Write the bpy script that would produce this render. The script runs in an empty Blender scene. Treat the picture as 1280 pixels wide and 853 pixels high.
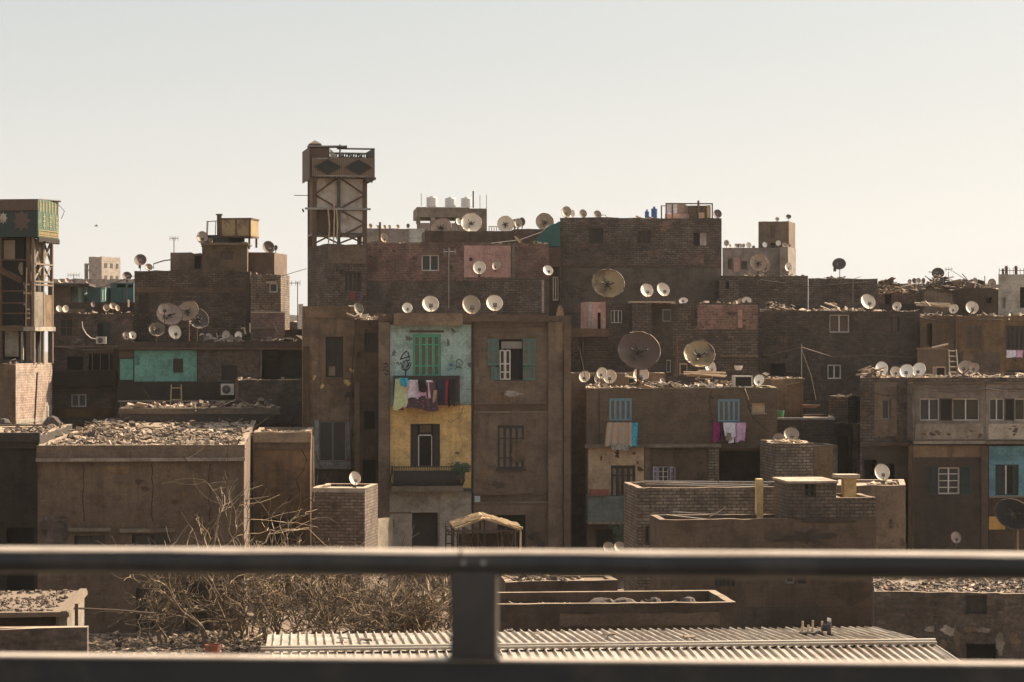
import bpy, math, random
from mathutils import Vector, Matrix
S = bpy.context.scene
COL = S.collection
R = math.radians
rnd = random.Random(7)

# ------------------------------------------------------------ camera, sky, sun
F = 3022.0; HZ = 430.0; CZ = 9.0
YAW = math.atan((640-370)/F)
cam = bpy.data.cameras.new('camera'); co = bpy.data.objects.new('camera', cam); COL.objects.link(co)
co.location = (0, 0, CZ); co.rotation_euler = (R(90), 0, -YAW)
cam.sensor_width = 36; cam.lens = F/1280*36; cam.shift_y = (HZ-426.5)/1280
cam.clip_end = 6000; cam.clip_start = .5
cam.dof.use_dof = True; cam.dof.focus_distance = 92; cam.dof.aperture_fstop = 4.2
S.camera = co
SUN_EL, SUN_AZ = 42, 59        # azimuth measured from +Y towards +X
w = bpy.data.worlds.new('World'); S.world = w; w.use_nodes = True
nt = w.node_tree; bg = nt.nodes['Background']
sky = nt.nodes.new('ShaderNodeTexSky'); sky.sky_type = 'NISHITA'; sky.sun_disc = False
sky.sun_elevation = R(SUN_EL); sky.sun_rotation = R(SUN_AZ)
sky.air_density = 1.0; sky.dust_density = 4.0; sky.ozone_density = 1.0; sky.altitude = 20
hs = nt.nodes.new('ShaderNodeHueSaturation'); hs.inputs['Saturation'].default_value = .55
mx = nt.nodes.new('ShaderNodeMix'); mx.data_type = 'RGBA'; mx.blend_type = 'MULTIPLY'; mx.inputs[0].default_value = 1
mx.inputs[7].default_value = (1.0, .945, .87, 1)
nt.links.new(sky.outputs[0], hs.inputs['Color']); nt.links.new(hs.outputs[0], mx.inputs[6]); 
geo = nt.nodes.new('ShaderNodeNewGeometry'); sz = nt.nodes.new('ShaderNodeSeparateXYZ'); nt.links.new(geo.outputs['Incoming'], sz.inputs[0])
neg = nt.nodes.new('ShaderNodeMath'); neg.operation = 'MULTIPLY'; neg.inputs[1].default_value = -1; nt.links.new(sz.outputs[2], neg.inputs[0])
r1 = nt.nodes.new('ShaderNodeMapRange'); nt.links.new(neg.outputs[0], r1.inputs[0]); r1.inputs[1].default_value = 0; r1.inputs[2].default_value = .15
hc = nt.nodes.new('ShaderNodeMix'); hc.data_type = 'RGBA'; nt.links.new(r1.outputs[0], hc.inputs[0]); hc.inputs[6].default_value = (4.5, 4.32, 4.08, 1); hc.inputs[7].default_value = (2.4, 2.55, 2.56, 1)
r2 = nt.nodes.new('ShaderNodeMapRange'); nt.links.new(neg.outputs[0], r2.inputs[0]); r2.inputs[1].default_value = .1; r2.inputs[2].default_value = .6; r2.inputs[3].default_value = .78; r2.inputs[4].default_value = 0
hx = nt.nodes.new('ShaderNodeMix'); hx.data_type = 'RGBA'; nt.links.new(r2.outputs[0], hx.inputs[0]); nt.links.new(mx.outputs[2], hx.inputs[6]); nt.links.new(hc.outputs[2], hx.inputs[7]); nt.links.new(hx.outputs[2], bg.inputs[0])
bg.inputs[1].default_value = .075
sl = bpy.data.lights.new('sun', 'SUN'); so = bpy.data.objects.new('sun', sl); COL.objects.link(so)
sl.energy = 3.6; sl.angle = R(.55); sl.color = (1, .82, .60)
sd = Vector((math.sin(R(SUN_AZ))*math.cos(R(SUN_EL)), math.cos(R(SUN_AZ))*math.cos(R(SUN_EL)), math.sin(R(SUN_EL))))
so.rotation_euler = sd.to_track_quat('Z', 'Y').to_euler()
so.location = (40, 40, 80)
S.view_settings.view_transform = 'Standard'; S.view_settings.look = 'None'
S.view_settings.exposure = 1.63; S.view_settings.gamma = 1

FW = Vector((math.sin(YAW), math.cos(YAW), 0)); RT = Vector((math.cos(YAW), -math.sin(YAW), 0)); UP = Vector((0, 0, 1))
CAM = Vector((0, 0, CZ))
def ray(px, py): return FW + RT*((px-640)/F) + UP*((HZ-py)/F)
def P(px, py, Y):
    d = ray(px, py); return CAM + d*(Y/d.y)
def MPP(Y): return Y/F                      # metres per photo pixel at depth Y

# ------------------------------------------------------------ materials
MATS = {}
def newmat(name):
    m = bpy.data.materials.new(name); m.use_nodes = True; MATS[name] = m
    return m, m.node_tree, m.node_tree.nodes['Principled BSDF']
def N(nt, t, **k):
    n = nt.nodes.new(t)
    for a, b in k.items(): setattr(n, a, b)
    return n
def mixc(nt, fac, a, b, bl='MIX'):
    n = N(nt, 'ShaderNodeMix', data_type='RGBA', blend_type=bl)
    for s, v in ((0, fac), (6, a), (7, b)):
        if isinstance(v, (int, float)): n.inputs[s].default_value = v
        elif isinstance(v, tuple): n.inputs[s].default_value = (*v, 1) if len(v) == 3 else v
        else: nt.links.new(v, n.inputs[s])
    return n.outputs[2]
def ramp(nt, v, a, b, lo=0., hi=1.):
    n = N(nt, 'ShaderNodeMapRange'); n.inputs[1].default_value = a; n.inputs[2].default_value = b
    n.inputs[3].default_value = lo; n.inputs[4].default_value = hi; nt.links.new(v, n.inputs[0]); return n.outputs[0]
def noise(nt, vec, sc, det=4, rough=.6):
    n = N(nt, 'ShaderNodeTexNoise'); n.inputs['Scale'].default_value = sc; n.inputs['Detail'].default_value = det
    n.inputs['Roughness'].default_value = rough; nt.links.new(vec, n.inputs['Vector']); return n.outputs[0]
def coords(nt, flat=False):
    tc = N(nt, 'ShaderNodeTexCoord'); oi = N(nt, 'ShaderNodeObjectInfo')
    sc = N(nt, 'ShaderNodeVectorMath', operation='SCALE'); sc.inputs[0].default_value = (37, 53, 0); nt.links.new(oi.outputs['Random'], sc.inputs['Scale'])
    ad = N(nt, 'ShaderNodeVectorMath', operation='ADD'); nt.links.new(tc.outputs['Object'], ad.inputs[0]); nt.links.new(sc.outputs[0], ad.inputs[1])
    sx = N(nt, 'ShaderNodeSeparateXYZ'); nt.links.new(tc.outputs['Object'], sx.inputs[0])
    a = N(nt, 'ShaderNodeMath', operation='ADD'); nt.links.new(sx.outputs[0], a.inputs[0]); nt.links.new(sx.outputs[1], a.inputs[1])
    cb = N(nt, 'ShaderNodeCombineXYZ'); nt.links.new(a.outputs[0], cb.inputs[0]); nt.links.new(sx.outputs[2], cb.inputs[1])
    return ad.outputs[0], cb.outputs[0]
def mapping(nt, vec, s):
    n = N(nt, 'ShaderNodeMapping'); n.inputs['Scale'].default_value = s; nt.links.new(vec, n.inputs[0]); return n.outputs[0]
def bump(nt, p, h, st, d=.02):
    b = N(nt, 'ShaderNodeBump'); b.inputs['Strength'].default_value = st; b.inputs['Distance'].default_value = d
    nt.links.new(h, b.inputs['Height']); nt.links.new(b.outputs[0], p.inputs['Normal'])
def plaster(name, base, stain, pale, pale_amt=.25, streak=.5, rough=.9):
    m, t, p = newmat(name); v, fl = coords(t)
    n1 = noise(t, v, .45, 5, .65); n2 = noise(t, v, 2.3, 6, .7); n3 = noise(t, mapping(t, v, (2.2, 2.2, .22)), 1.6, 4, .6); nf = noise(t, v, 14, 5, .7)
    c = mixc(t, ramp(t, n1, .38, .62), base, stain)
    c = mixc(t, ramp(t, n2, .60, .72, 0, pale_amt), c, pale)
    c = mixc(t, ramp(t, n3, .50, .72, 0, streak), c, tuple(x*.5 for x in stain))
    c = mixc(t, ramp(t, nf, .3, .7, 0, 1), c, mixc(t, 1, c, (.66, .65, .64), 'MULTIPLY'))
    c = mixc(t, ramp(t, noise(t, v, 1.7, 9, .72), .46, .60, 0, .75), c, mixc(t, 1, c, (.58, .56, .54), 'MULTIPLY'))
    c = mixc(t, ramp(t, noise(t, mapping(t, v, (.5, .5, 4)), 3.2, 5, .6), .52, .66, 0, .5), c, mixc(t, 1, c, (.70, .69, .68), 'MULTIPLY'))
    c = mixc(t, ramp(t, noise(t, v, 1.1, 8, .75), .62, .66, 0, .55), c, tuple(x*.45 for x in base))
    oi = N(t, 'ShaderNodeObjectInfo'); hv = N(t, 'ShaderNodeHueSaturation'); t.links.new(ramp(t, oi.outputs['Random'], 0, 1, .68, 1.36), hv.inputs['Value'])
    t.links.new(ramp(t, oi.outputs['Random'], 0, 1, .98, .76), hv.inputs['Saturation']); t.links.new(c, hv.inputs['Color']); c = hv.outputs[0]
    t.links.new(c, p.inputs['Base Color']); p.inputs['Roughness'].default_value = rough
    bump(t, p, n2, .5, .03)
    return m
def brick(name, c1, c2, mortar, stain=(.08, .06, .05), amt=.6, bw=.29, rh=.11):
    m, t, p = newmat(name); v, fl = coords(t)
    b = N(t, 'ShaderNodeTexBrick'); t.links.new(fl, b.inputs['Vector'])
    b.inputs['Color1'].default_value = (*c1, 1); b.inputs['Color2'].default_value = (*c2, 1); b.inputs['Mortar'].default_value = (*mortar, 1)
    b.inputs['Scale'].default_value = 1; b.inputs['Brick Width'].default_value = bw; b.inputs['Row Height'].default_value = rh
    b.inputs['Mortar Size'].default_value = .018; b.inputs['Bias'].default_value = -.1
    n1 = noise(t, v, .5, 5, .65); n2 = noise(t, v, 3.1, 6, .7); n3 = noise(t, mapping(t, v, (1.5, 1.5, .3)), 1.4, 4, .6)
    c = mixc(t, ramp(t, n1, .45, .65, 0, amt), b.outputs[0], stain)
    c = mixc(t, ramp(t, n2, .56, .7, 0, .45), c, mortar)
    c = mixc(t, ramp(t, n3, .52, .7, 0, .4), c, tuple(x*.7 for x in stain))
    c = mixc(t, ramp(t, noise(t, v, 9, 4, .7), .35, .7, 0, 1), c, mixc(t, 1, c, (.5, .48, .46), 'MULTIPLY'))
    c = mixc(t, ramp(t, noise(t, v, 1.4, 8, .7), .44, .6, 0, .8), c, mixc(t, 1, c, (.55, .52, .5), 'MULTIPLY'))
    oi = N(t, 'ShaderNodeObjectInfo'); hv = N(t, 'ShaderNodeHueSaturation'); t.links.new(ramp(t, oi.outputs['Random'], 0, 1, .70, 1.40), hv.inputs['Value']); hv.inputs['Saturation'].default_value = .88; t.links.new(c, hv.inputs['Color']); c = hv.outputs[0]
    t.links.new(c, p.inputs['Base Color']); p.inputs['Roughness'].default_value = .93
    inv = N(t, 'ShaderNodeMath', operation='SUBTRACT'); inv.inputs[0].default_value = 1; t.links.new(b.outputs[1], inv.inputs[1])
    ad = N(t, 'ShaderNodeMath', operation='MULTIPLY_ADD'); t.links.new(n2, ad.inputs[0]); ad.inputs[1].default_value = .8; t.links.new(inv.outputs[0], ad.inputs[2])
    bump(t, p, ad.outputs[0], .6, .02)
    return m
def simple(name, col, rough=.8, metal=0., var=.35, sc=6., dirt=None, dirt_amt=.5):
    m, t, p = newmat(name); v, fl = coords(t)
    c = mixc(t, ramp(t, noise(t, v, sc, 5, .7), .3, .7, 0, 1), tuple(col), tuple(x*(1-var) for x in col))
    if dirt: c = mixc(t, ramp(t, noise(t, v, sc*.45, 6, .7), .5, .62, 0, dirt_amt), c, dirt)
    t.links.new(c, p.inputs['Base Color']); p.inputs['Roughness'].default_value = rough; p.inputs['Metallic'].default_value = metal
    return m
plaster('plaster_brown', (0.187, 0.117, 0.066), (0.132, 0.080, 0.044), (0.289, 0.192, 0.110))
plaster('plaster_grey', (0.195, 0.128, 0.076), (0.161, 0.105, 0.062), (0.242, 0.162, 0.097), .15, .3)
plaster('plaster_ochre', (0.255, 0.142, 0.052), (0.141, 0.078, 0.036), (0.323, 0.199, 0.099), .3, .7)
plaster('plaster_dark', (0.111, 0.069, 0.041), (0.073, 0.047, 0.029), (0.187, 0.113, 0.061), .3)
plaster('plaster_darkest', (0.064, 0.044, 0.027), (0.043, 0.030, 0.019), (0.119, 0.074, 0.041), .3)  # near-black plaster; on the old wing and side house it stands for shade
plaster('plaster_yellow', (.72, .415, .05), (.58, .33, .045), (.66, .46, .19), .4, .45)
plaster('plaster_cream', (0.387, 0.326, 0.238), (0.299, 0.242, 0.176), (0.484, 0.422, 0.334), .3, .4)
plaster('plaster_pink', (0.546, 0.290, 0.220), (0.440, 0.220, 0.167), (0.581, 0.370, 0.290), .3, .3)
plaster('plaster_green', (.20, .36, .285), (.42, .54, .49), (.07, .16, .12), .9, .7)
plaster('plaster_bay', (.235, .185, .145), (.175, .132, .10), (.33, .28, .23), .4, .6)
plaster('plaster_peach', (0.462, 0.286, 0.128), (0.374, 0.224, 0.097), (0.264, 0.163, 0.088), .5, .4)
plaster('whitewash', (0.440, 0.367, 0.282), (0.330, 0.265, 0.194), (0.242, 0.163, 0.106), .6, .5)
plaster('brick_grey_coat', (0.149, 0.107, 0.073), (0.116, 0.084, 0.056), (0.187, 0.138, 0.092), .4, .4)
plaster('plaster_turq', (.20, .50, .39), (.16, .43, .33), (.24, .52, .42), .3, .35)
plaster('plaster_teal', (.065, .24, .29), (.05, .19, .24), (.12, .28, .32), .4, .4)
plaster('plaster_bluegrey', (0.147, 0.177, 0.158), (0.111, 0.126, 0.108), (0.185, 0.211, 0.194), .3, .3)
plaster('plaster_pale', (0.458, 0.440, 0.370), (0.370, 0.334, 0.282), (0.546, 0.528, 0.458), .4, .3)
plaster('plaster_far', (0.317, 0.255, 0.207), (0.264, 0.211, 0.167), (0.396, 0.334, 0.273), .2, .15)
plaster('plaster_sand', (0.315, 0.211, 0.115), (0.231, 0.152, 0.083), (0.388, 0.279, 0.158), .3, .4)
plaster('concrete', (0.277, 0.216, 0.151), (0.204, 0.152, 0.105), (0.370, 0.296, 0.209), .3, .4)
plaster('roof_dust', (0.396, 0.281, 0.172), (0.242, 0.168, 0.101), (0.484, 0.367, 0.238), .5, .1)
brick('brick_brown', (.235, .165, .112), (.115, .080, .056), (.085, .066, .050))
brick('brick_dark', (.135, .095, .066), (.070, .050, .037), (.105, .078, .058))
brick('brick_red', (.29, .118, .075), (.17, .078, .052), (.22, .165, .125))
brick('brick_tan', (.31, .225, .145), (.165, .115, .076), (.095, .074, .055))
brick('brick_salmon', (0.546, 0.317, 0.220), (0.493, 0.264, 0.176), (0.634, 0.546, 0.458), stain=(0.616, 0.510, 0.396), amt=.6)
simple('metal_dark', (.055, .050, .046), .45, .3, .3)
simple('rail_paint', (.030, .027, .025), .4, .1, .3, 3, (.09, .07, .055), .5)
simple('sun_highlight_paint', (.55, .46, .37), .45, .0, .3, 5, (.3, .22, .16), .6)  # pale colour for the sun highlight on the rail tops
simple('metal_rust', (.13, .075, .045), .8, .1, .45, 4)
simple('metal_grey', (.32, .30, .27), .55, .4, .3, 4, (.2, .13, .09))
simple('galv', (.40, .345, .275), .55, .2, .2, 1.6, (.24, .17, .115), .75)
simple('glass_dark', (.016, .016, .015), .35, 0, .2)
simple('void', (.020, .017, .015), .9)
simple('curtain', (.06, .052, .04), .9, 0, .4, 5)
simple('frame_white', (.62, .56, .49), .6, 0, .2, 9, (.32, .26, .2), .5)
simple('frame_grey', (.27, .24, .20), .7, 0, .3, 9)
simple('wood_brown', (.115, .075, .052), .75, 0, .4, 8)
simple('wood_dark', (.05, .037, .029), .75, 0, .4, 8)
simple('wood_light', (.50, .36, .22), .8, 0, .4, 7)
simple('straw', (.46, .33, .19), .9, 0, .5, 14)
simple('slat_brown', (.21, .155, .11), .8, 0, .35, 9)
simple('green_paint', (.075, .40, .235), .6, 0, .3, 7, (.04, .25, .16), .6)
simple('green_dark', (.011, .03, .025), .65, 0, .3, 7)
simple('teal_paint', (.07, .20, .165), .65, 0, .35, 7, (.04, .15, .12), .6)
simple('blue_paint', (.18, .32, .37), .65, 0, .3, 7, (.1, .25, .32), .5)
simple('lilac_paint', (.36, .33, .44), .65, 0, .3, 7)
simple('dish_cream', (.72, .60, .45), .6, 0, .15, 3, (.44, .33, .22), .5)
simple('dish_white', (.76, .69, .58), .55, 0, .10, 3, (.5, .42, .32), .4)
simple('dish_tan', (.36, .27, .18), .6, 0, .25, 4, (.32, .2, .12), .5)
simple('dish_rust', (.36, .255, .12), .6, .1, .35, 1.6, (.075, .05, .03), .95)
simple('dish_brown', (.115, .075, .055), .7, .1, .3, 3, (.12, .07, .05), .5)
simple('dish_dark', (.10, .085, .07), .6, .2, .35, 3)
simple('dish_pinkish', (.40, .29, .22), .65, .1, .4, 3, (.22, .14, .1), .7)
simple('dish_green', (.24, .21, .13), .7, .1, .4, 3, (.12, .1, .06), .7)
simple('lnb', (.075, .06, .05), .6)
simple('rub_pale', (.46, .36, .26), .85, 0, .35, 9)
simple('rub_mid', (.20, .145, .098), .9, 0, .4, 9)
simple('rub_dark', (.085, .065, .052), .9, 0, .4, 9)
simple('rub_red', (.25, .14, .095), .9, 0, .4, 9)
simple('rub_green', (.10, .30, .16), .7, 0, .3, 9)
simple('rub_blue', (.2, .33, .42), .7, 0, .3, 9)
simple('bark', (.20, .145, .095), .9, 0, .5, 12)
simple('twig', (.44, .32, .19), .85, 0, .45, 8)
simple('twig_dark', (.10, .07, .045), .9, 0, .5, 8)
simple('tank_white', (.62, .61, .60), .5, 0, .12, 2, (.45, .42, .4), .4)
simple('tank_blue', (.03, .11, .28), .5, 0, .2, 3)
simple('awning_green', (.02, .10, .088), .7, 0, .25, 3)
simple('ac_white', (.60, .54, .47), .5, 0, .15, 6, (.4, .33, .26), .4)
simple('panel_pale', (.50, .44, .38), .75, 0, .4, 1.6, (.20, .14, .10), .7)
simple('panel_black', (.022, .024, .026), .85)
simple('graffiti', (.03, .035, .04), .8)
simple('graffiti_blue', (.06, .2, .36), .8)
simple('poster', (.42, .50, .50), .7, 0, .2, 8)
simple('leaf', (.05, .085, .035), .7, 0, .4, 9)
simple('terracotta', (.22, .07, .045), .8)
simple('gold_paint', (.42, .30, .14), .5, .1, .3, 6)
simple('bird', (.08, .07, .07), .8)
simple('teal_sheet', (.035, .10, .10), .6, 0, .3, 3)
simple('mint_sheet', (.30, .45, .37), .6, 0, .2, 3)
def cloth_mat(name, a, b=None, sc=3, thr=.5):
    m, t, p = newmat(name); v, fl = coords(t)
    c = mixc(t, ramp(t, noise(t, v, sc*4, 3, .5), thr-.05, thr+.05), tuple(a), tuple(b or [x*.7 for x in a]))
    t.links.new(c, p.inputs['Base Color']); p.inputs['Roughness'].default_value = .95
    return m
def ground_mat():
    m, t, p = newmat('ground_dust'); v, fl = coords(t)
    c = mixc(t, ramp(t, noise(t, v, .35, 6, .65), .35, .65), (.13, .097, .068), (.20, .15, .103))
    c = mixc(t, ramp(t, noise(t, v, 5, 6, .7), .5, .65, 0, .8), c, (.10, .075, .055))
    t.links.new(c, p.inputs['Base Color']); p.inputs['Roughness'].default_value = .95; bump(t, p, noise(t, v, 3, 6, .7), 1, .08)
ground_mat()
simple('asphalt', (.055, .053, .05), .9, 0, .3, 5)

# ------------------------------------------------------------ mesh helpers
class MB:
    def __init__(s): s.v = []; s.f = []; s.m = []
    def add(s, vs, fs, mi=0, M=None):
        o = len(s.v)
        s.v += [tuple(M @ Vector(q)) if M else tuple(q) for q in vs]
        s.f += [tuple(o+i for i in f) for f in fs]; s.m += [mi]*len(fs); return s
    def box(s, x0, x1, y0, y1, z0, z1, mi=0, M=None, jit=0):
        vs = [(x, y, z) for x in (x0, x1) for y in (y0, y1) for z in (z0, z1)]
        if jit: vs = [(a+rnd.uniform(-jit, jit), b+rnd.uniform(-jit, jit), c+rnd.uniform(-jit, jit)) for a, b, c in vs]
        return s.add(vs, [(0, 1, 3, 2), (4, 6, 7, 5), (0, 4, 5, 1), (2, 3, 7, 6), (0, 2, 6, 4), (1, 5, 7, 3)], mi, M)
    def quad(s, a, b, c, d, mi=0): return s.add([a, b, c, d], [(0, 1, 2, 3)], mi)
    def tube(s, pts, r, n=6, mi=0, M=None, caps=True):
        pts = [Vector(p) for p in pts]; rs = r if isinstance(r, (list, tuple)) else [r]*len(pts)
        vs = []; k = len(pts)
        for i, p in enumerate(pts):
            d = (pts[min(i+1, k-1)]-pts[max(i-1, 0)])
            if d.length < 1e-9: d = Vector((0, 0, 1))
            d.normalize(); a = d.cross(Vector((0, 0, 1)) if abs(d.z) < .9 else Vector((1, 0, 0))).normalized(); b = d.cross(a)
            for j in range(n):
                t = 2*math.pi*j/n; vs.append(p+(a*math.cos(t)+b*math.sin(t))*rs[i])
        fs = [(i*n+j, i*n+(j+1) % n, (i+1)*n+(j+1) % n, (i+1)*n+j) for i in range(k-1) for j in range(n)]
        if caps: fs += [tuple(range(n))[::-1], tuple((k-1)*n+j for j in range(n))]
        return s.add(vs, fs, mi, M)
    def prism(s, poly, y0, y1, mi=0, M=None):      # poly in (x,z), extruded along y
        n = len(poly); vs = [(x, y0, z) for x, z in poly]+[(x, y1, z) for x, z in poly]
        fs = [tuple(range(n)), tuple(range(2*n-1, n-1, -1))]+[(i, n+i, n+(i+1) % n, (i+1) % n) for i in range(n)]
        return s.add(vs, fs, mi, M)
    def bar(s, a, b, w, d=None, mi=0):             # square bar from a to b
        return s.tube([a, b], w*.7, 4, mi)
    def build(s, name, mats, parent=None, loc=None, smooth=False):
        me = bpy.data.meshes.new(name); me.from_pydata(s.v, [], s.f)
        for q in ([mats] if isinstance(mats, str) else mats): me.materials.append(MATS[q])
        for p, i in zip(me.polygons, s.m): p.material_index = i; p.use_smooth = smooth
        me.update()
        o = bpy.data.objects.new(name, me); COL.objects.link(o)
        if parent: o.parent = parent
        if loc is not None: o.location = loc
        return o
def tag(o, label=None, cat=None, group=None, kind=None):
    if label: o['label'] = label
    if cat: o['category'] = cat
    if group: o['group'] = group
    if kind: o['kind'] = kind
    return o
def empty(name, loc, rz=0, label=None, cat=None, group=None):
    o = bpy.data.objects.new(name, None); COL.objects.link(o); o.location = loc; o.rotation_euler = (0, 0, rz)
    o.empty_display_size = .3
    return tag(o, label, cat, group)
HOUSES = []
class House:
    def __init__(s, name, label, x0, x1, ytop, Y, depth, mat, rot=0, par=.16, rag=.03, zb=0, cat='house', group=None, ztop=None, roof='roof_dust', lip=None, skew=None):
        s.rot = R(rot); p0 = P(x0, HZ, Y); s.M = Matrix.Translation((p0.x, p0.y, 0)) @ Matrix.Rotation(s.rot, 4, 'Z'); s.Mi = s.M.inverted()
        s.u1 = s.loc(x1, HZ)[0]; s.z1 = ztop if ztop is not None else s.loc((x0+x1)/2, ytop)[1]
        s.depth = depth; s.mat = mat; s.par = par; s.rag = rag; s.zb = zb; s.patch = []; s.holes = []; s.roofm = roof; s.lip = lip; s.hd = []
        s.root = empty(name, (p0.x, p0.y, 0), s.rot, label, cat, group); s.name = name; HOUSES.append(s)
        s.zroof = s.z1-s.par
        s.skew = skew if skew is not None else (max(0., p0.x/p0.y)+.012 if (x0 > 380 and rot == 0 and depth > 3.4) else 0.)   # plan sheared along the view rays so left walls stay out of sight
        s.MS = s.M @ Matrix(((1, s.skew, 0, 0), (0, 1, 0, 0), (0, 0, 1, 0), (0, 0, 0, 1)))
    def loc(s, px, py, v=0.):
        o = s.Mi @ CAM; d = s.Mi.to_3x3() @ ray(px, py); t = (v-o.y)/d.y
        return o.x+t*d.x, o.z+t*d.z
    def rect(s, x0, y0, x1, y1, v=0.):
        a = s.loc(x0, y0, v); b = s.loc(x1, y1, v); return a[0], b[0], b[1], a[1]    # u0,u1,z0,z1
    def contains(s, x, y):
        q = s.Mi @ Vector((x, y, 0)); return -.05 <= q.x-s.skew*q.y <= s.u1+.05 and -.05 <= q.y <= s.depth+.05
    def W(s, u, v, z): return s.M @ Vector((u, v, z))
    def hole(s, r, d=.18): s.holes.append(r); s.hd.append(d)
    def finish(s):
        m = MB(); w, D, zt, zb, zr = s.u1, s.depth, s.z1, s.zb, s.zroof
        us = sorted({0., w, *[min(max(h[i], 0), w) for h in s.holes for i in (0, 1)], *[w*k/max(1, int(w/.5)) for k in range(int(w/.5)+1)]})
        zs = sorted({zb, zt, *[min(max(h[i], zb), zt) for h in s.holes for i in (2, 3)]})
        top = {u: zt+rnd.uniform(-s.rag, s.rag) for u in us}
        def Z(u, z): return top[u] if z == zt else z
        for a, b in zip(us, us[1:]):
            if b-a < 1e-5: continue
            for c, d in zip(zs, zs[1:]):
                if d-c < 1e-5: continue
                cx, cz = (a+b)/2, (c+d)/2
                if any(h[0] < cx < h[1] and h[2] < cz < h[3] for h in s.holes): continue
                m.quad((a, 0, c), (b, 0, c), (b, 0, Z(b, d)), (a, 0, Z(a, d)))
            m.quad((a, 0, top[a]), (b, 0, top[b]), (b, .2, top[b]), (a, .2, top[a]), 1)
            m.quad((a, .2, top[a]), (b, .2, top[b]), (b, .2, zr), (a, .2, zr))
        for h, d in zip(s.holes, s.hd):
            a, b, c, e = h
            m.quad((a, 0, c), (a, 0, e), (a, d, e), (a, d, c)); m.quad((b, 0, c), (b, d, c), (b, d, e), (b, 0, e))
            m.quad((a, 0, e), (b, 0, e), (b, d, e), (a, d, e)); m.quad((a, 0, c), (a, d, c), (b, d, c), (b, 0, c))
        for x, xi, uu in ((0, .2, 0.), (w, w-.2, w)):
            nn = max(2, int(D/.6)); t0 = top[uu] if uu in top else zt
            tz = [t0]+[zt+rnd.uniform(-s.rag, s.rag) for _ in range(nn-1)]+[zt]
            for k in range(nn):
                a, b = D*k/nn, D*(k+1)/nn
                m.quad((x, a, zb), (x, b, zb), (x, b, tz[k+1]), (x, a, tz[k]))
                a2 = max(a, .2)
                m.quad((x, a2, tz[k]), (x, b, tz[k+1]), (xi, b, tz[k+1]), (xi, a2, tz[k]), 1)
                m.quad((xi, a2, tz[k]), (xi, b, tz[k+1]), (xi, b, zr), (xi, a2, zr))
        m.quad((0, D, zb), (w, D, zb), (w, D, zt), (0, D, zt)); m.quad((.2, D-.2, zt), (w-.2, D-.2, zt), (w-.2, D-.2, zr), (.2, D-.2, zr))
        m.quad((.2, D-.2, zt), (w-.2, D-.2, zt), (w-.2, D, zt), (.2, D, zt), 1)
        m.v = [(x+s.skew*y, y, z) for x, y, z in m.v]
        pm = sorted({q[2] for q in s.patch})
        for pts, t_, mt in s.patch: m.prism(pts, -t_, 0, 2+pm.index(mt))
        m.build('wall', [s.mat, s.roofm]+pm, s.root)
        r = MB(); r.quad((.2, .2, zr), (w-.2, .2, zr), (w-.2, D-.2, zr), (.2, D-.2, zr)); r.v = [(x+s.skew*y, y, z) for x, y, z in r.v]; r.build('roof', s.roofm, s.root)
    # --- parts
    def part(s, mb, name, mats, parent=None, smooth=False): return mb.build(name, mats, parent or s.root, smooth=smooth)
    def bx(s, name, x0, y0, x1, y1, va, vb, mat, parent=None, ref=0.):
        a, b, c, d = s.rect(x0, y0, x1, y1, ref); return s.part(MB().box(a, b, va, vb, c, d), name, mat, parent)
    def coat(s, x0, y0, x1, y1, mat, jag=.07, t=.018, name='plaster_coat', step=.16):
        a, b, c, d = s.rect(x0, y0, x1, y1); pts = []
        def run(p, q):
            n = max(1, int(math.dist(p, q)/step)); return [(p[0]+(q[0]-p[0])*k/n, p[1]+(q[1]-p[1])*k/n) for k in range(n)]
        for p, q in (((a, c), (b, c)), ((b, c), (b, d)), ((b, d), (a, d)), ((a, d), (a, c))): pts += run(p, q)
        pts = [(min(max(x+rnd.uniform(-jag, jag), .003), s.u1-.003), z+rnd.uniform(-jag, jag)) for x, z in pts]
        cu, cz = (a+b)/2, (c+d)/2; m = MB()
        # grid-based coat that leaves the openings free
        us = sorted({a, b, *[h[i] for h in s.holes for i in (0, 1) if a < h[i] < b]}); zs = sorted({c, d, *[h[i] for h in s.holes for i in (2, 3) if c < h[i] < d]})
        if len(us) == 2 and len(zs) == 2 and not any(h[0] < cu < h[1] and h[2] < cz < h[3] for h in s.holes):
            m.prism(pts, -t, .0)
        else:
            for p, q in zip(us, us[1:]):
                for g, h2 in zip(zs, zs[1:]):
                    cx, cc = (p+q)/2, (g+h2)/2
                    if any(h[0] < cx < h[1] and h[2] < cc < h[3] for h in s.holes): continue
                    m.quad((p, -t, g), (q, -t, g), (q, -t, h2), (p, -t, h2))
            m.quad((a, -t, d), (b, -t, d), (b, 0, d), (a, 0, d)); m.quad((a, -t, c), (a, 0, c), (b, 0, c), (b, -t, c))
            m.quad((a, -t, c), (a, -t, d), (a, 0, d), (a, 0, c)); m.quad((b, -t, c), (b, 0, c), (b, 0, d), (b, -t, d))
        return s.part(m, name, mat)
    def stain(s, cx, cy, rx, ry, mat, t=.022, n=46, rag=.35, name='stain_patch'):
        a, z = s.loc(cx, cy); sx = s.loc(cx+rx, cy)[0]-a; sy = z-s.loc(cx, cy+ry)[1]; pts = []; q = 1.
        for i in range(n):
            q = min(1.3, max(.6, q+rnd.uniform(-rag, rag)*.6)); an = 2*math.pi*i/n; pts.append((min(max(a+sx*q*math.cos(an), .004), s.u1-.004), z+sy*q*math.sin(an)))
        return s.part(MB().prism(pts, -t, 0), name, mat)
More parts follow.
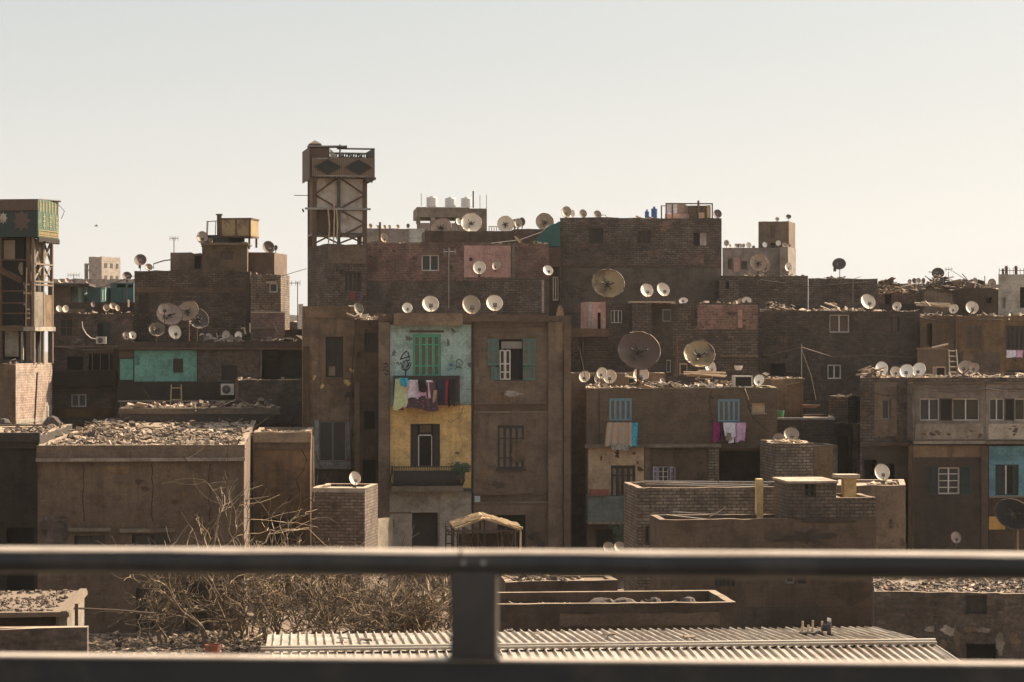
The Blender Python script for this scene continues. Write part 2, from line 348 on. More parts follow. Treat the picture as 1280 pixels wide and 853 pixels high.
    def win(s, x0, y0, x1, y1, fr='frame_white', n=2, pane='glass_dark', rows=0, fw=.055, d=.14, sill=None, name='window', bars=None, hole=True, lintel=None, v0=0.):
        r = s.rect(x0, y0, x1, y1)
        if hole: s.hole(r, d+.04)
        a, b, c, e = r; m = MB(); g = .004
        v = d-.05
        m.box(a+g, a+fw, v, d, c+g, e-g); m.box(b-fw, b-g, v, d, c+g, e-g); m.box(a+fw, b-fw, v, d, c+g, c+fw); m.box(a+fw, b-fw, v, d, e-fw, e-g)
        for k in range(1, n): x = a+(b-a)*k/n; m.box(x-fw/2, x+fw/2, v+.003, d, c+fw, e-fw)
        for k in range(1, rows+1): z = c+(e-c)*k/(rows+1); m.box(a+fw, b-fw, v+.006, d, z-fw*.3, z+fw*.3)
        wo = s.part(m, name, fr)
        s.part(MB().box(a+g, b-g, d+.004, d+.03, c+g, e-g), 'pane', pane, wo)
        if bars:
            q = MB(); k = max(3, int((b-a)/.13))
            for i in range(k+1): x = a+g*4+(b-a-g*8)*i/k; q.box(x-.010, x+.010, .02, .04, c+.01, e-.01)
            s.part(q, 'window_bars', bars, wo)
        if sill: s.part(MB().box(a-.08, b+.08, -.09, .02, c-.07, c-.003), 'sill', sill, wo)
        if lintel: s.part(MB().box(a-.1, b+.1, -.06, .01, e+.003, e+.09), 'lintel', lintel, wo)
        return wo
    def leafmesh(s, a, b, c, e, v0, v1, rails=(.28, .7), fw=.045, pitch=.075):
        m = MB(); m.box(a, a+fw, v0, v1, c, e); m.box(b-fw, b, v0, v1, c, e); m.box(a+fw, b-fw, v0, v1, c, c+fw*1.4); m.box(a+fw, b-fw, v0, v1, e-fw*1.2, e)
        for f in rails: z = c+(e-c)*f; m.box(a+fw, b-fw, v0+.002, v1, z-fw/2, z+fw/2)
        z = c+fw*1.4
        while z < e-fw*1.3:
            m.add([(a+fw, v0+.012, z), (b-fw, v0+.012, z), (b-fw, v1-.004, z+pitch*.95), (a+fw, v1-.004, z+pitch*.95)], [(0, 1, 2, 3)], 1)
            m.add([(a+fw, v1-.002, z), (b-fw, v1-.002, z), (b-fw, v1-.002, z+pitch), (a+fw, v1-.002, z+pitch)], [(0, 1, 2, 3)], 1); z += pitch
        return m
    def shut(s, x0, y0, x1, y1, col, n=4, fill='slat_brown', rails=(.28, .76), v=.03, name='window', sill=None, fw=.045):
        r = s.rect(x0, y0, x1, y1); s.hole(r, .2); a, b, c, e = r; g = .005
        m = MB(); m.box(a+g, a+.04, v-.01, v+.1, c+g, e-g); m.box(b-.04, b-g, v-.01, v+.1, c+g, e-g); m.box(a+.04, b-.04, v-.01, v+.1, e-.05, e-g)
        wo = s.part(m, name, col); w = (b-a-.08)/n
        for k in range(n):
            s.part(s.leafmesh(a+.04+w*k+.004, a+.04+w*(k+1)-.004, c+.01, e-.055, v, v+.05, rails, fw), 'shutter', [col, fill], wo)
        s.part(MB().box(a+g, b-g, .17, .19, c+g, e-g), 'pane', 'void', wo)
        if sill: s.part(MB().box(a-.08, b+.08, -.09, .02, c-.07, c-.003), 'sill', sill, wo)
        return wo
    def leaf(s, x0, y0, x1, y1, col, wo, fill='slat_brown', n=1, rails=(.35, .72), v=-.055):
        a, b, c, e = s.rect(x0, y0, x1, y1); w = (b-a)/n
        for k in range(n): s.part(s.leafmesh(a+w*k+.003, a+w*(k+1)-.003, c, e, v, v+.045, rails), 'shutter', [col, fill], wo)
    def dark(s, x0, y0, x1, y1, d=1.2, mat='void', name='opening', back=None):
        r = s.rect(x0, y0, x1, y1); s.hole(r, d)
        return s.part(MB().box(r[0]+.003, r[1]-.003, d-.03, d+.02, r[2]+.003, r[3]-.003), name, mat)
    def band(s, x0, y0, x1, y1, proud, mat, name='ledge'): return s.bx(name, x0, y0, x1, y1, -proud, .0, mat)

def rubble_mb(x0, x1, y0, y1, z, n, smin, smax, hmax, mats, flat=.5, plank=.25, M=None, edge=None):
    m = MB(); k = len(mats)
    for i in range(n):
        for _ in range(4):
            x, y = rnd.uniform(x0, x1), rnd.uniform(y0, y1)
            if (math.sin(x*1.3+2.1*math.sin(y*.9))*math.sin(y*1.1+1.7*math.sin(x*.7))*.5+.5) > rnd.random()*.9: break
        h = hmax*(math.sin(x*1.7+y)*.5+.5)*(math.sin(x*.63+2)*.4+.6)*rnd.random()
        sz = smin*(smax/smin)**(rnd.random()**2); t = rnd.random()
        rot = Matrix.Rotation(rnd.uniform(0, 6.28), 4, 'Z') @ Matrix.Rotation(rnd.gauss(0, .25), 4, 'X') @ Matrix.Rotation(rnd.gauss(0, .25), 4, 'Y')
        mi = min(k-1, int(rnd.random()**1.3*k))
        if t < plank: a, b, c = sz*rnd.uniform(1.6, 3.4), rnd.uniform(.03, .09), rnd.uniform(.02, .05)
        elif t < plank+flat*.5: a, b, c = sz, sz*rnd.uniform(.5, 1), rnd.uniform(.015, .04)
        else: a, b, c = sz*.55, sz*rnd.uniform(.3, .55), sz*rnd.uniform(.2, .5)
        T = Matrix.Translation((x, y, z+h+c*.4)) @ rot
        if M: T = M @ T
        m.box(-a/2, a/2, -b/2, b/2, -c/2, c/2, mi, T, jit=min(a, b, c)*.28)
    return m
RM = ['rub_pale', 'rub_mid', 'rub_pale', 'rub_mid', 'rub_dark', 'rub_red']
def rubble(h, label, x0, x1, v0, v1, n, smin=.08, smax=.5, hmax=.3, mats=RM, **k):
    ua, ub = h.loc(x0, HZ, v0)[0], h.loc(x1, HZ, v0)[0]
    ua = max(ua, .05); ub = min(ub, h.u1-.05)
    m = rubble_mb(ua, ub, v0, v1, h.zroof, n, smin, smax, hmax, mats, M=h.MS, **k)
    return tag(m.build('rubble', mats), label, 'rubble', kind='stuff')

def weather(h, x0, y0, x1, y1, n, mats, rmin=2., rmax=9., asp=1.5, t=.034):
    for k in range(int(n*.6)):
        for _ in range(20):
            rx = rmin+(rmax*.75-rmin)*rnd.random()**1.8; ry = rx*rnd.uniform(.4, asp); cx, cy = rnd.uniform(x0, x1), rnd.uniform(y0, y1); a = h.rect(cx-rx*1.5, cy-ry*1.5, cx+rx*1.5, cy+ry*1.5)
            if any(a[1] > q[0] and a[0] < q[1] and a[3] > q[2] and a[2] < q[3] for q in h.holes): continue
            u, z = h.loc(cx, cy); sx = h.loc(cx+rx, cy)[0]-u; sy = z-h.loc(cx, cy+ry)[1]; pts = []; nn = 40; f1, f2 = rnd.uniform(0, 6), rnd.uniform(0, 6)
            for i in range(nn):
                an = 2*math.pi*i/nn; q = 1+.3*math.sin(2*an+f1)+.22*math.sin(5*an+f2)+rnd.uniform(-.22, .22); pts.append((min(max(u+sx*q*math.cos(an), .004), h.u1-.004), z+sy*q*math.sin(an)))
            h.patch.append((pts, t+.0006*k, rnd.choice(mats))); break
exec_after = []
# ------------------------------------------------------------ ground, bridge deck
g = MB(); g.quad((-1500, -400, 0), (1500, -400, 0), (1500, 2600, 0), (-1500, 2600, 0)); tag(g.build('ground', 'ground_dust'), kind='structure')
d = MB(); d.box(-60, 60, -9, 7.6, 6.6, 7.35); d.box(-60, 60, 6.65, 7.2, 7.354, 7.55); tag(d.build('road_deck', 'asphalt'), kind='structure')
# ------------------------------------------------------------ guard rail in front
def rail():
    c = CAM+FW*6.9; dr = (RT-FW*.066).normalized(); ang = math.atan2(dr.y, dr.x)
    t = empty('guard_rail', (c.x, c.y, 7.355), ang, 'dark steel roadside railing with bolted post crossing the whole foreground', 'railing')
    z = 8.374-7.355
    m = MB(); n = 16
    pts = []
    for j in range(n):
        a = 2*math.pi*j/n; pts.append((.038*abs(math.cos(a))**.75*(1 if math.cos(a) > 0 else -1), .038*abs(math.sin(a))**.75*(1 if math.sin(a) > 0 else -1)))
    vs = []; xs = [-7, -4, -2, -1, -.09, .0, .09, 1, 2, 4, 7]
    for x in xs: vs += [(x, y, z+zz+rnd.uniform(-.0012, .0012)) for y, zz in pts]
    fs = [(i*n+j, i*n+(j+1) % n, (i+1)*n+(j+1) % n, (i+1)*n+j) for i in range(len(xs)-1) for j in range(n)]
    m.add(vs, fs); m.build('top_rail', 'rail_paint', t, smooth=True)
    j_ = MB(); j_.box(-.145, -.142, -.0395, .0395, z-.037, z+.0395); j_.build('joint', 'metal_rust', t)
    zb = 8.100-7.355
    m = MB(); m.box(-7, 7, -.03, .03, zb-.115, zb-.004); m.box(-7, 7, -.036, .036, zb-.012, zb); m.build('bottom_rail', 'rail_paint', t)
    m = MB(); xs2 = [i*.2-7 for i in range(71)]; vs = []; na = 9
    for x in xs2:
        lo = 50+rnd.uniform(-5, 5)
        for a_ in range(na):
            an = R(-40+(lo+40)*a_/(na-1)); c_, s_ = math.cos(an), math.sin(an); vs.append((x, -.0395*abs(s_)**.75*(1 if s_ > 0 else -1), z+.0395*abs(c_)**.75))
    m.add(vs, [(i*na+j, i*na+na+j, i*na+na+1+j, i*na+1+j) for i in range(70) for j in range(na-1)]); m.build('painted_sun_top', 'sun_highlight_paint', t, smooth=True)  # pale strip paints the sun highlight along the pipe top
    m = MB(); m.box(-7, 7, -.0375, .034, zb-.004, zb+.002); m.build('painted_sun_edge', 'sun_highlight_paint', t)  # same highlight colour laid on the lower rail's top edge
    for k, xx in enumerate((-.107, -3.4, 3.2)):
        m = MB(); m.box(xx-.04, xx+.04, -.028, .028, 0, zb-.117); m.box(xx-.065, xx+.065, -.05, .05, zb+.0095, z-.02); m.box(xx-.075, xx+.075, -.058, .058, zb+.0025, zb+.009); m.build('post', 'rail_paint', t)
        for q in (-.028, .028):
            b = MB(); b.tube([(xx+q, -.047, z+.004), (xx+q, -.034, z+.004)], .008, 8); b.build('bolt', 'metal_grey', t)
rail()

# ------------------------------------------------------------ corrugated roof shed
def corr_shed():
    Yr = 48.; zr = P(640, 807, Yr).z-.10; xl = P(331, 807, Yr).x; xr = P(1163, 807, Yr).x
    t = empty('corrugated_shed', (xl, Yr, 0), 0, 'long low shed with pale corrugated metal roof behind the railing', 'shed')
    L = xr-xl; sl_ = .0486
    def sheet(y0, y1, z0, z1):
        m = MB(); x = 0; pr = []
        while x < L:
            pr += [(x, 0), (x+.135, 0), (x+.145, .05), (x+.168, .05)]; x += .18
        pr.append((L, 0)); k = len(pr); rows = 8
        for r_ in range(rows+1):
            f = r_/rows; yy = y0+(y1-y0)*f
            m.v += [(px, yy, z0+(z1-z0)*f+h+rnd.uniform(-.008, .008)) for px, h in pr]
        for r_ in range(rows):
            for i in range(k-1): m.f.append((r_*k+i, r_*k+i+1, (r_+1)*k+i+1, (r_+1)*k+i)); m.m.append(0)
        return m
    sheet(.06, 5.2, zr, zr-sl_*5.2).build('roof_sheet', 'galv', t)
    sheet(-8, -.06, zr-sl_*8, zr-.004).build('roof_sheet', 'galv', t)
    m = MB(); m.prism([(-.08, -.01), (-.08, .04), (L+.1, .04), (L+.1, -.01)], -.14, .14, M=Matrix.Translation((0, 0, zr+.06))); m.tube([(-.08, 0, zr+.1), (L+.1, 0, zr+.1)], .05, 8)
    m.build('ridge_cap', 'galv', t)
    for k in range(9):
        q = MB(); a_ = rnd.uniform(1, L-1)
        if k < 9: b_ = 1.2+rnd.random()*3; q.box(a_, a_+rnd.uniform(.08, .3), b_, b_+.25, -.15, -.13, jit=.03); q.v = [(x, y, z+zr+.10) for x, y, z in q.v]; q.build('roof_scrap', rnd.choice(['rub_mid', 'rub_dark', 'wood_brown']), t)
    zt = zr-.5
    m = MB(); m.box(.1, L-.1, -7.9, -7.75, 0, zt); m.box(.1, L-.1, 4.9, 5.05, 0, zt+.1); m.box(.1, .25, -7.75, 4.9, 0, zt); m.box(L-.25, L-.1, -7.75, 4.9, 0, zt); m.build('wall', 'plaster_darkest', t)
    return t, zr
SHED, ZSH = corr_shed()

# ------------------------------------------------------------ low tank-like roof with parapet behind the shed
h = House('low_house', 'low brown house whose walled flat roof holds dark bundles behind the corrugated shed', 605, 920, 757, 57.3, 2.9, 'plaster_dark', par=.42, rag=.01)
h.z1 = 9-327/F*57.3*1.0; h.zroof = h.z1-.30; h.par = .30; h.coat(700, 768, 900, 781, 'plaster_grey', jag=.02)
h.finish(); LOW = h

h = House('yard_wall', 'low dark plastered wall with litter on top behind the walled flat roof', 632, 772, 727, 63.5, 1.6, 'plaster_dark', par=.04, rag=.03, cat='wall'); h.finish(); YW = h
# ------------------------------------------------------------ big old building at left
h = House('old_building', 'large brown plastered old building with rubble on its flat roof at left', 47, 305, 557, 76, 26, 'plaster_brown', par=.06, rag=.03, cat='building')
h.band(46, 557, 306, 573, .10, 'plaster_grey', 'cornice'); h.band(45.5, 573, 306.5, 576, .20, 'concrete', 'cornice')
h.win(93, 670, 131, 710, 'wood_dark', 2, d=.3); h.band(86, 660, 139, 664, .16, 'concrete', 'lintel')
h.win(165, 668, 212, 712, 'wood_dark', 2, d=.3); h.band(150, 661, 218, 665, .16, 'concrete', 'lintel')
h.coat(50, 645, 84, 700, 'brick_dark', jag=.12)
h.win(170, 735, 196, 788, 'wood_dark', 2); h.win(232, 728, 262, 790, 'wood_dark', 2)
weather(h, 50, 585, 300, 680, 26, ['plaster_dark', 'plaster_ochre', 'plaster_grey'], 3, 16, .6)
for x_ in (104, 190, 262):
    h.part(MB().tube([(h.loc(x_+rnd.uniform(-2, 2), y_)[0], -.002, h.loc(x_, y_)[1]) for y_ in range(580, 660, 9)], .012, 4), 'crack', 'void')
h.finish(); OLD = h
h2 = House('old_building_wing', 'shade-dark corner of the old building with heavy cornice at the far left', -70, 49, 548, 82, 12, 'plaster_darkest', par=.2, rag=.04, cat='building')  # near-black plaster paints in the shade cast by the main block
h2.z1 = OLD.z1+.08; h2.zroof = h2.z1-.06
h2.band(-70, 541, 51, 552, .35, 'plaster_darkest', 'cornice'); h2.band(-70, 552, 49.5, 560, .2, 'plaster_darkest', 'cornice')
h2.dark(8, 660, 42, 745, .5); h2.finish(); WING = h2
h = House('old_house', 'ochre plastered block with a long wall crack right of the old building', 317, 388, 541, 87, 4.5, 'plaster_ochre', par=.1, rag=.03, rot=-2)
h.z1 = OLD.z1+.02; h.zroof = h.z1-.1
h.band(317, 541, 389, 553, .14, 'plaster_sand', 'cornice'); h.band(317, 553, 388.5, 562, .07, 'plaster_brown', 'cornice')
h.dark(335, 648, 370, 720, .4, 'wood_dark', 'door'); h.band(326, 641, 382, 646, .1, 'wood_brown', 'lintel')
pts = [h.loc(x, y) for x, y in ((370, 546), (376, 560), (384, 575), (378, 590), (370, 600), (376, 618), (380, 628))]
h.part(MB().tube([(u, -.004, z) for u, z in pts], .015, 5), 'crack', 'void')
m = MB(); m.tube([P(391.5, 545, 86.6)-h.root.location, P(392.5, 640, 86.6)-h.root.location, P(391, 760, 86.6)-h.root.location], .035, 6)
weather(h, 320, 566, 385, 635, 10, ['plaster_brown', 'plaster_ochre'], 2, 8)
h.finish(); BLK = h
tp = m.build('drain_pipe', 'rub_pale', None, loc=h.root.location); tag(tp, 'pale drain pipe down the right edge of the ochre block', 'pipe')
# raised slab at the rear of the roof
sp = P(148, 520, 100); e = P(350, 520, 100)
m = MB(); m.box(0, e.x-sp.x, 0, 5, 0, .22, jit=.03); m.box(.1, e.x-sp.x-.5, .1, 4.8, -.3, -.003, 1)
tag(m.build('roof_slab', ['concrete', 'rub_dark'], None, loc=(sp.x, 100, OLD.zroof+.34)), 'broken concrete slab lying along the back of the rubble strewn roof', 'slab')

h = House('brick_shed', 'small brown brick annex with sunlit white edge beside the bare tree', 390, 456, 610, 84, 2.6, 'brick_brown', rot=-12, par=.1, rag=.02, roof='rub_pale')
h.band(390, 610, 457, 616, .03, 'plaster_cream', 'coping'); h.finish(); ANX = h
h = House('garden_wall', 'low sunlit rough wall stepping down from the brick annex', 456, 465, 652, 86, 2.2, 'plaster_cream', rot=-22, par=.08, rag=.02, cat='wall'); h.finish()

# ------------------------------------------------------------ central block
h = House('apartment_building', 'four storey brown building with green and yellow painted bay in the centre', 473, 713, 395, 92, 11, 'plaster_brown', par=.25, rag=.02, cat='building')
A = h
A.shut(516, 418, 551, 471, 'green_paint', 4, rails=(.26, .78)); A.band(512, 413, 555, 416, .05, 'wood_brown', 'lintel')
wo = A.win(620, 424, 656, 476, 'wood_dark', 2, 'void', d=.25)
A.leaf(609.5, 424, 623.5, 457, 'teal_paint', wo, n=2, rails=(.62,)); A.leaf(614, 459, 625, 475, 'teal_paint', wo, n=2, rails=())
A.leaf(653.5, 424, 669.5, 457, 'teal_paint', wo, n=2, rails=(.62,)); A.leaf(653.5, 459, 669, 475.5, 'teal_paint', wo, n=2, rails=())
a, b, c, e_ = A.rect(624.5, 438, 638.5, 475)
for k in (0, 1):
    x0 = a+(b-a)/2*k; q = MB(); wd = (b-a)/2
    q.box(x0+.004, x0+.05, .05, .09, c, e_); q.box(x0+wd-.05, x0+wd-.004, .05, .09, c, e_)
    for f in (0, .24, .52, .97): q.box(x0+.05, x0+wd-.05, .053, .087, c+(e_-c)*f, c+(e_-c)*f+.05)
    o = A.part(q, 'casement', 'frame_white', wo); A.part(MB().box(x0+.05, x0+wd-.05, .068, .073, c+.02, e_-.02), 'pane', 'curtain' if k else 'glass_dark', wo)
A.bx('transom', 627, 427, 653, 436, .06, .1, 'frame_grey', wo)
A.shut(622, 532, 655, 586, 'wood_dark', 4, 'slat_brown', rails=(.25, .72), sill='wood_dark')
A.dark(622, 644, 657, 700, .5)
wo = A.win(513, 530, 550, 583, 'wood_dark', 1, 'void', d=.2, fw=.04)
A.leaf(513.5, 531, 522, 583, 'wood_dark', wo, 'wood_dark', v=-.02); A.leaf(541.5, 531, 549.5, 583, 'wood_dark', wo, 'wood_dark', v=-.02)
A.bx('door_frame', 522.6, 545, 524, 583, .02, .06, 'frame_white', wo); A.bx('door_frame', 539.2, 545, 540.2, 583, .02, .06, 'frame_white', wo); A.bx('door_frame', 524, 543.5, 539.2, 545, .02, .06, 'frame_white', wo)
A.bx('transom', 525, 532, 539, 541, .05, .1, 'wood_brown', wo)
A.dark(515, 641, 547, 700, .4, 'wood_dark', 'door'); A.bx('door_frame', 547.2, 641, 549.5, 695, -.03, .02, 'plaster_cream')
A.coat(487.5, 406, 589, 506, 'plaster_green'); A.coat(487.5, 507, 589, 612, 'plaster_yellow'); A.coat(483, 613, 589.5, 688, 'plaster_cream')
A.bx('pilaster', 473.3, 403, 487, 690, -.10, .0, 'plaster_grey'); A.bx('pilaster', 589.6, 403, 591.6, 690, -.06, .0, 'plaster_dark')
A.bx('pilaster', 685, 402, 703, 690, -.12, .0, 'plaster_brown'); A.bx('pilaster', 704, 402, 712.8, 690, -.26, .0, 'plaster_brown')
A.bx('cornice', 492, 392, 577.5, 407.5, -.42, .0, 'plaster_sand'); A.bx('cornice', 473.2, 395, 491.5, 402, -.14, .0, 'plaster_grey'); A.bx('cornice', 578, 395, 713, 402.5, -.2, .0, 'plaster_grey')
A.bx('ledge', 592, 407, 684.5, 409, -.07, .0, 'plaster_grey'); A.bx('ledge', 592, 418, 684.5, 419.5, -.05, .0, 'concrete')
A.bx('ledge', 592, 503.5, 684.5, 505, -.06, .0, 'plaster_brown'); A.bx('ledge', 592, 514.5, 684.5, 516, -.06, .0, 'concrete')
A.bx('ledge', 592, 617, 684.5, 618.5, -.06, .0, 'plaster_brown'); A.bx('ledge', 592, 627.5, 684.5, 629, -.06, .0, 'concrete')
for x0, y0, x1, y1 in ((592, 505.2, 684, 514.2), (592, 618.8, 684, 627.2), (592, 409.4, 684, 417.6)):
    a, b, c, e_ = A.rect(x0, y0, x1, y1); q = MB(); n = 14
    for k in range(n): x = a+(b-a)*(k+.5)/n; q.box(x-.10, x+.10, -.02, 0, c+.02, e_-.02)
    A.part(q, 'moulding', 'plaster_brown')
A.bx('ledge', 484, 640.5, 514.5, 642, -.03, .0, 'plaster_grey')
# graffiti strokes on the green plaster
def strokes(hh, lst, mat, r=.022, v=-.022):
    m = MB()
    for l in lst: m.tube([(hh.loc(x, y)[0], v, hh.loc(x, y)[1]) for x, y in l], r, 4)
    return hh.part(m, 'graffiti', mat)
strokes(A, [[(500, 450), (503, 444), (508, 439), (510, 441), (512, 448)], [(501, 449), (511, 446)], [(495, 455), (497, 453), (499, 457), (500, 453), (503, 458), (502, 461)], [(503, 454), (508, 450), (511, 457), (505, 462), (504, 456)], [(508, 459), (512, 453), (514, 455), (511, 461), (506, 463)], [(503, 462), (509, 463)], [(507, 463), (507, 470)], [(509, 451), (513, 450)]], 'graffiti')
strokes(A, [[(571, 451), (574, 449), (577, 451), (578, 456), (575, 460), (571, 459), (570, 454), (571, 451)], [(569, 461), (574, 458), (578, 461)], [(572, 453), (576, 457)]], 'graffiti', .012)
strokes(A, [[(561, 456), (563, 455), (565, 457)], [(562, 458), (565, 456), (566, 458)], [(559, 461), (561, 463), (564, 461), (566, 461)], [(504, 457), (506, 453), (508, 456)]], 'graffiti_blue', .016)
strokes(A, [[(479, 456), (482, 454), (485, 455), (484, 459), (480, 459)], [(478, 463), (481, 462), (485, 464), (485, 468), (482, 469), (481, 466)]], 'graffiti', .02, -.105)
strokes(A, [[(579, 508), (577, 516), (572, 523), (565, 527), (559, 528)]], 'graffiti', .008)
pb = A.bx('poster', 593, 620, 600, 627.5, -.07, -.062, 'poster')
# balconies: part of the building
def balcony(hh, x0, x1, yt, ym, yb, proud, slabmat, style='bars', mat='metal_dark', zslab=None):
    a, b, _, zt = hh.rect(x0, yt, x1, yt, -proud); zm = hh.loc(x0, ym, -proud)[1]; zb_ = hh.loc(x0, yb, -proud)[1]
    bo = hh.part(MB().box(a, b, -proud, 0, zb_, zm, jit=.015), 'balcony', slabmat); m = MB()
    def bars(p, q, dx, dy):
        n = max(2, int(math.dist(p, q)/(.065 if style == 'belly' else .11)))
        for i in range(n+1):
            x = p[0]+(q[0]-p[0])*i/n; y = p[1]+(q[1]-p[1])*i/n
            if style == 'belly': m.tube([(x, y, zm), (x-dx*.10, y-dy*.10, zm+(zt-zm)*.3), (x-dx*.02, y-dy*.02, zm+(zt-zm)*.65), (x, y, zt)], .012, 4)
            elif style == 'bars': m.tube([(x, y, zm), (x, y, zt)], .010, 4)
    e = .03
    bars((a+e, -proud+e), (b-e, -proud+e), 0, 1); bars((a+e, -proud+e), (a+e, 0), 1, 0); bars((b-e, -proud+e), (b-e, 0), -1, 0)
    for z in (zt, zm+.06):
        m.bar((a+e, -proud+e, z), (b-e, -proud+e, z), .03); m.bar((a+e, -proud+e, z), (a+e, 0, z), .03); m.bar((b-e, -proud+e, z), (b-e, 0, z), .03)
    hh.part(m, 'railing', mat, bo)
    if style == 'belly': q = MB(); q.box(a+.06, b-.06, -proud+.10, -proud+.12, zm+.003, zm+(zt-zm)*.8); hh.part(q, 'balcony_panel', mat, bo)
    if style == 'panel':
        q = MB(); q.box(a+.01, b-.01, -proud+.005, -proud+.02, zm+.003, zt-.003); q.box(a+.005, a+.02, -proud+.02, 0, zm+.003, zt-.003); q.box(b-.02, b-.005, -proud+.02, 0, zm+.003, zt-.003); hh.part(q, 'balcony_panel', mat, bo)
    return bo
balcony(A, 490, 579, 584, 608, 614.5, .85, 'concrete', 'belly')
balcony(A, 492, 575, 470.5, 503, 507, .75, 'plaster_dark', 'panel', 'wood_dark')
for q_ in ((640, 493, 13, 5), (596, 472, 4, 11)): A.stain(*q_, 'whitewash')
for q_ in ((650, 565, 10, 12), (628, 498, 20, 8), (700, 420, 5, 30), (608, 600, 8, 14)): A.stain(*q_, 'plaster_ochre', t=.02 if q_[0] < 690 else .125)
A.stain(575, 430, 8, 18, 'plaster_pale', t=.03) if 0 else None
for q_ in ((540, 497, 48, 8),): pass
A.bx('drain_pipe', 577, 610.5, 591, 614, -.12, -.05, 'metal_dark')
weather(A, 594, 421, 683, 502, 9, ['plaster_ochre', 'plaster_grey', 'plaster_dark'], 2, 8); weather(A, 594, 517, 683, 616, 12, ['plaster_ochre', 'plaster_grey', 'plaster_dark'], 2, 9); weather(A, 594, 632, 683, 688, 6, ['plaster_dark'], 3, 9); weather(A, 489, 410, 588, 468, 16, ['plaster_green', 'plaster_pale', 'plaster_bluegrey'], 2, 6, t=.0195); weather(A, 489, 512, 588, 600, 9, ['plaster_yellow', 'plaster_ochre'], 2, 6); weather(A, 485, 618, 588, 688, 10, ['plaster_cream', 'plaster_grey'], 2, 7)
A.finish()
h = House('narrow_house', 'narrow recessed brown house with barred window left of the painted bay', 443, 473, 400, 93.5, 9, 'plaster_brown', par=.1, rag=.03)
h.win(455.5, 416, 471, 441, 'wood_dark', 3, rows=3, pane='curtain'); h.dark(455, 514, 469, 537, .4); h.bx('pilaster', 443.3, 478, 449.5, 690, -.1, 0, 'plaster_grey'); h.dark(453, 575, 470, 680, .5)
h.band(443, 477, 473, 479, .06, 'plaster_grey'); h.coat(450, 480, 472, 570, 'plaster_dark'); weather(h, 445, 403, 472, 475, 5, ['plaster_ochre', 'plaster_dark'], 2, 6)
h.finish(); NAR = h
h = House('ochre_house', 'weathered ochre house with curtained windows left of the narrow house', 378.5, 443, 383, 95, 12, 'plaster_ochre', par=.12, rag=.03)
h.win(407, 421, 429, 472, 'wood_dark', 2, 'curtain', rows=0, sill='concrete'); h.bx('board', 411, 458, 419, 470, .08, .11, 'plaster_sand')
h.win(399, 527, 433, 577, 'frame_grey', 2, 'glass_dark', fw=.05); h.bx('jamb', 393, 525, 398.6, 577, -.05, 0, 'plaster_pale'); h.bx('jamb', 433.4, 527, 439, 573, -.05, 0, 'plaster_pale'); h.bx('sill', 391, 577.5, 439, 586, -.12, 0, 'plaster_pale')
h.band(378.5, 383, 443, 398, .05, 'plaster_ochre'); h.bx('pilaster', 378.7, 433, 387, 540, -.12, 0, 'plaster_ochre'); h.coat(391, 587, 440, 609, 'plaster_dark', jag=.02)
weather(h, 390, 400, 441, 520, 16, ['plaster_brown', 'plaster_yellow', 'plaster_dark'], 2, 8, 1.2)
h.finish(); OCH = h

# ------------------------------------------------------------ blue shutter building
B = House('apartment_building', 'grey brown building with two pale blue shuttered windows and laundry under them', 733, 971.5, 485, 92, 12, 'plaster_grey', par=.1, rag=.03, cat='building')
B.shut(761.5, 498, 790, 526, 'blue_paint', 4, rails=(), name='window', fw=.036); B.shut(897.5, 499, 925, 527.5, 'blue_paint', 4, rails=(), fw=.036)
r = B.rect(940, 504, 957, 516); B.hole(r, .12); B.part(MB().box(r[0], r[1], .09, .12, r[2], r[3]), 'board', 'wood_light'); B.bx('sill', 939, 516.2, 958, 518, -.06, 0, 'concrete')
B.bx('ledge', 730, 555.5, 900, 559, -.28, 0, 'concrete'); B.bx('ledge', 900.5, 556, 971.5, 560, -.22, 0, 'plaster_dark')
B.shut(763.5, 582, 794, 622, 'wood_dark', 4, 'plaster_sand', rails=(.72,), fw=.05)
wo = B.win(823, 583.5, 836, 603, 'frame_white', 2, rows=2, fw=.035); B.leaf(816, 583.5, 822, 603, 'lilac_paint', wo); B.leaf(837, 583.5, 844, 603, 'lilac_paint', wo)
B.dark(899, 564, 968, 606, 2.2, 'plaster_darkest', 'loggia'); B.coat(735, 560, 805, 655, 'plaster_ochre', jag=.02); B.coat(735.5, 560, 805, 618, 'plaster_peach', t=.03, jag=.02)
B.bx('brick_pier', 885, 560.5, 897, 606, -.16, 0, 'brick_tan'); B.bx('pilaster', 806, 560, 812, 606, -.05, 0, 'plaster_grey')
for x in (842, 848): B.part(MB().tube([(B.loc(x, 560)[0], -.05, B.loc(x, 560)[1]), (B.loc(x, 605)[0], -.05, B.loc(x, 605)[1])], .03, 6), 'drain_pipe', 'plaster_grey')
B.dark(745, 662, 779, 690, .8, 'plaster_darkest')
bo = balcony(B, 735, 784, 621, 652, 656, .8, 'concrete', 'panel', 'plaster_bluegrey')
B.bx('opening', 719+15, 492, 739, 505, -.0, .02, 'plaster_dark') if 0 else None
for pts in ([(930, 487), (934, 497), (936, 510), (941, 522), (952, 532), (961, 540)], [(890, 488), (886, 500), (889, 515), (893, 530), (893, 553)], [(749, 490), (749, 553)]):
    B.part(MB().tube([(B.loc(x, y)[0], -.02, B.loc(x, y)[1]) for x, y in pts], .014, 4), 'cable', 'wood_dark')
weather(B, 737, 490, 968, 552, 22, ['plaster_brown', 'plaster_dark', 'plaster_grey'], 2, 11, .9); weather(B, 738, 562, 804, 616, 12, ['plaster_peach', 'plaster_ochre', 'plaster_brown'], 1.5, 6); weather(B, 815, 563, 884, 600, 8, ['plaster_brown', 'plaster_dark'], 2, 6)
B.finish()
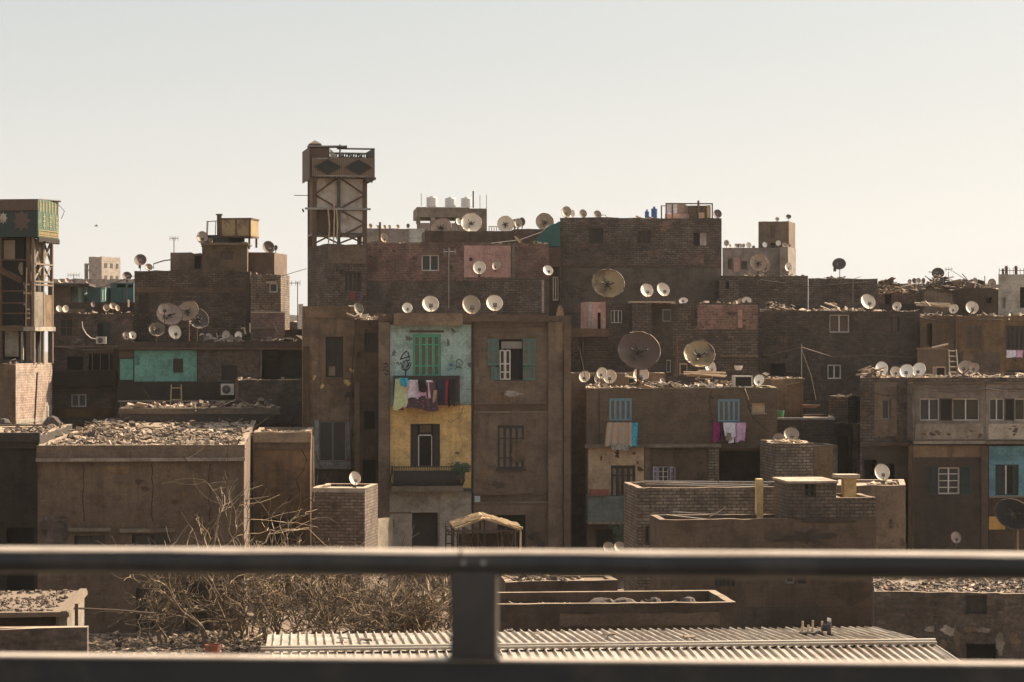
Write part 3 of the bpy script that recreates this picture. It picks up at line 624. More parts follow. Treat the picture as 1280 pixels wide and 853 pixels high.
h = House('side_house', 'shaded narrow house set back between the two apartment buildings', 712, 735, 487, 100, 8, 'plaster_ochre', par=.1); h.dark(729, 496, 733, 510, .3); h.coat(712, 530, 734, 690, 'plaster_darkest', jag=.02); h.finish()  # lower coat paints the shade of the gap as colour
# inside the loggia things
# ------------------------------------------------------------ low brick roofs in front of it
h = House('brick_house', 'roofless brown brick house with sunlit parapet below the balcony with laundry', 797, 1000, 609.5, 80, 3.4, 'brick_tan', par=1.1, rag=.015)
h.win(806, 657, 813, 680, 'wood_brown', 1); weather(h, 800, 614, 960, 660, 10, ['brick_brown', 'plaster_grey'], 2, 7)
h.finish(); C1 = h
h = House('plastered_house', 'brown plastered flat house with open roof room in front of the brick house', 825, 1095, 649, 75, 2.2, 'plaster_brown', par=.9, rag=.015)
h.win(893, 722, 919, 733, 'wood_dark', 2, bars='metal_dark'); h.win(982, 720, 994, 730, 'frame_grey', 1); h.win(998, 720, 1008, 730, 'wood_dark', 1); h.coat(826, 760, 1094, 790, 'plaster_dark', jag=.05)
h.stain(1005, 672, 34, 8, 'plaster_dark', rag=.9, n=70); h.stain(965, 672, 14, 7, 'plaster_dark', t=.018); h.stain(1060, 740, 22, 14, 'plaster_dark'); h.stain(880, 700, 40, 12, 'plaster_grey'); h.stain(1030, 650, 40, 4, 'plaster_dark', t=.026); h.finish(); C2 = h
z2 = C2.z1
h = House('stair_house', 'small brick stair room with a black window on the plastered roof', 985, 1045, 603, 75.02, 2.2, 'brick_tan', par=.06, rag=.01, zb=C2.z1-.45, roof='rub_pale')
h.win(1005, 604.5, 1020, 622, 'wood_dark', 2, 'void', rows=1); h.coat(985.5, 655, 1044, 660, 'plaster_dark', jag=.08) if 0 else None
h.bx('roof_slab', 983, 601.5, 1047, 604, -.12, 2.3, 'roof_dust')
u, z = h.loc(967, 598, 2.0); h.part(MB().box(-.62, -.42, 1.9, 2.25, z2-1.2-.0, h.z1), 'column', 'plaster_yellow')
h.finish(); ST = h
h = House('brick_wall', 'brick parapet wall right of the stair room', 1045.4, 1095, 622, 75.03, 2.1, 'brick_tan', par=.5, rag=.015, zb=C2.z1-.5, cat='wall'); h.finish(); PW = h
zc0 = PW.z1-.4; ps = P(1055, 598, 76.6); pe = P(1070.5, 598, 76.6)
t = empty('roof_canopy', (ps.x, 76.6, PW.zroof), 0, 'flat concrete canopy on a yellow column beside the stair room', 'canopy')
zt = ps.z; MB().box(0, pe.x-ps.x, 0, .4, 0, zt-PW.zroof).build('column', 'plaster_yellow', t)
MB().box(P(1045, 598, 76.6).x-ps.x, pe.x-ps.x+.08, -.15, .6, zt-PW.zroof+.002, zt-PW.zroof+.12, jit=.01).build('slab', 'rub_pale', t)
h = House('plastered_house', 'tall brown plastered wall block with rubble and a cream dish on top', 1046, 1132, 607, 79.5, 3.5, 'plaster_brown', par=.1, rag=.02); weather(h, 1098, 612, 1130, 685, 8, ['plaster_ochre', 'plaster_dark', 'plaster_grey'], 2, 8)
h.finish(); C3 = h
h = House('rubble_house', 'low brick house with junk covered roof and peeling plaster at lower right', 1093, 1300, 741, 66, 8, 'brick_dark', par=.06, rag=.02, roof='rub_mid', rot=-13)
h.win(1207, 744, 1234, 768, 'wood_dark', 3, 'wood_dark', hole=True); h.bx('pilaster', 1168, 742, 1171, 790, -.05, 0, 'brick_brown')
for q_ in ((1163, 787, 9, 5), (1184, 789, 8, 6), (1196, 798, 4, 16), (1212, 787, 9, 4), (1230, 788, 9, 3), (1250, 806, 5, 12), (1268, 800, 7, 9), (1165, 806, 6, 8), (1178, 806, 4, 5)): h.stain(*q_, rnd.choice(['whitewash', 'plaster_sand', 'plaster_sand', 'plaster_brown']), rag=.45)
h.dark(1208, 805, 1246, 830, .5); weather(h, 1100, 750, 1270, 780, 10, ['brick_brown', 'plaster_dark'], 2, 8, .8)
h.finish(); RB = h
# ------------------------------------------------------------ between
h = House('ochre_room', 'plain ochre roof room right of the blue shutter building', 942, 1004, 474, 97, 4, 'plaster_ochre', par=.08, rag=.03); h.finish(); OR = h
h = House('brick_room', 'small brick room with sunlit right side between two roofs', 1036, 1060, 496, 98, 2.8, 'brick_tan', rot=-28, par=.08, rag=.03); h.finish(); BRR = h
h = House('brick_house', 'low dark brick house with pale green roof edge beside the big tan dish', 972, 1043, 524, 93, 6, 'brick_dark', par=.08, rag=.01, roof='rub_mid'); h.bx('coping', 971.5, 522.5, 1043.5, 525, -.06, .2, 'plaster_pale'); h.dark(1050-8, 560, 1042.9, 600, .3) if 0 else None; h.finish(); LB = h
h = House('brick_wall', 'stub of brown brick wall under a heap of sticks beside the yellow panel', 969.5, 1017, 554, 88, 3, 'brick_tan', par=.06, rag=.04, cat='wall'); h.finish(); BW = h
h = House('yellow_wall', 'pale yellow plastered wall behind the brick stub', 1017.5, 1047, 557, 89.5, 2, 'plaster_cream', par=.06, rag=.02, cat='wall'); h.coat(1018, 559, 1041, 640, 'plaster_peach', jag=.03); h.finish()
h = House('back_house', 'dark shaded house with wooden post behind the yellow wall', 1043, 1078, 530, 96, 6, 'plaster_dark', par=.06); h.dark(1046, 545, 1062, 600, .4); h.bx('pilaster', 1066, 530, 1072, 690, -.1, 0, 'plaster_ochre'); h.bx('pilaster', 1049, 530, 1061, 536, -.05, 0, 'plaster_darkest'); h.finish()
# ------------------------------------------------------------ right building
D = House('apartment_building', 'weathered building with white framed bay windows above a blue painted wall at right', 1075, 1300, 472, 88, 14, 'brick_brown', par=.12, rag=.03, cat='building')
D.win(1102, 499, 1113, 525, 'frame_grey', 1, fw=.06); D.coat(1093, 478, 1121, 545, 'plaster_brown', jag=.02); D.coat(1141-18, 478, 1140, 552, 'brick_dark', jag=.02)
D.bx('ledge', 1075, 553, 1141, 557, -.25, 0, 'plaster_dark'); D.dark(1080, 575, 1096, 680, 1., 'plaster_darkest'); D.dark(1101, 580, 1118, 615, .8, 'green_dark'); D.dark(1122, 600, 1137, 680, .6, 'plaster_darkest')
D.coat(1078, 558, 1140, 690, 'plaster_darkest', jag=.01); D.coat(1089, 577, 1100, 600, 'plaster_teal', t=.03, jag=.03) if 0 else None
weather(D, 1077, 480, 1138, 550, 8, ['plaster_brown', 'brick_dark'], 2, 7)
D.finish()
def bay(x0, x1, label, wins, lowmat, up='plaster_brown'):
    hh = House('bay', label, x0, x1, 478, 87.1, .88, up, par=.03, rag=.02)
    return hh
BAYS = []
for x0, x1, lab, wx in ((1141, 1232, 'plastered bay with a stained sill above the dark shuttered window', (1150, 1225)), (1232.4, 1300, 'plastered bay above the blue painted wall at the right edge', (1237, 1295))):
    hh = House('window_bay', lab, x0, x1, 479, 87.15, .84, 'plaster_bay', par=.03, rag=.01, zb=D.loc(1150, 554)[1]+.12, cat='bay')
    q = 0
    a = wx[0]; W_ = wx[1]-wx[0]
    hh.win(wx[0], 498.5, wx[0]+W_*.33, 526, 'frame_white', 2, 'glass_dark', fw=.04); hh.win(wx[0]+W_*.335, 498.5, wx[0]+W_*.54, 526, 'wood_dark', 1, 'void'); hh.win(wx[0]+W_*.545, 498.5, wx[1], 526, 'frame_white', 2, 'curtain', fw=.04)
    hh.coat(x0+3, 530, x1-3, 549, 'whitewash', jag=.12); weather(hh, x0+6, 531, x1-6, 549, 16, ['plaster_brown', 'plaster_dark', 'plaster_cream'], 1.5, 6, .7, t=.022); hh.bx('cornice', x0, 478, x1-.3, 480.5, -.08, 0, 'plaster_grey'); hh.bx('ledge', x0, 486, x1-.3, 487.5, -.04, 0, 'plaster_brown'); hh.bx('ledge', x0-.0, 551.5, x1-.3, 555, -.1, 0, 'concrete')
    hh.finish(); BAYS.append(hh)
h = House('lower_storey', 'stained dark lower wall with white casement and dark green shutters', 1141, 1235, 557, 87.3, .68, 'plaster_ochre', par=.03, rag=.0, cat='house')
wo = h.win(1173, 584.5, 1200, 618, 'frame_white', 2, 'glass_dark', rows=3, fw=.05); h.leaf(1163, 583, 1172.5, 619, 'green_dark', wo, 'green_dark'); h.leaf(1200.5, 583, 1213, 619, 'green_dark', wo, 'green_dark')
h.coat(1142, 572, 1234, 690, 'plaster_darkest', jag=.1, t=.015); h.bx('pilaster', 1226, 557, 1234, 690, -.07, 0, 'plaster_dark'); h.dark(1150, 660, 1180, 690, .3) if 0 else None; h.finish()
h = House('lower_storey', 'lower wall painted blue round a tall window at the right edge', 1235.4, 1300, 557, 87.35, .6, 'plaster_dark', par=.03, rag=.0)
wo = h.win(1244, 581, 1273, 619, 'wood_dark', 1, 'void'); h.leaf(1244, 582, 1256, 618, 'green_dark', wo, 'green_dark', v=.0); h.leaf(1266, 582, 1272, 618, 'green_dark', wo, 'green_dark', v=.0); h.bx('casement', 1257, 582, 1258.5, 618, .03, .08, 'frame_white', wo)
h.coat(1236, 558, 1299, 620, 'plaster_teal', jag=.01); h.bx('ledge', 1235.6, 620, 1299, 622, -.07, 0, 'concrete'); h.coat(1233+3, 646, 1256, 662, 'plaster_yellow', jag=.02); h.finish()

# ------------------------------------------------------------ second row
E = House('brick_building', 'wide dark brick building with white window and junk along its roof', 950, 1150, 389, 106, 12, 'brick_dark', par=.08, rag=.03, cat='building')
E.win(1037, 393.5, 1062, 416, 'frame_white', 2, 'wood_brown', fw=.05); E.win(1107, 397, 1124, 415, 'wood_dark', 2, 'wood_brown', fw=.03)
wo = E.win(1034.5, 456, 1052, 474, 'frame_white', 2, rows=0, fw=.06); E.leaf(1028, 456, 1034, 474, 'wood_dark', wo, 'wood_dark'); E.leaf(1052.5, 456, 1063, 474, 'wood_dark', wo, 'wood_dark')
E.dark(963, 455, 982, 470, .4); weather(E, 955, 394, 1145, 495, 40, ['brick_brown', 'plaster_dark', 'brick_grey_coat'], 2, 14, .5); E.finish()
E2 = House('ochre_building', 'ochre brown building with boarded windows behind the bay window building', 1150, 1300, 395, 105, 12, 'plaster_ochre', par=.1, rag=.04, cat='building')
E2.dark(1158.5, 405, 1165, 433, .3, 'wood_dark'); E2.shut(1207, 406, 1227, 436, 'wood_brown', 2, 'wood_brown'); E2.shut(1257, 407, 1280, 437, 'wood_dark', 4, 'wood_dark'); E2.dark(1258, 463, 1282, 474, .3, 'green_dark')
E2.bx('pilaster', 1194, 398, 1197, 470, -.06, 0, 'plaster_brown'); E2.coat(1151, 398, 1192, 470, 'plaster_brown', jag=.08); E2.coat(1237-20, 440, 1250, 470, 'plaster_dark', jag=.2); weather(E2, 1153, 400, 1290, 470, 18, ['plaster_brown', 'plaster_dark', 'plaster_ochre'], 2, 9); E2.finish()
Hh = House('brick_house', 'long brick house with pink painted corner room and narrow windows', 757, 948, 379, 104, 9, 'brick_brown', par=.08, rag=.05)
Hh.win(763.5, 388, 778, 404, 'frame_white', 3, 'glass_dark', fw=.035); Hh.bx('window_frame', 797.5, 387, 803, 405, -.03, .0, 'plaster_pink'); Hh.win(828, 386.5, 839.5, 402.5, 'frame_grey', 1, fw=.06); Hh.win(863, 386, 870, 400, 'wood_brown', 1, 'wood_brown')
Hh.win(833, 450, 839, 466, 'frame_white', 1, fw=.035)
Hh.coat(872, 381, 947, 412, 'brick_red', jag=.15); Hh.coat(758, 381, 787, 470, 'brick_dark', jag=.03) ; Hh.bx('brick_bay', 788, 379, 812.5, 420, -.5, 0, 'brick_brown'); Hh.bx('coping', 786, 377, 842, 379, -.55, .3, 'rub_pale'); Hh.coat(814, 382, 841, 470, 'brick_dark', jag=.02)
Hh.bx('niche', 922.5, 387, 927.5, 410, -.06, -.02, 'plaster_pink'); Hh.bx('ledge', 900, 444.5, 948, 446, -.1, 0, 'rub_mid'); weather(Hh, 815, 384, 945, 468, 26, ['brick_dark', 'plaster_brown', 'brick_brown'], 2, 9, .8); Hh.finish()
h = House('pink_room', 'pink painted roof room with open door left of the brick house', 736, 757, 377.5, 104, 3, 'plaster_pink', par=.05, rag=.02); h.dark(747, 391, 751, 411, .3); h.bx('pilaster', 736.2, 378, 740, 412, -.05, 0, 'plaster_pale'); h.finish(); PK = h
h = House('brick_house', 'shaded lower brick storey with ledge beneath the pink room', 713, 760, 412, 102.6, 1.3, 'brick_dark', par=.05, rag=.03); h.band(713, 411, 760, 421, .25, 'plaster_brown', 'ledge'); h.bx('pilaster', 727, 421, 730, 468, -.1, 0, 'wood_dark'); h.finish()
h = House('back_wall', 'low grey brown wall with two small windows behind the dishes', 713, 832, 466.5, 99.5, 2.2, 'plaster_grey', par=.05, rag=.02, cat='wall'); h.win(733, 470, 744, 484, 'wood_brown', 1); h.win(785, 472, 794, 483, 'frame_grey', 1); h.finish(); LW = h
# third row
I = House('brick_building', 'red brick building with pink plastered corner behind the painted bay', 457, 686, 304, 112, 9, 'brick_red', par=.1, rag=.04, cat='building')
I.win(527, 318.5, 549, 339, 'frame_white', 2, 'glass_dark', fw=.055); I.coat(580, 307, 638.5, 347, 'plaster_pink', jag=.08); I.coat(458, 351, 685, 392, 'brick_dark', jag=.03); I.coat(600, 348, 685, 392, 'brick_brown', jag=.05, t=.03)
I.bx('pilaster', 639.5, 306, 643.5, 347, -.05, 0, 'concrete'); r = I.rect(586.5, 322.5, 590.5, 326.5); I.part(MB().box(r[0], r[1], -.03, -.01, r[2], r[3]), 'vent', 'void'); I.bx('pilaster', 677, 350, 680, 391, -.06, 0, 'brick_salmon'); weather(I, 460, 308, 575, 348, 16, ['brick_dark', 'brick_red', 'plaster_dark'], 2, 8, .6); weather(I, 460, 353, 680, 388, 20, ['brick_brown', 'plaster_dark', 'brick_grey_coat'], 2, 10, .6); I.finish()  # the pale salmon pilaster paints in a sunlit brick edge
TB = House('brick_tower_base', 'brown brick building carrying the tall steel water tower', 409, 459, 305.5, 111, 3.2, 'brick_brown', rot=16, par=.06, rag=.03, cat='building')
TB.win(431, 340, 452, 365, 'wood_brown', 4, 'wood_dark', fw=.04); TB.coat(409.5, 306, 457, 330, 'plaster_grey', jag=.1); weather(TB, 411, 330, 455, 380, 8, ['plaster_dark', 'brick_dark'], 2, 6); TB.finish()
h = House('roof_wall', 'long dark parapet behind the red brick roof with big dishes', 531, 643, 289, 123, 3, 'plaster_dark', par=.05, rag=.02, cat='wall'); h.bx('pilaster', 552, 289, 554, 303, -.04, 0, 'plaster_darkest'); h.finish(); PRW = h
h = House('roof_wall', 'lower brown parapet under the small round dishes', 643, 690, 286.5, 125, 3, 'plaster_brown', par=.05, rag=.02, cat='wall'); h.finish(); PR2 = h
G = House('brick_building', 'tall plain brown brick building with three small windows', 700, 902, 272.5, 122, 10, 'brick_brown', par=.1, rag=.03, cat='building')
G.win(736, 286, 754, 304, 'wood_dark', 2, 'wood_dark', fw=.04, lintel='plaster_brown'); G.win(796.5, 288.5, 814, 305, 'wood_brown', 3, 'wood_dark', fw=.04); G.win(867, 291, 883, 307.5, 'wood_dark', 2, 'void', fw=.02); G.bx('shutter', 875, 291.5, 883, 307, .02, .05, 'panel_pale')
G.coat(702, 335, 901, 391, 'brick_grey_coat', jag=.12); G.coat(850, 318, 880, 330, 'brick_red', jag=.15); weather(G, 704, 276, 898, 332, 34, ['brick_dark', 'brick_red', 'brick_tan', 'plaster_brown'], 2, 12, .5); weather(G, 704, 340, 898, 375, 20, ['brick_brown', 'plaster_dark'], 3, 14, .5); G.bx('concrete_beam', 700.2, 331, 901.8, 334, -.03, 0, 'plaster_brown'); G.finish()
h = House('gap_house', 'shaded house with white door under the green awning', 679, 700, 309, 120, 4, 'plaster_dark', par=.05, rag=.02); h.win(691, 346, 698.5, 376, 'frame_white', 2, 'curtain', fw=.05); h.bx('balcony', 684, 310, 700, 334, -.5, 0, 'plaster_grey'); h.finish(); GH = h
Fh = House('brick_building', 'long windowless brown brick building left half of the flat roof row', 899, 1010, 345, 120, 9, 'brick_brown', par=.08, rag=.02, cat='building'); r = Fh.rect(907, 352, 912, 361); Fh.hole(r, .2); Fh.part(MB().box(r[0], r[1], .17, .2, r[2], r[3]), 'vent', 'void'); Fh.coat(990, 360, 1002, 390, 'brick_dark', jag=.03); weather(Fh, 902, 348, 1006, 388, 16, ['brick_dark', 'brick_grey_coat'], 2, 9, .6); Fh.finish()
F2 = House('brick_building', 'long windowless brown brick building under the single dark dish', 1010.4, 1097, 348.5, 120, 9, 'brick_brown', par=.08, rag=.02, cat='building'); F2.bx('pilaster', 1065, 349, 1067, 390, -.05, 0, 'concrete'); weather(F2, 1013, 351, 1095, 388, 14, ['brick_dark', 'brick_grey_coat'], 2, 9, .6); F2.finish()
# far right clutter of houses
h = House('brick_house', 'cluttered brown house with lumber on its roof at the far right', 1152, 1250, 361, 119, 6, 'plaster_dark', par=.05, rag=.06); h.coat(1155, 365, 1190, 392, 'plaster_brown', jag=.1); h.dark(1232, 372, 1240, 379, .3)
h.finish(); KR = h
h = House('brick_house', 'small reddish brick hut with open door right of the long brick building', 1098, 1152, 367, 124, 5, 'brick_red', par=.05, rag=.06); h.dark(1106, 368, 1114, 380, .4); h.coat(1098, 380, 1151, 392, 'brick_dark', jag=.1); h.finish(); KH = h
h = House('far_house', 'low brown house on the horizon behind the brick hut', 1097, 1155, 357, 150, 8, 'plaster_brown', par=.05, rag=.03); h.finish(); KF = h
h = House('pale_building', 'pale grey plastered building with railing posts at the far right', 1248, 1300, 343, 112, 6, 'plaster_pale', par=.1, rag=.01, cat='building'); h.dark(1275, 359, 1290, 385, .5); h.win(1252, 372, 1257, 386, 'frame_grey', 1, 'plaster_pale'); h.finish(); PB = h
h = House('far_building', 'beige building far behind with orange panels and rows of dishes', 903, 974, 310, 168, 8, 'plaster_far', par=.08, rag=.02, cat='building', rot=0)
h.bx('panel', 917, 322, 924.5, 340, -.08, 0, 'plaster_pink'); h.win(909, 323, 916, 338, 'frame_grey', 1, 'curtain'); h.win(926, 326, 935, 338, 'frame_grey', 1, 'curtain'); h.finish(); FB = h
h = House('far_building', 'beige corner block with sunlit side behind the long brick building', 974.5, 985, 309, 167, 2.6, 'plaster_far', par=.08, rag=.02, cat='building', rot=-24); h.finish(); FB2 = h
h = House('stair_tower', 'tall plain brown stair tower rising from the far beige building', 948, 986, 277, 170, 3.2, 'plaster_brown', par=.08, rag=.01, cat='building', rot=-20); h.win(963, 282, 969, 298, 'wood_brown', 1, 'wood_brown'); h.dark(963, 304, 969, 310, .3); h.finish(); FT = h
h = House('far_building', 'low beige house on the skyline between the water tower and the tanks', 459, 532, 286, 165, 8, 'plaster_far', par=.05, rag=.02); h.bx('whitewash', 511, 286, 531, 303, -.05, 0, 'plaster_pale'); h.finish(); FM = h
# building with roof tanks
h = House('far_building', 'unfinished concrete building with open top storey below three roof tanks', 521, 590, 279, 176, 6, 'concrete', par=.05, rag=.01, cat='building')
h.finish(); FC = h
zt0 = FC.z1; r = FC.rect(521, 259, 609, 275)
for x0, x1 in ((521, 525.5), (538.5, 544), (570, 577), (586, 589.5)): FC.bx('column', x0, 272, x1, 279.5, .02, 1.2, 'concrete')
FC.bx('upper_storey', 521, 259, 587, 272, .0, 5.5, 'concrete')
FC.bx('stair_block', 587.4, 260.5, 609, 290, .3, 4, 'concrete')
# left rows
h = House('brick_building', 'dark brick building under the teal one with white framed window at left', 61, 166, 392, 112, 8, 'brick_dark', rot=4, par=.08, rag=.05, cat='building')
wo = h.win(75, 399, 91, 421, 'terracotta', 2, 'green_dark', rows=1, fw=.04); wo = h.win(121, 403, 130, 422, 'wood_dark', 1, 'void'); h.bx('door_leaf', 130.5, 403, 138, 423, -.05, 0, 'green_dark')
h.band(61, 432, 166, 434.5, .12, 'rub_mid', 'ledge'); h.dark(111, 443, 141, 463, 1.2, 'plaster_darkest', 'loggia'); h.bx('fascia', 109, 434.8, 142, 442, -.1, 0, 'wood_brown'); h.dark(84, 446, 104, 463, .4)
for x in (115, 125, 136): h.bx('post', x, 443, x+.8, 463, .0, .05, 'frame_grey')
h.bx('balcony', 62, 464, 144, 482, -.6, 0, 'plaster_darkest'); h.win(89, 493, 108, 509, 'frame_white', 2, fw=.06); h.coat(62, 484, 140, 511, 'brick_brown', jag=.03); h.coat(62, 511, 140, 521, 'plaster_ochre', jag=.02, t=.02); weather(h, 64, 396, 162, 430, 12, ['brick_red', 'plaster_dark', 'brick_brown'], 2, 7); h.finish(); BL = h
T = House('teal_house', 'dark house with bright turquoise wall panel and roof full of dishes', 148, 379, 427, 108, 9, 'plaster_dark', par=.06, rag=.03)
T.win(201.5+15, 448.5, 229, 466, 'wood_dark', 1, 'wood_dark', d=.1); T.coat(168, 438, 246, 477, 'plaster_turq', jag=.01); T.bx('fascia', 148, 428, 379, 434.5, -.2, 0, 'plaster_dark'); T.bx('ledge', 148, 434.8, 379, 437, -.28, 0, 'plaster_brown')
T.coat(150, 449, 166.5, 475, 'plaster_turq', jag=.01); T.bx('fascia', 149, 438, 167, 447, -.06, 0, 'wood_brown'); T.bx('balcony', 148, 477.5, 292, 500, -.35, 0, 'plaster_darkest'); T.bx('ledge', 148, 500.5, 296, 502.5, -.4, 0, 'concrete')
T.win(277, 457, 297, 476, 'wood_dark', 3, 'wood_dark'); T.coat(150, 504, 250, 521, 'plaster_bluegrey', jag=.01)
T.dark(327, 439, 377, 476, 1.6, 'plaster_bluegrey', 'loggia'); T.bx('door', 330, 452, 348, 476, 1.2, 1.5, 'wood_dark'); T.bx('pilaster', 325.5, 437, 327, 476, -.06, 0, 'concrete')
T.coat(247, 438, 325, 500, 'brick_dark', jag=.02); weather(T, 250, 440, 322, 498, 10, ['plaster_brown', 'brick_brown'], 2, 8); weather(T, 170, 440, 244, 475, 8, ['plaster_turq'], 2, 7); T.finish()
h = House('brick_wall', 'dark brick enclosure with sunlit top in front of the turquoise house', 294, 379, 475, 106, 1.6, 'brick_dark', par=.08, rag=.04, cat='wall', roof='rub_pale'); h.bx('pilaster', 294, 474, 298, 520, -.06, 0, 'plaster_brown'); h.finish(); BE = h
J = House('brick_building', 'brown brick building behind the heap of large dishes', 168, 313, 339, 118, 8, 'brick_brown', par=.1, rag=.04, cat='building')
J.coat(168.5, 359, 312, 366, 'plaster_grey', jag=.02); J.win(173, 368, 186, 392, 'wood_dark', 2, 'wood_dark'); J.bx('pilaster', 307, 340, 313, 420, -.08, 0, 'plaster_dark'); weather(J, 190, 342, 305, 356, 8, ['brick_tan', 'brick_dark'], 2, 6, .6); weather(J, 190, 369, 305, 420, 16, ['brick_dark', 'brick_tan', 'plaster_dark'], 2, 10, .7); J.finish()
h = House('brick_building', 'brick house with small white window and sunlit right side', 313.4, 351, 343.5, 117.5, 2.4, 'brick_tan', par=.1, rag=.03, rot=-10, cat='building'); h.win(336, 354, 347, 366, 'frame_white', 1, fw=.07); h.bx('lintel', 333, 352, 346, 354.5, -.1, 0, 'rub_pale'); weather(h, 315, 370, 349, 390, 5, ['brick_red', 'brick_dark'], 2, 5); h.finish(); J2 = h
h = House('red_wall', 'rusty red wall panel below the small white window', 313.5, 356, 391, 111, .5, 'brick_red', par=.05, rag=.01, cat='wall'); h.bx('ledge', 314, 409.5, 356, 411, -.05, 0, 'rub_mid'); h.bx('coping', 313.5, 389.8, 356, 391.5, -.05, .3, 'rub_pale'); h.finish()
h = House('roof_room', 'grey brown roof room with shuttered window and tilted white roof edge', 252.5, 309, 306, 119.5, 3.5, 'plaster_grey', par=.05, rag=.02, zb=J.zroof-1); h.win(276, 314, 291, 325, 'wood_brown', 2, 'wood_brown'); h.bx('roof_edge', 251, 303.5, 311, 306.5, -.15, 3.6, 'rub_mid'); h.finish(); RR = h
h = House('roof_room', 'low brown roof room left of the grey one with a chipped corner', 213, 252, 316.5, 121.5, 3.5, 'plaster_brown', par=.05, rag=.04, zb=J.zroof-1); h.dark(243, 320, 251, 336, .3); h.finish(); RR2 = h
h = House('roof_room', 'plain brown roof room with sunlit right side under the tank dish', 309.4, 343, 316, 122.5, 3, 'plaster_brown', par=.05, rag=.03, rot=-12, zb=8); h.finish(); RR3 = h
h = House('roof_wall', 'low dark parapet wall behind the small paired dishes at left', 61, 168, 378, 125, 2, 'plaster_dark', par=.05, rag=.02, cat='wall'); h.coat(61, 386, 106, 392, 'plaster_ochre', jag=.02); h.finish(); LP = h
h = House('tin_room', 'pinkish brown roof shack with black roof edge behind the left tower', 60, 88, 358, 130, 4, 'plaster_brown', par=.04, rag=.01); h.bx('roof_edge', 60, 354.5, 112, 357.5, -.3, 4, 'wood_dark'); h.finish(); TR = h
h = House('tin_room', 'mint striped shack with sunlit side among the left roofs', 89, 99, 359, 131, 4, 'mint_sheet', par=.04, rag=.0, rot=-20)
for k in range(5): h.bx('batten', 89.5+k*2, 359, 90+k*2, 372, -.04, 0, 'plaster_pale')
h.finish()
h = House('tin_room', 'teal tin shack with a pale mint door frame', 109, 126, 359.5, 131, 3, 'teal_sheet', par=.04, rag=.0, rot=-14); h.finish()
h.bx('door_frame', 126, 360, 128, 375, -.02, .1, 'mint_sheet'); h.bx('door_frame', 130, 360, 131.5, 376, -.02, .1, 'mint_sheet'); h.bx('door_frame', 126, 359.5, 131.5, 361.5, -.02, .1, 'mint_sheet')
h = House('tin_room', 'green teal shack with dark openings beside the brick building', 138, 167, 354, 132, 3, 'teal_sheet', par=.04, rag=.0); h.dark(146, 355, 157, 359.5, .3); h.dark(160, 356, 166, 360, .3); h.bx('batten', 152.5, 360, 153.2, 376, -.04, 0, 'wood_dark'); h.finish()
h = House('far_tower', 'pale unfinished apartment tower far away behind the left roofs', 111, 127, 321, 420, 6, 'plaster_far', par=.1, rag=.1, cat='building', rot=-28)
h.bx('concrete_frame', 105.5, 329.5, 111, 331.5, 0, 1, 'plaster_far'); h.bx('concrete_frame', 105.5, 337, 111, 338.5, 0, 1, 'plaster_far'); h.bx('column', 105.5, 329.5, 107, 352, 0, .8, 'plaster_far')
for k in range(5):
    for j in range(3): h.part(MB().box(h.u1, h.u1+.05, .9+j*1.8, 1.7+j*1.8, h.z1-1.9-k*2.1, h.z1-1.1-k*2.1), 'window', 'wood_dark')
h.finish(); FT2 = h
h = House('far_house', 'low far house in haze at the foot of the pale apartment tower', 60, 168, 349, 330, 10, 'plaster_far', par=.1, rag=.1); h.finish()
h = House('far_building', 'faint white tower block seen through the gap left of the water tower', 373, 379, 380, 800, 20, 'plaster_far', par=.1, rag=.1, cat='building'); h.finish()
h = House('far_building', 'faint low grey block seen through the gap left of the water tower', 355, 386, 394, 700, 20, 'plaster_far', par=.1, rag=.1, cat='building'); h.finish()
for (x0, x1, y, Y, lab) in ((1090, 1170, 355, 240, 'low hazy house row behind the brick hut'), (1165, 1262, 356, 260, 'low hazy house row behind the lumber roof'), (640, 705, 300, 200, 'plain far house behind the green awning'), (356, 372, 402, 135, 'small brown hut at the bottom of the sky gap'), (355, 383, 412, 118, 'grey tin wall beneath the sky gap')):
    hh = House('far_house', lab, x0, x1, y, Y, 6, 'plaster_far' if Y > 150 else 'plaster_brown', par=.05, rag=.05); hh.finish()

HAZE = .00012
def merge(hh, into):
    X = into.M.inverted() @ hh.M
    for c in [c for c in bpy.data.objects if c.parent == hh.root]:
        c.parent = into.root; c.matrix_basis = X @ c.matrix_basis
    bpy.data.objects.remove(hh.root)
for hh in HOUSES[:]:
    if hh.name in ('window_bay', 'lower_storey'): merge(hh, D)
for hh in (ST, PW): merge(hh, C2)
for c in [c for c in bpy.data.objects if c.parent == t0_] if (t0_ := bpy.data.objects.get('roof_canopy')) else []:
    c.parent = C2.root; c.matrix_basis = C2.M.inverted() @ Matrix.Translation(t0_.location) @ c.matrix_basis
if t0_: bpy.data.objects.remove(t0_)

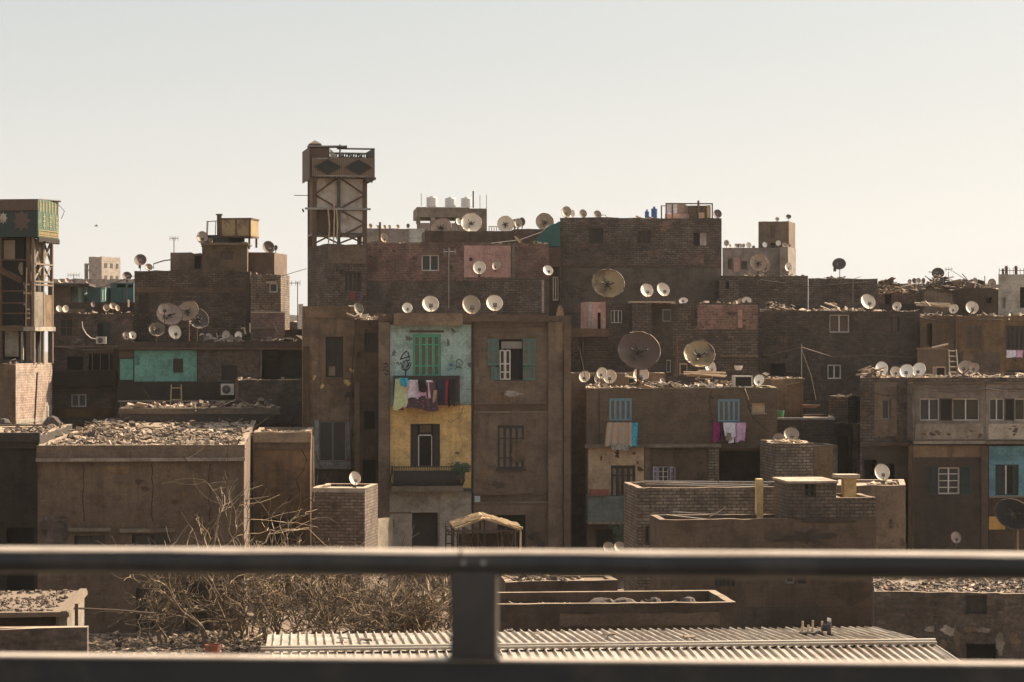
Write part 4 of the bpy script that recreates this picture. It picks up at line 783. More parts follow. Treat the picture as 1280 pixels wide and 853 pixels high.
# ------------------------------------------------------------ steel water tower
def barp(m, a, b, w, mi=0): m.tube([a, b], w*.6, 4, mi)
def water_tower():
    Y = 112.0; k = MPP(Y)*1.0; o = P(393, 305, Y); rot = R(6)
    t = empty('water_tower', (o.x, o.y, TB.zroof), rot, 'tall rusty steel water tower with black diamond panels round its top', 'water tower')
    X = lambda px: (px-392.5)*k*.98; Z = lambda py: (HZ-py)*k*1.0+CZ-TB.zroof
    w = X(457); D_ = 1.9
    for i, (x, y) in enumerate(((0, 0), (w, 0), (0, D_), (w, D_))):
        m = MB(); m.box(x-.10, x+.10, y-.09, y+.09, 0, Z(222)); m.build('leg', 'metal_rust', t)
    m = MB()
    for (a, b) in (((0, 222), (w/2, 250)),): pass
    xm = w/2-.05
    for q in (((0, 244), (xm, 222)), ((0, 244), (xm, 262)), ((w, 244), (xm, 222)), ((w, 244), (xm, 262)), ((xm, 262), (w, 280)), ((w, 280), (xm, 297)), ((0, 305), (xm*.9, 291)), ((xm, 291), (w, 305)), ((0, 291), (xm, 305)), ((xm, 305), (w, 292))):
        barp(m, (q[0][0], -.10, Z(q[0][1])), (q[1][0], -.10, Z(q[1][1])), .065)
    for yy in (0, D_):
        for z in (262, 293): barp(m, (0, yy, Z(z)), (w, yy, Z(z)), .09)
    for xx in (0, w):
        for a, b in ((222, 262), (262, 295)):
            barp(m, (xx, 0, Z(a)), (xx, D_, Z(b)), .08); barp(m, (xx, D_, Z(a)), (xx, 0, Z(b)), .08)
    m.build('cross_brace', 'metal_rust', t)
    m = MB(); m.box(xm-.07, xm+.07, -.14, -.02, 0, Z(222)); m.build('centre_post', 'metal_dark', t)
    m = MB(); m.box(-.45, w+.25, -.2, -.08, Z(263), Z(260.5)); m.build('walkway_beam', 'metal_grey', t)
    MB().box(.1, xm-.05, .0, .05, Z(261), Z(224)).build('cladding_panel', 'panel_pale', t)
    MB().box(xm+.02, w-.1, .0, .05, Z(261), Z(224)).build('cladding_panel', 'panel_pale', t)
    MB().box(xm+.02, w-.1, .0, .05, Z(292), Z(263)).build('cladding_panel', 'panel_pale', t)
    MB().box(.1, xm-.05, .25, .3, Z(292), Z(263)).build('cladding_panel', 'wood_brown', t)
    MB().box(-.05, .0, .1, D_-.1, Z(292), Z(224)).build('side_cladding', 'metal_rust', t)
    MB().box(w, w+.03, .1, D_-.1, Z(285), Z(224)).build('side_cladding', 'wood_brown', t)
    MB().box(-.1, w+.1, -.1, D_, Z(295), Z(292)).build('floor_beam', 'metal_dark', t)
    # top box
    xa, xb = X(388), X(467); ya, yb = -.55, D_+.5
    m = MB(); n = 34
    for i in range(n):
        x0 = xa+(xb-xa)*i/n; x1 = xa+(xb-xa)*(i+1)/n-.02; j = rnd.uniform(0, .06)
        m.box(x0, x1, ya-.02+j*.3, ya+.02, Z(222)-j, Z(199.5)+j)
    m.build('slat_panel', 'slat_brown', t); MB().box(xa+.02, xb-.02, ya+.025, ya+.05, Z(221), Z(200)).build('backing_panel', 'wood_dark', t)
    for cx in (X(407.5), X(447)):
        hw = X(443)-X(424.5)-.02; MB().prism([(cx-hw, Z(210.5)), (cx, Z(201.5)), (cx+hw, Z(210.5)), (cx, Z(219.5))], ya-.06, ya-.03).build('diamond_panel', 'panel_black', t)
        f = MB(); p = [(cx-hw, Z(210.5)), (cx, Z(201)), (cx+hw, Z(210.5)), (cx, Z(220))]
        for a, b in zip(p, p[1:]+p[:1]): barp(f, (a[0], ya-.07, a[1]), (b[0], ya-.07, b[1]), .035)
        f.build('diamond_frame', 'metal_rust', t)
    MB().box(xa-.14, xa-.1, ya+.0, yb, Z(226), Z(186)).build('side_panel', 'wood_brown', t)
    MB().box(xb-.0, xb+.04, ya+.1, yb, Z(226), Z(186)).build('side_panel', 'wood_dark', t)
    MB().box(xa-.1, X(411), ya+.25, ya+.3, Z(199), Z(184)).build('plank_panel', 'wood_brown', t)
    MB().box(xa-.1, xa+.25, ya+.1, ya+.15, Z(228), Z(199)).build('plank_panel', 'wood_brown', t)
    m = MB(); m.prism([(X(412), Z(199)), (X(412), Z(187)), (X(423), Z(199))], ya+.3, ya+.33); m.build('white_sheet', 'panel_pale', t)
    m = MB(); barp(m, (X(424), ya+.2, Z(199)), (X(424), ya+.2, Z(182)), .06); barp(m, (xa-.2, ya+.2, Z(185.5)), (X(433), ya+.2, Z(184.5)), .1); barp(m, (X(420), ya+.2, Z(187)), (xb, ya+.2, Z(187)), .07)
    m.build('top_railing', 'metal_dark', t); m = MB()
    for px in range(426, 467, 3): barp(m, (X(px), yb, Z(199)), (X(px), yb, Z(187)), .05)
    barp(m, (X(420), yb, Z(187)), (xb, yb, Z(187)), .08)
    for px in range(428, 464, 4): barp(m, (X(px), yb, Z(192)), (X(px+2), yb, Z(187)), .05)
    m.build('top_railing', 'metal_dark', t)
    MB().box(X(418), xb-.02, yb-.06, yb-.02, Z(199), Z(191.5)).build('back_panel', 'wood_brown', t)
    for px, hh in ((441, 7), (457, 6)):
        MB().prism([(X(px-8), Z(199.4)), (X(px), Z(199.4-hh)), (X(px+8), Z(199.4))], yb-.12, yb-.08).build('diamond_panel', 'panel_black', t)
    MB().box(xa, xb, ya, yb, Z(223)-.02, Z(221.5)).build('platform', 'wood_dark', t)
    m = MB()
    for i in range(9): m.box(X(457)+i*.05, X(457)+i*.05+.045, ya, ya+.3, Z(224+rnd.uniform(1, 5)), Z(222.5))
    m.build('hanging_scrap', 'metal_dark', t)
    c = X(393); z0 = Z(184.5); m = MB(); r_ = .30
    m.add([(c-r_, -r_, z0), (c+r_, -r_, z0), (c+r_, r_, z0), (c-r_, r_, z0), (c-r_*.9, -r_*.9, Z(181)), (c+r_*.9, -r_*.9, Z(181)), (c+r_*.9, r_*.9, Z(181)), (c-r_*.9, r_*.9, Z(181)), (c, 0, Z(176.3))],
          [(0, 1, 5, 4), (1, 2, 6, 5), (2, 3, 7, 6), (3, 0, 4, 7), (4, 5, 8), (5, 6, 8), (6, 7, 8), (7, 4, 8)]); m.build('pyramid_cap', 'wood_brown', t)
    m = MB()
    for x, a, b in ((.62, 305, 262), (.85, 305, 235), (1.0, 300, 262)): m.tube([(x, -.3, Z(a)), (x+.05, -.28, Z((a+b)/2)), (x-.02, -.3, Z(b))], .035, 5)
    m.build('pipe', 'wood_light', t)
    m = MB(); m.box(-.95, -.2, -.1, -.05, Z(245.8), Z(245)); m.tube([(-.55, 0, Z(262)), (-.5, 0, Z(266))], .04, 5); m.build('bracket', 'metal_dark', t)
    return t
water_tower()

# ------------------------------------------------------------ sign tower at left
SB = House('brick_house', 'sunlit salmon brick block carrying the green sign tower at the far left', -75, 19, 455, 107, 4.6, 'plaster_ochre', rot=-14, par=.06, rag=.03, cat='building')
SB.finish()
for o in bpy.data.objects:
    if o.parent == SB.root and o.name.startswith('wall'): WALL = o
a = MB(); a.box(SB.u1, SB.u1+.03, -.005, 4.6, 0, SB.z1+.01); a.build('brick_side', 'brick_salmon', SB.root)
a = MB(); a.box(SB.u1+.03, SB.u1+.05, .0, 4.55, SB.z1-2.6, SB.z1-2.45); a.build('ledge', 'plaster_cream', SB.root)
a = MB(); a.tube([(SB.u1+.06, 2.6, SB.z1-.4), (SB.u1+.06, 2.3, SB.z1-2.4), (SB.u1+.06, 1.9, SB.z1-4)], .03, 5); a.build('cable', 'wood_dark', SB.root)
a = MB(); a.box(SB.u1+.03, SB.u1+.06, 3.9, 4.4, SB.z1-3.6, SB.z1-1.9); a.build('window', 'plaster_pale', SB.root)
def sign_tower():
    u = SB.u1; o = SB.W(u, 2.25, SB.zroof)
    t = empty('sign_tower', o, SB.rot, 'tall lattice tower topped by a dark green and gold patterned sign box', 'tower')
    zr = SB.zroof; Y0 = 108.8; k = MPP(Y0)*.985; Z = lambda py: CZ+(HZ-py)*k-zr; Xp = lambda px: SB.loc(px, HZ, 2.25)[0]-u
    D_ = 3.26; xl = Xp(-80); xr = Xp(36)
    # box : front face from far left to x=50, right side receding
    bl, br = Xp(-80), Xp(50); y0, y1 = -.35, D_*.72
    zt, zb = Z(250), Z(297)
    MB().box(bl, br-.02, y0+.03, y1, zb+.04, zt-.06).build('sign_box', 'wood_dark', t)
    MB().box(bl, br, y0-.02, y0+.025, zb, zt-.55).build('front_panel', 'green_dark', t)
    MB().box(bl, br, y0-.02, y0+.025, zt-.5, zt).build('front_fascia', 'wood_brown', t)
    cx, cz = Xp(31), Z(277); pts = []
    for i in range(24):
        a = 2*math.pi*i/24; r_ = .46 if i % 3 == 0 else .3; pts.append((cx+math.cos(a)*r_, cz+math.sin(a)*r_*1.15))
    MB().prism(pts, y0-.05, y0-.025).build('star_ornament', 'dish_brown', t)
    MB().prism([(x+Xp(8)-cx, z+.12) for x, z in [(cx+(a-cx)*.45, cz+(b-cz)*.55) for a, b in pts]], y0-.05, y0-.025).build('rosette_ornament', 'panel_pale', t)
    MB().box(br-.018, br+.03, y0+.03, y1, zb, zt).build('side_panel', simple_green, t)
    q = MB(); L = y1-y0
    for i in range(7):
        yy = y0+.15+L*(i+.2)/7; q.box(br+.032, br+.05, yy, yy+.07, zt-.55, zt-.03)
        q.box(br+.032, br+.05, yy-.02, yy+.14, zt-.25, zt-.18)
    for i in range(3):
        yy = y0+.55+L*i/3.3
        for kx in range(7): q.box(br+.032, br+.055, yy+(.06 if kx % 2 else .14), yy+(.32 if kx % 2 else .24), zt-.68-kx*.1, zt-.61-kx*.1)
    for i in range(14): q.box(br+.032, br+.055, y0+.1+L*i/14.5, y0+.22+L*i/14.5, zb+.12, zb+.24)
    q.box(br+.032, br+.05, y0+.04, y1-.02, zb+.05, zb+.09); q.box(br+.032, br+.05, y0+.04, y1-.02, zb+.29, zb+.32)
    q.build('gold_pattern', 'gold_paint', t)
    q = MB()
    for i in range(22): yy = y0+.1+L*i/22; q.box(br-.05, br+.06, yy, yy+.08, zb-.16-rnd.random()*.1, zb-.003)
    q.build('fringe', 'wood_dark', t)
    q = MB(); q.tube([(br+.05, y1-.1, zt-.1), (br+.3, y1, zt-.4), (br+.15, y1, zt-.75)], .015, 4); q.tube([(br-.1, y0+.6, zt), (br+.1, y1, zt+.05)], .05, 5); q.build('loose_wire', 'wood_dark', t)
    # lattice body : right side plane x=0
    zb2 = Z(366); L2 = D_*.72
    q = MB()
    for yy in (0, L2*.5, L2): q.box(-.07, .07, yy-.06, yy+.06, Z(455), zb)
    for a, b in ((297, 330), (330, 352)):
        for y_0, y_1 in ((0, L2*.5), (L2*.5, L2)):
            barp(q, (0, y_0, Z(a)), (0, y_1, Z(b)), .09); barp(q, (0, y_1, Z(a)), (0, y_0, Z(b)), .09)
    for z in (330, 352, 356): q.box(-.03, .09, 0, L2, Z(z+1), Z(z-1))
    q.build('side_lattice', 'slat_brown', t)
    MB().box(-.3, -.26, .1, L2*.48, Z(345), Z(300)).build('inner_panel', 'wood_light', t); MB().box(-.3, -.26, L2*.52, L2, Z(330), Z(300)).build('inner_panel', 'plaster_pale', t)
    MB().box(-.02, .05, .02, L2*.62, Z(408), Z(365)).build('side_panel', 'plaster_cream', t); MB().box(-.02, .05, L2*.63, L2+.1, Z(409), Z(368)).build('side_panel', 'plaster_ochre', t)
    MB().box(-.5, .12, -.1, L2+.2, Z(414), Z(408.5)).build('platform', 'plaster_cream', t)
    for x_, yy in ((-.25, 0), (0, .0)): pass
    for px in (28, 38.5): xx = Xp(px); MB().box(xx-.05, xx+.05, -.05, .05, Z(455), Z(415)).build('post', 'plaster_cream', t)
    # black panels added to keep sun out of the open frame
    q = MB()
    q.box(xl, -.55, .55, .6, Z(455), zb); q.box(-.55, -.5, .55, D_*.7, Z(455), zb); q.box(-.53, -.5, .1, .55, Z(408), zb-.1); q.box(xl, -.5, .6, D_*.7, zb-.06, zb-.01); q.build('sun_block_panels', 'void', t)
    q = MB()
    for x_ in (Xp(-40), Xp(0), Xp(36)): q.box(x_-.09, x_+.09, -.09, .09, Z(455), zb)
    for z in (325, 364, 379, 392): q.box(xl, -.3, -.05, .05, Z(z+.8), Z(z-.8))
    q.box(xl, Xp(30), -.15, .15, Z(414), Z(407))
    barp(q, (Xp(-30), -.1, Z(325)), (Xp(28), -.1, Z(352)), .16); barp(q, (Xp(-30), .1, Z(300)), (Xp(0), .1, Z(325)), .1); barp(q, (Xp(-10), -.1, Z(330)), (Xp(28), -.1, Z(349)), .1)
    q.build('front_frame', 'metal_rust', t)
    MB().box(Xp(0), Xp(14), .45, .5, Z(325), Z(300)).build('inner_panel', 'dish_tan', t); MB().prism([(Xp(18), Z(335)), (Xp(20), Z(328)), (Xp(26), Z(328)), (Xp(26), Z(345)), (Xp(21), Z(343))], .45, .5).build('inner_panel', 'dish_tan', t)
    MB().box(Xp(2), Xp(19), .4, .45, Z(446), Z(414)).build('inner_panel', 'plaster_cream', t)
    q = MB()
    for z in (356, 367, 387, 392, 398): q.box(Xp(34), Xp(39), -.2, -.12, Z(z+1), Z(z-1))
    q.tube([(Xp(34), -.16, Z(408)), (Xp(35), -.16, Z(335))], .03, 4); q.build('ladder', 'wood_light', t)
    MB().box(Xp(-20), 0, -.05, .1, Z(455)-.02, Z(450)).build('rail', 'wood_dark', t)
simple('sign_green', (.05, .11, .07), .7, 0, .3, 5, (.2, .22, .12), .5); simple_green = 'sign_green'
sign_tower()

# ------------------------------------------------------------ satellite dishes
DG = 'satellite dishes on the roofs'
def roof_under(x, y, z):
    best = None
    for h in HOUSES:
        if h.contains(x, y) and h.zroof < z+.1: best = h.zroof if best is None else max(best, h.zroof)
    return best
LOGD = []
def dish(px, py, wpx, hpx, Y, label, mat='dish_cream', tilt=41, az=None, roll=0, big=False, cat='satellite dish', zb=None, tiny=None):
    c = P(px, py, Y); k = MPP(Y)*1.02; rx = wpx*k/2
    va = math.degrees(math.atan2(c.x, c.y)); az = -va+(rnd.uniform(-3, 9) if az is None else (az*.55 if az > 0 else az))
    tilt += rnd.uniform(-5, 5); roll += rnd.uniform(-8, 8)
    ct = math.cos(R(tilt)); rz = max(hpx*k/2/max(ct, .5), rx*.8); rx = rx/max(.75, math.cos(R(az)))
    tiny = (wpx < 8) if tiny is None else tiny
    ru = zb if zb is not None else roof_under(c.x, c.y, c.z)
    if ru is None and c.z < 3.4: ru = 0.
    drop = (c.z-ru) if ru is not None else 99
    wallm = drop > 3.2
    if wallm: LOGD.append((px, py, Y, round(drop, 1))); base = c.z-rz*ct-.25
    else: base = ru
    t = empty('satellite_dish', (c.x, c.y, base), R(az), label, cat, DG)
    T = Matrix.Translation((0, 0, c.z-base)) @ Matrix.Rotation(R(-tilt), 4, 'X') @ Matrix.Rotation(R(roll), 4, 'Y')
    n = 14 if tiny else (30 if big else 22); rings = 2 if tiny else 5; dep = .16*rx*2
    m = MB(); vs = [(0, dep*.0+dep, 0)]
    dent = [rnd.uniform(-1, 1)*(.03 if big else .008)*rx for _ in range(n)]
    for r_ in range(1, rings+1):
        f = r_/rings
        for j in range(n):
            a = 2*math.pi*j/n; vs.append((rx*f*math.cos(a), dep*(1-f*f)+dent[j]*f*f*2, rz*f*math.sin(a)))
    nb = len(vs); th = max(.012, rx*.03); vs += [(x, y+th, z) for x, y, z in vs]
    fs = []; 
    def ringf(o, flip):
        q = [(o, o+1+j, o+1+(j+1) % n) for j in range(n)]
        for r_ in range(rings-1): q += [(o+1+r_*n+j, o+1+(r_+1)*n+j, o+1+(r_+1)*n+(j+1) % n, o+1+r_*n+(j+1) % n) for j in range(n)]
        return [tuple(reversed(a)) for a in q] if flip else q
    fs = ringf(0, False)+ringf(nb, True); m.add(vs, fs, 0, T)
    e0 = 1+(rings-1)*n
    m.add([vs[e0+j] for j in range(n)]+[vs[nb+e0+j] for j in range(n)], [(j, n+j, n+(j+1) % n, (j+1) % n) for j in range(n)], 0, T)
    m.build('reflector', mat, t, smooth=True)
    if not tiny:
        m = MB(); m.tube([vs[e0+j % n] for j in range(n+1)], max(.012, rx*.035), 4, 0, T); m.build('rim', {'dish_white': 'dish_tan', 'dish_cream': 'dish_tan'}.get(mat, 'dish_brown'), t)
    m = MB(); top = T @ Vector((0, dep+th+.02, 0)); r0 = max(.016, rx*.05)
    if wallm: m.tube([top, (0, top.y+.25, top.z-.1), (0, top.y+.9, top.z-.18)], r0, 6)
    else:
        yb = top.y+.04; m.tube([top, (0, yb, top.z-.03), (0, yb, 0)], r0*1.2 if not big else r0*1.6, 6)
        if not tiny and not big: m.box(-rx*.28, rx*.28, yb-rx*.28, yb+rx*.28, 0, .03)
    m.build('mast', 'lnb' if not big else 'metal_rust', t)
    if not tiny:
        m = MB()
        if big:
            ht = T @ Vector((0, dep-.02, 0))
            for a in (28, 152, 205, 318): q_ = rx*rnd.uniform(.34, .46); m.tube([ht, T @ Vector((q_*math.cos(R(a)), -rx*.10, q_*math.sin(R(a))))], .016+rx*.022, 4)
            m.tube([ht, T @ Vector((0, -rx*.18, 0))], rx*.10, 8); m.tube([T @ Vector((0, -rx*.02, -rz*.5)), ht], .02+rx*.03, 5)
        else:
            fp = T @ Vector((0, -rx*.62, -rz*.66)); st = T @ Vector((0, dep*.3, -rz*1.02))
            m.tube([st, fp], rx*.06, 5); wd = rx*.25
            m.box(-wd, wd, -rx*.16, rx*.16, -rx*.16, rx*.2, 0, Matrix.Translation(fp) @ Matrix.Rotation(R(-tilt), 4, 'X'))
            m.box(-rx*.2, rx*.2, -.03, .05, -rx*.4, rx*.12, 0, Matrix.Translation(st))
        m.build('feed_arm', 'lnb', t)
    return t
DL = [
 # centre roof
 (509, 385, 12, 13, 94.5, 'small half white dish leftmost on the roof edge over the green bay', 'dish_white'),
 (538, 380, 20, 20, 94, 'round cream dish over the green bay between white scrap and small antenna box', 'dish_cream'),
 (589, 381, 22, 24, 93.5, 'larger tan tilted dish over the join of green bay and brown wall', 'dish_tan'),
 (618, 379, 20, 20, 94, 'cream dish right of the larger tan tilted dish on the central roof', 'dish_cream'),
 (448, 386, 11, 15, 96, 'narrow olive dish at the right end of the ochre house roof', 'dish_green'),
 (599, 334.5, 15, 17, 111.1, 'cream dish with dark rim on the left half of the pink wall', 'dish_cream'),
 (620, 332, 9.5, 12, 111.1, 'small dark rimmed dish on a thin mast before the pink wall', 'dish_tan'),
 (685, 338, 12, 13, 111.5, 'pale round dish at the right corner of the red brick building', 'dish_white'),
 # behind the red roof
 (589, 278.5, 25, 25, 124, 'large rust stained dish with a hole above the dark parapet', 'dish_cream', 30, 20, 20, True),
 (551, 284, 25, 22, 125, 'large leaning brown mesh dish half hidden by the dark parapet', 'dish_pinkish', 34, -14, -15, True),
 (573, 277, 6, 9, 126, 'tiny white dish between two large rusty dishes over the dark parapet', 'dish_white'),
 (632, 280, 20, 20, 124, 'large cream dish first of the cluster at the parapet end', 'dish_cream', 30, 10, 0, True),
 (643.5, 279.5, 9, 11, 125.6, 'small tan dish overlapping the cluster behind the large cream one', 'dish_tan'),
 (647.5, 279, 9, 12, 125, 'middle small dish of the overlapping cluster by the parapet end', 'dish_tan'),
 (652.5, 277.5, 8, 11, 125.5, 'small dark dish ending the overlapping cluster', 'dish_brown'),
 (681, 277.5, 22, 22, 126, 'large grey tan dish peeping over the green awning', 'dish_tan', 30, 20, 15, True),
 # brick block roof
 (708, 265, 12, 14, 123, 'dark edged dish at the left corner of the tall brick building roof', 'dish_tan'),
 (715, 267.5, 7, 11, 124, 'narrow pale dish tucked behind the corner dish of the tall brick building', 'dish_cream'),
 (729, 267, 9, 10, 123, 'small dish third from the left on the tall brick building', 'dish_tan'),
 (747, 268, 9, 9.5, 123, 'small dish nearest the white cable loop on the tall brick building', 'dish_tan'),
 (897, 267.5, 10, 11, 123, 'small brown dish at the right corner of the tall brick building', 'dish_brown'),
 (760, 354.5, 41, 35, 105, 'big gold stained mesh dish before the tall brick wall', 'dish_rust', 30, 12, 25, True),
 (808.5, 363, 15, 17, 105, 'left one of two cream dishes on the brick house roof', 'dish_cream'),
 (829, 362, 15, 17, 105.2, 'right one of two cream dishes on the brick house roof', 'dish_cream'),
 (854, 376, 10, 8, 105.5, 'low white dish half sunk behind the brick house parapet', 'dish_white'),
 (926, 377, 9, 8, 106, 'left half hidden dish behind the right end of the brick house roof', 'dish_tan'),
 (933, 376, 11, 9, 105.5, 'right half hidden dish behind the right end of the brick house roof', 'dish_cream'),
 # lower roof
 (799, 438, 52, 46, 96, 'very big brown dish on a post over the building with blue shutters', 'dish_brown', 32, 14, 25, True),
 (874, 442.5, 39, 33, 96, 'big gold and black stained dish over the junk covered roof', 'dish_rust', 32, 16, 20, True),
 (888, 459, 13, 18, 99, 'pale dish hidden behind the big gold stained dish', 'dish_cream'),
 (801, 469, 19, 20, 98, 'cream dish half hidden behind the post of the very big brown dish', 'dish_cream'),
 (730.5, 471, 13, 14, 94, 'cream dish leftmost on the roof with blue shutters below', 'dish_cream'),
 (752, 466.5, 12, 14, 93.5, 'upper front dish of a cluster of three by the roof corner', 'dish_cream'),
 (762, 471, 16, 17, 94.5, 'right dish of a cluster of three by the roof corner', 'dish_cream'),
 (748, 473, 10, 13, 95, 'lower rear dish of a cluster of three by the roof corner', 'dish_tan'),
 (948.5, 475.5, 12, 14, 93.5, 'pale dish beside the white crate at the right end of the junk roof', 'dish_white'),
 (828, 475.5, 6, 6, 94, 'tiny dish among the junk right of the big brown dish', 'dish_tan'),
 # right
 (1049, 330, 16, 14, 121.5, 'single dark dish standing against the sky on the long brick roof', 'dish_dark', 32, -10, 30),
 (1085, 377, 17, 19, 107, 'tan dish above the white framed window on the dark brick roof', 'dish_cream'),
 (1121, 383, 10, 11, 107, 'small cream dish near the right end of the dark brick roof', 'dish_cream'),
 (1192, 386.5, 10.5, 12, 106, 'small dish right of the bright pole heap on the ochre roof', 'dish_cream'),
 (1215, 384.5, 15, 16, 106, 'larger tan dish on the ochre roof near the pale building', 'dish_cream'),
 (948, 328.5, 22, 22, 124, 'large gold edged dish in front of the far beige building', 'dish_tan', 28, 16, 0, True),
 (955, 331, 14, 20, 125, 'rear patchy dish overlapping the large gold edged one', 'dish_pinkish', 28, 24, 0),
 (985.5, 334, 8.5, 11, 124, 'dish at the foot of the sunlit corner of the far building', 'dish_cream'),
 (971.5, 274, 5, 5, 171, 'tiny dish on the left of the stair tower top', 'dish_tan'),
 (985.5, 271, 7, 6, 171, 'small dark dish on the right of the stair tower top', 'dish_dark'),
 (908, 304, 6.5, 8, 169, 'leftmost dish on the far beige roof', 'dish_tan'),
 (912, 307.5, 4, 5, 169.5, 'tiny dish behind the leftmost one on the far beige roof', 'dish_cream'),
 (920, 307, 4, 5, 169, 'first of four tiny dishes in a row on the far beige roof', 'dish_tan'),
 (923, 307, 4, 5, 169.4, 'second of four tiny dishes in a row on the far beige roof', 'dish_brown'),
 (926, 307, 4, 5, 169, 'third of four tiny dishes in a row on the far beige roof', 'dish_tan'),
 (929.5, 307, 4, 5, 169.4, 'fourth of four tiny dishes in a row on the far beige roof', 'dish_tan'),
 (936, 306.5, 6.5, 7.5, 169, 'medium dish alone between the tiny row and the stair tower', 'dish_cream'),
 (942, 309, 4, 4, 169, 'tiny dish touching the foot of the stair tower', 'dish_brown'),
 (956, 306, 6, 7, 168.6, 'pale dish in front of the stair tower wall', 'dish_white'),
 (973, 304, 6.5, 7, 169, 'first dish of the rusty row at the corner block', 'dish_cream'),
 (981, 306, 6, 6, 168.3, 'second dish of the rusty row at the corner block', 'dish_tan'),
 (986, 307.5, 5, 6, 168.6, 'last dish of the rusty row at the corner block', 'dish_pinkish'),
 # right building roof
 (1102, 461, 15, 18, 90, 'white dish leftmost of four on the right building roof', 'dish_white'),
 (1119, 465, 12.5, 13, 90.5, 'smaller yellowish dish second of four on the right building roof', 'dish_cream'),
 (1133, 464, 16, 17, 90, 'white dish third of four on the right building roof', 'dish_white'),
 (1148.5, 462.5, 15.5, 18, 91, 'white dish last of four on the right building roof beside the dark box', 'dish_white'),
 (1206, 459, 16, 17, 93, 'grey dish behind the tan one on the right building roof', 'dish_pinkish'),
 (1217, 460, 12.5, 13, 92, 'tan dark rimmed dish in front of the grey one on the right roof', 'dish_tan'),
 (1137, 352, 5, 6, 124.6, 'first dish of the dusty row left of the lumber heap', 'dish_tan'), (1143, 351, 6, 6.5, 124.8, 'second dish of the dusty row left of the lumber heap', 'dish_brown'),
 (1148, 351, 6.5, 7, 124.6, 'third dish of the dusty row left of the lumber heap', 'dish_tan'), (1154, 351.5, 5, 8, 121.9, 'last dish of the dusty row left of the lumber heap', 'dish_brown'),
 (1172.5, 341.5, 14.5, 13, 121, 'dark mesh dish rising over the lumber roof', 'dish_dark', 30, -8, 25),
 (1179, 350, 4.5, 5, 121, 'tiny dark dish just right of the dark mesh dish', 'dish_dark'), (1219, 351, 6, 8, 121, 'small pale dish right of the lumber heap', 'dish_tan'),
 (1240, 354, 9.5, 11, 119.7, 'dark rimmed pale dish next to the pale building', 'dish_tan'),
 # middle low
 (989, 543, 18, 17, 89.6, 'big tan dish over the sticks beside the loggia', 'dish_tan'), (972.5, 548, 13, 12, 90.2, 'dim pinkish dish beside the heap of sticks', 'dish_pinkish'),
 (1102.5, 590.5, 18, 20, 81, 'cream dish standing on the rubble of the tall plastered block', 'dish_cream'),
 (1195, 672, 12.5, 14, 85.5, 'dim grey dish low in the shade before the stained wall', 'dish_pinkish'),
 (1267, 643, 41, 36, 84, 'very big black dish in the shade at the right edge', 'panel_black', 4, -20, 15, True),
 (760.5, 684, 12.5, 12, 88, 'left one of two cream dishes low in the dark yard', 'dish_tan'), (774.5, 684, 13.5, 13, 88, 'right one of two cream dishes low in the dark yard', 'dish_tan'),
 (443.5, 598, 13.5, 16, 85.5, 'cream dish on the sunlit coping of the brick annex', 'dish_cream'),
 # left
 (175.5, 325, 14.5, 14, 120, 'dark brown dish at the left corner of the brick building roof', 'dish_brown'), (186, 334, 9, 8, 120.5, 'pale dish low behind the dark brown corner dish', 'dish_tan'),
 (159, 345, 11, 10, 126, 'brown half round dish just left of the brick building', 'dish_brown'),
 (253, 297, 13.5, 15.5, 121, 'tan dish over the left end of the grey roof room', 'dish_tan'), (336, 309, 14, 15, 124.5, 'dark mesh dish under the roof tank', 'dish_brown', 30, 20, 0), (344.5, 310, 5, 7, 124, 'tiny dark dish at the right of the mesh dish under the tank', 'dish_dark'),
 (212, 392.5, 32, 27, 110, 'big dented reddish dish in the heap of large dishes', 'dish_pinkish', 30, 14, 35, True), (234, 389, 27, 24, 112, 'big folded grey dish behind the reddish one', 'dish_tan', 30, -18, -20, True),
 (247, 398, 25, 26, 113, 'big black dish at the right of the heap of large dishes', 'dish_dark', 30, 16, -30, True),
 (196, 412, 19, 17, 110.5, 'olive brown dish low at the left of the heap', 'dish_green', 30, 10, 0, True), (218.5, 415, 15, 18, 109.5, 'bright cream dish in front of the heap of large dishes', 'dish_cream'),
 (206, 387, 17, 15, 109.4, 'round pinkish dish lying over the big dented reddish one', 'dish_pinkish', 34, 8, 0, False),
 (253, 421, 7, 9, 110, 'left small pinkish dish of a pair on the turquoise house roof', 'dish_pinkish'), (261, 421, 8.5, 9, 110, 'right small pale dish of a pair on the turquoise house roof', 'dish_tan'),
 (282.5, 419, 10, 11.5, 110, 'grey dish beside the bright broken chair frame', 'dish_tan'), (298, 419.5, 9, 10, 110, 'pale dish with dark centre near the bent pipe', 'dish_cream'),
 (157.5, 420, 8, 10, 109.5, 'left pink dish at the left end of the turquoise house roof', 'dish_pinkish'), (165.5, 419.5, 9, 10, 109.8, 'right pale dish at the left end of the turquoise house roof', 'dish_cream'),
 (74, 386, 7, 8, 116, 'left small pale dish of the pair beside the sign tower', 'dish_cream'), (82, 386, 7.5, 9, 116, 'right small pale dish of the pair beside the sign tower', 'dish_cream'),
 (116.5, 380.5, 5.5, 7, 116, 'small rusty dish on its side above the white roof sheet', 'dish_brown'), (133, 385, 8, 9, 116, 'first tan dish of three over the white roof sheet', 'dish_tan'), (141, 382.5, 8, 8.5, 116.4, 'second tan dish of three over the white roof sheet', 'dish_tan'), (147, 385, 5.5, 8, 116, 'third small tan dish of three over the white roof sheet', 'dish_tan'),
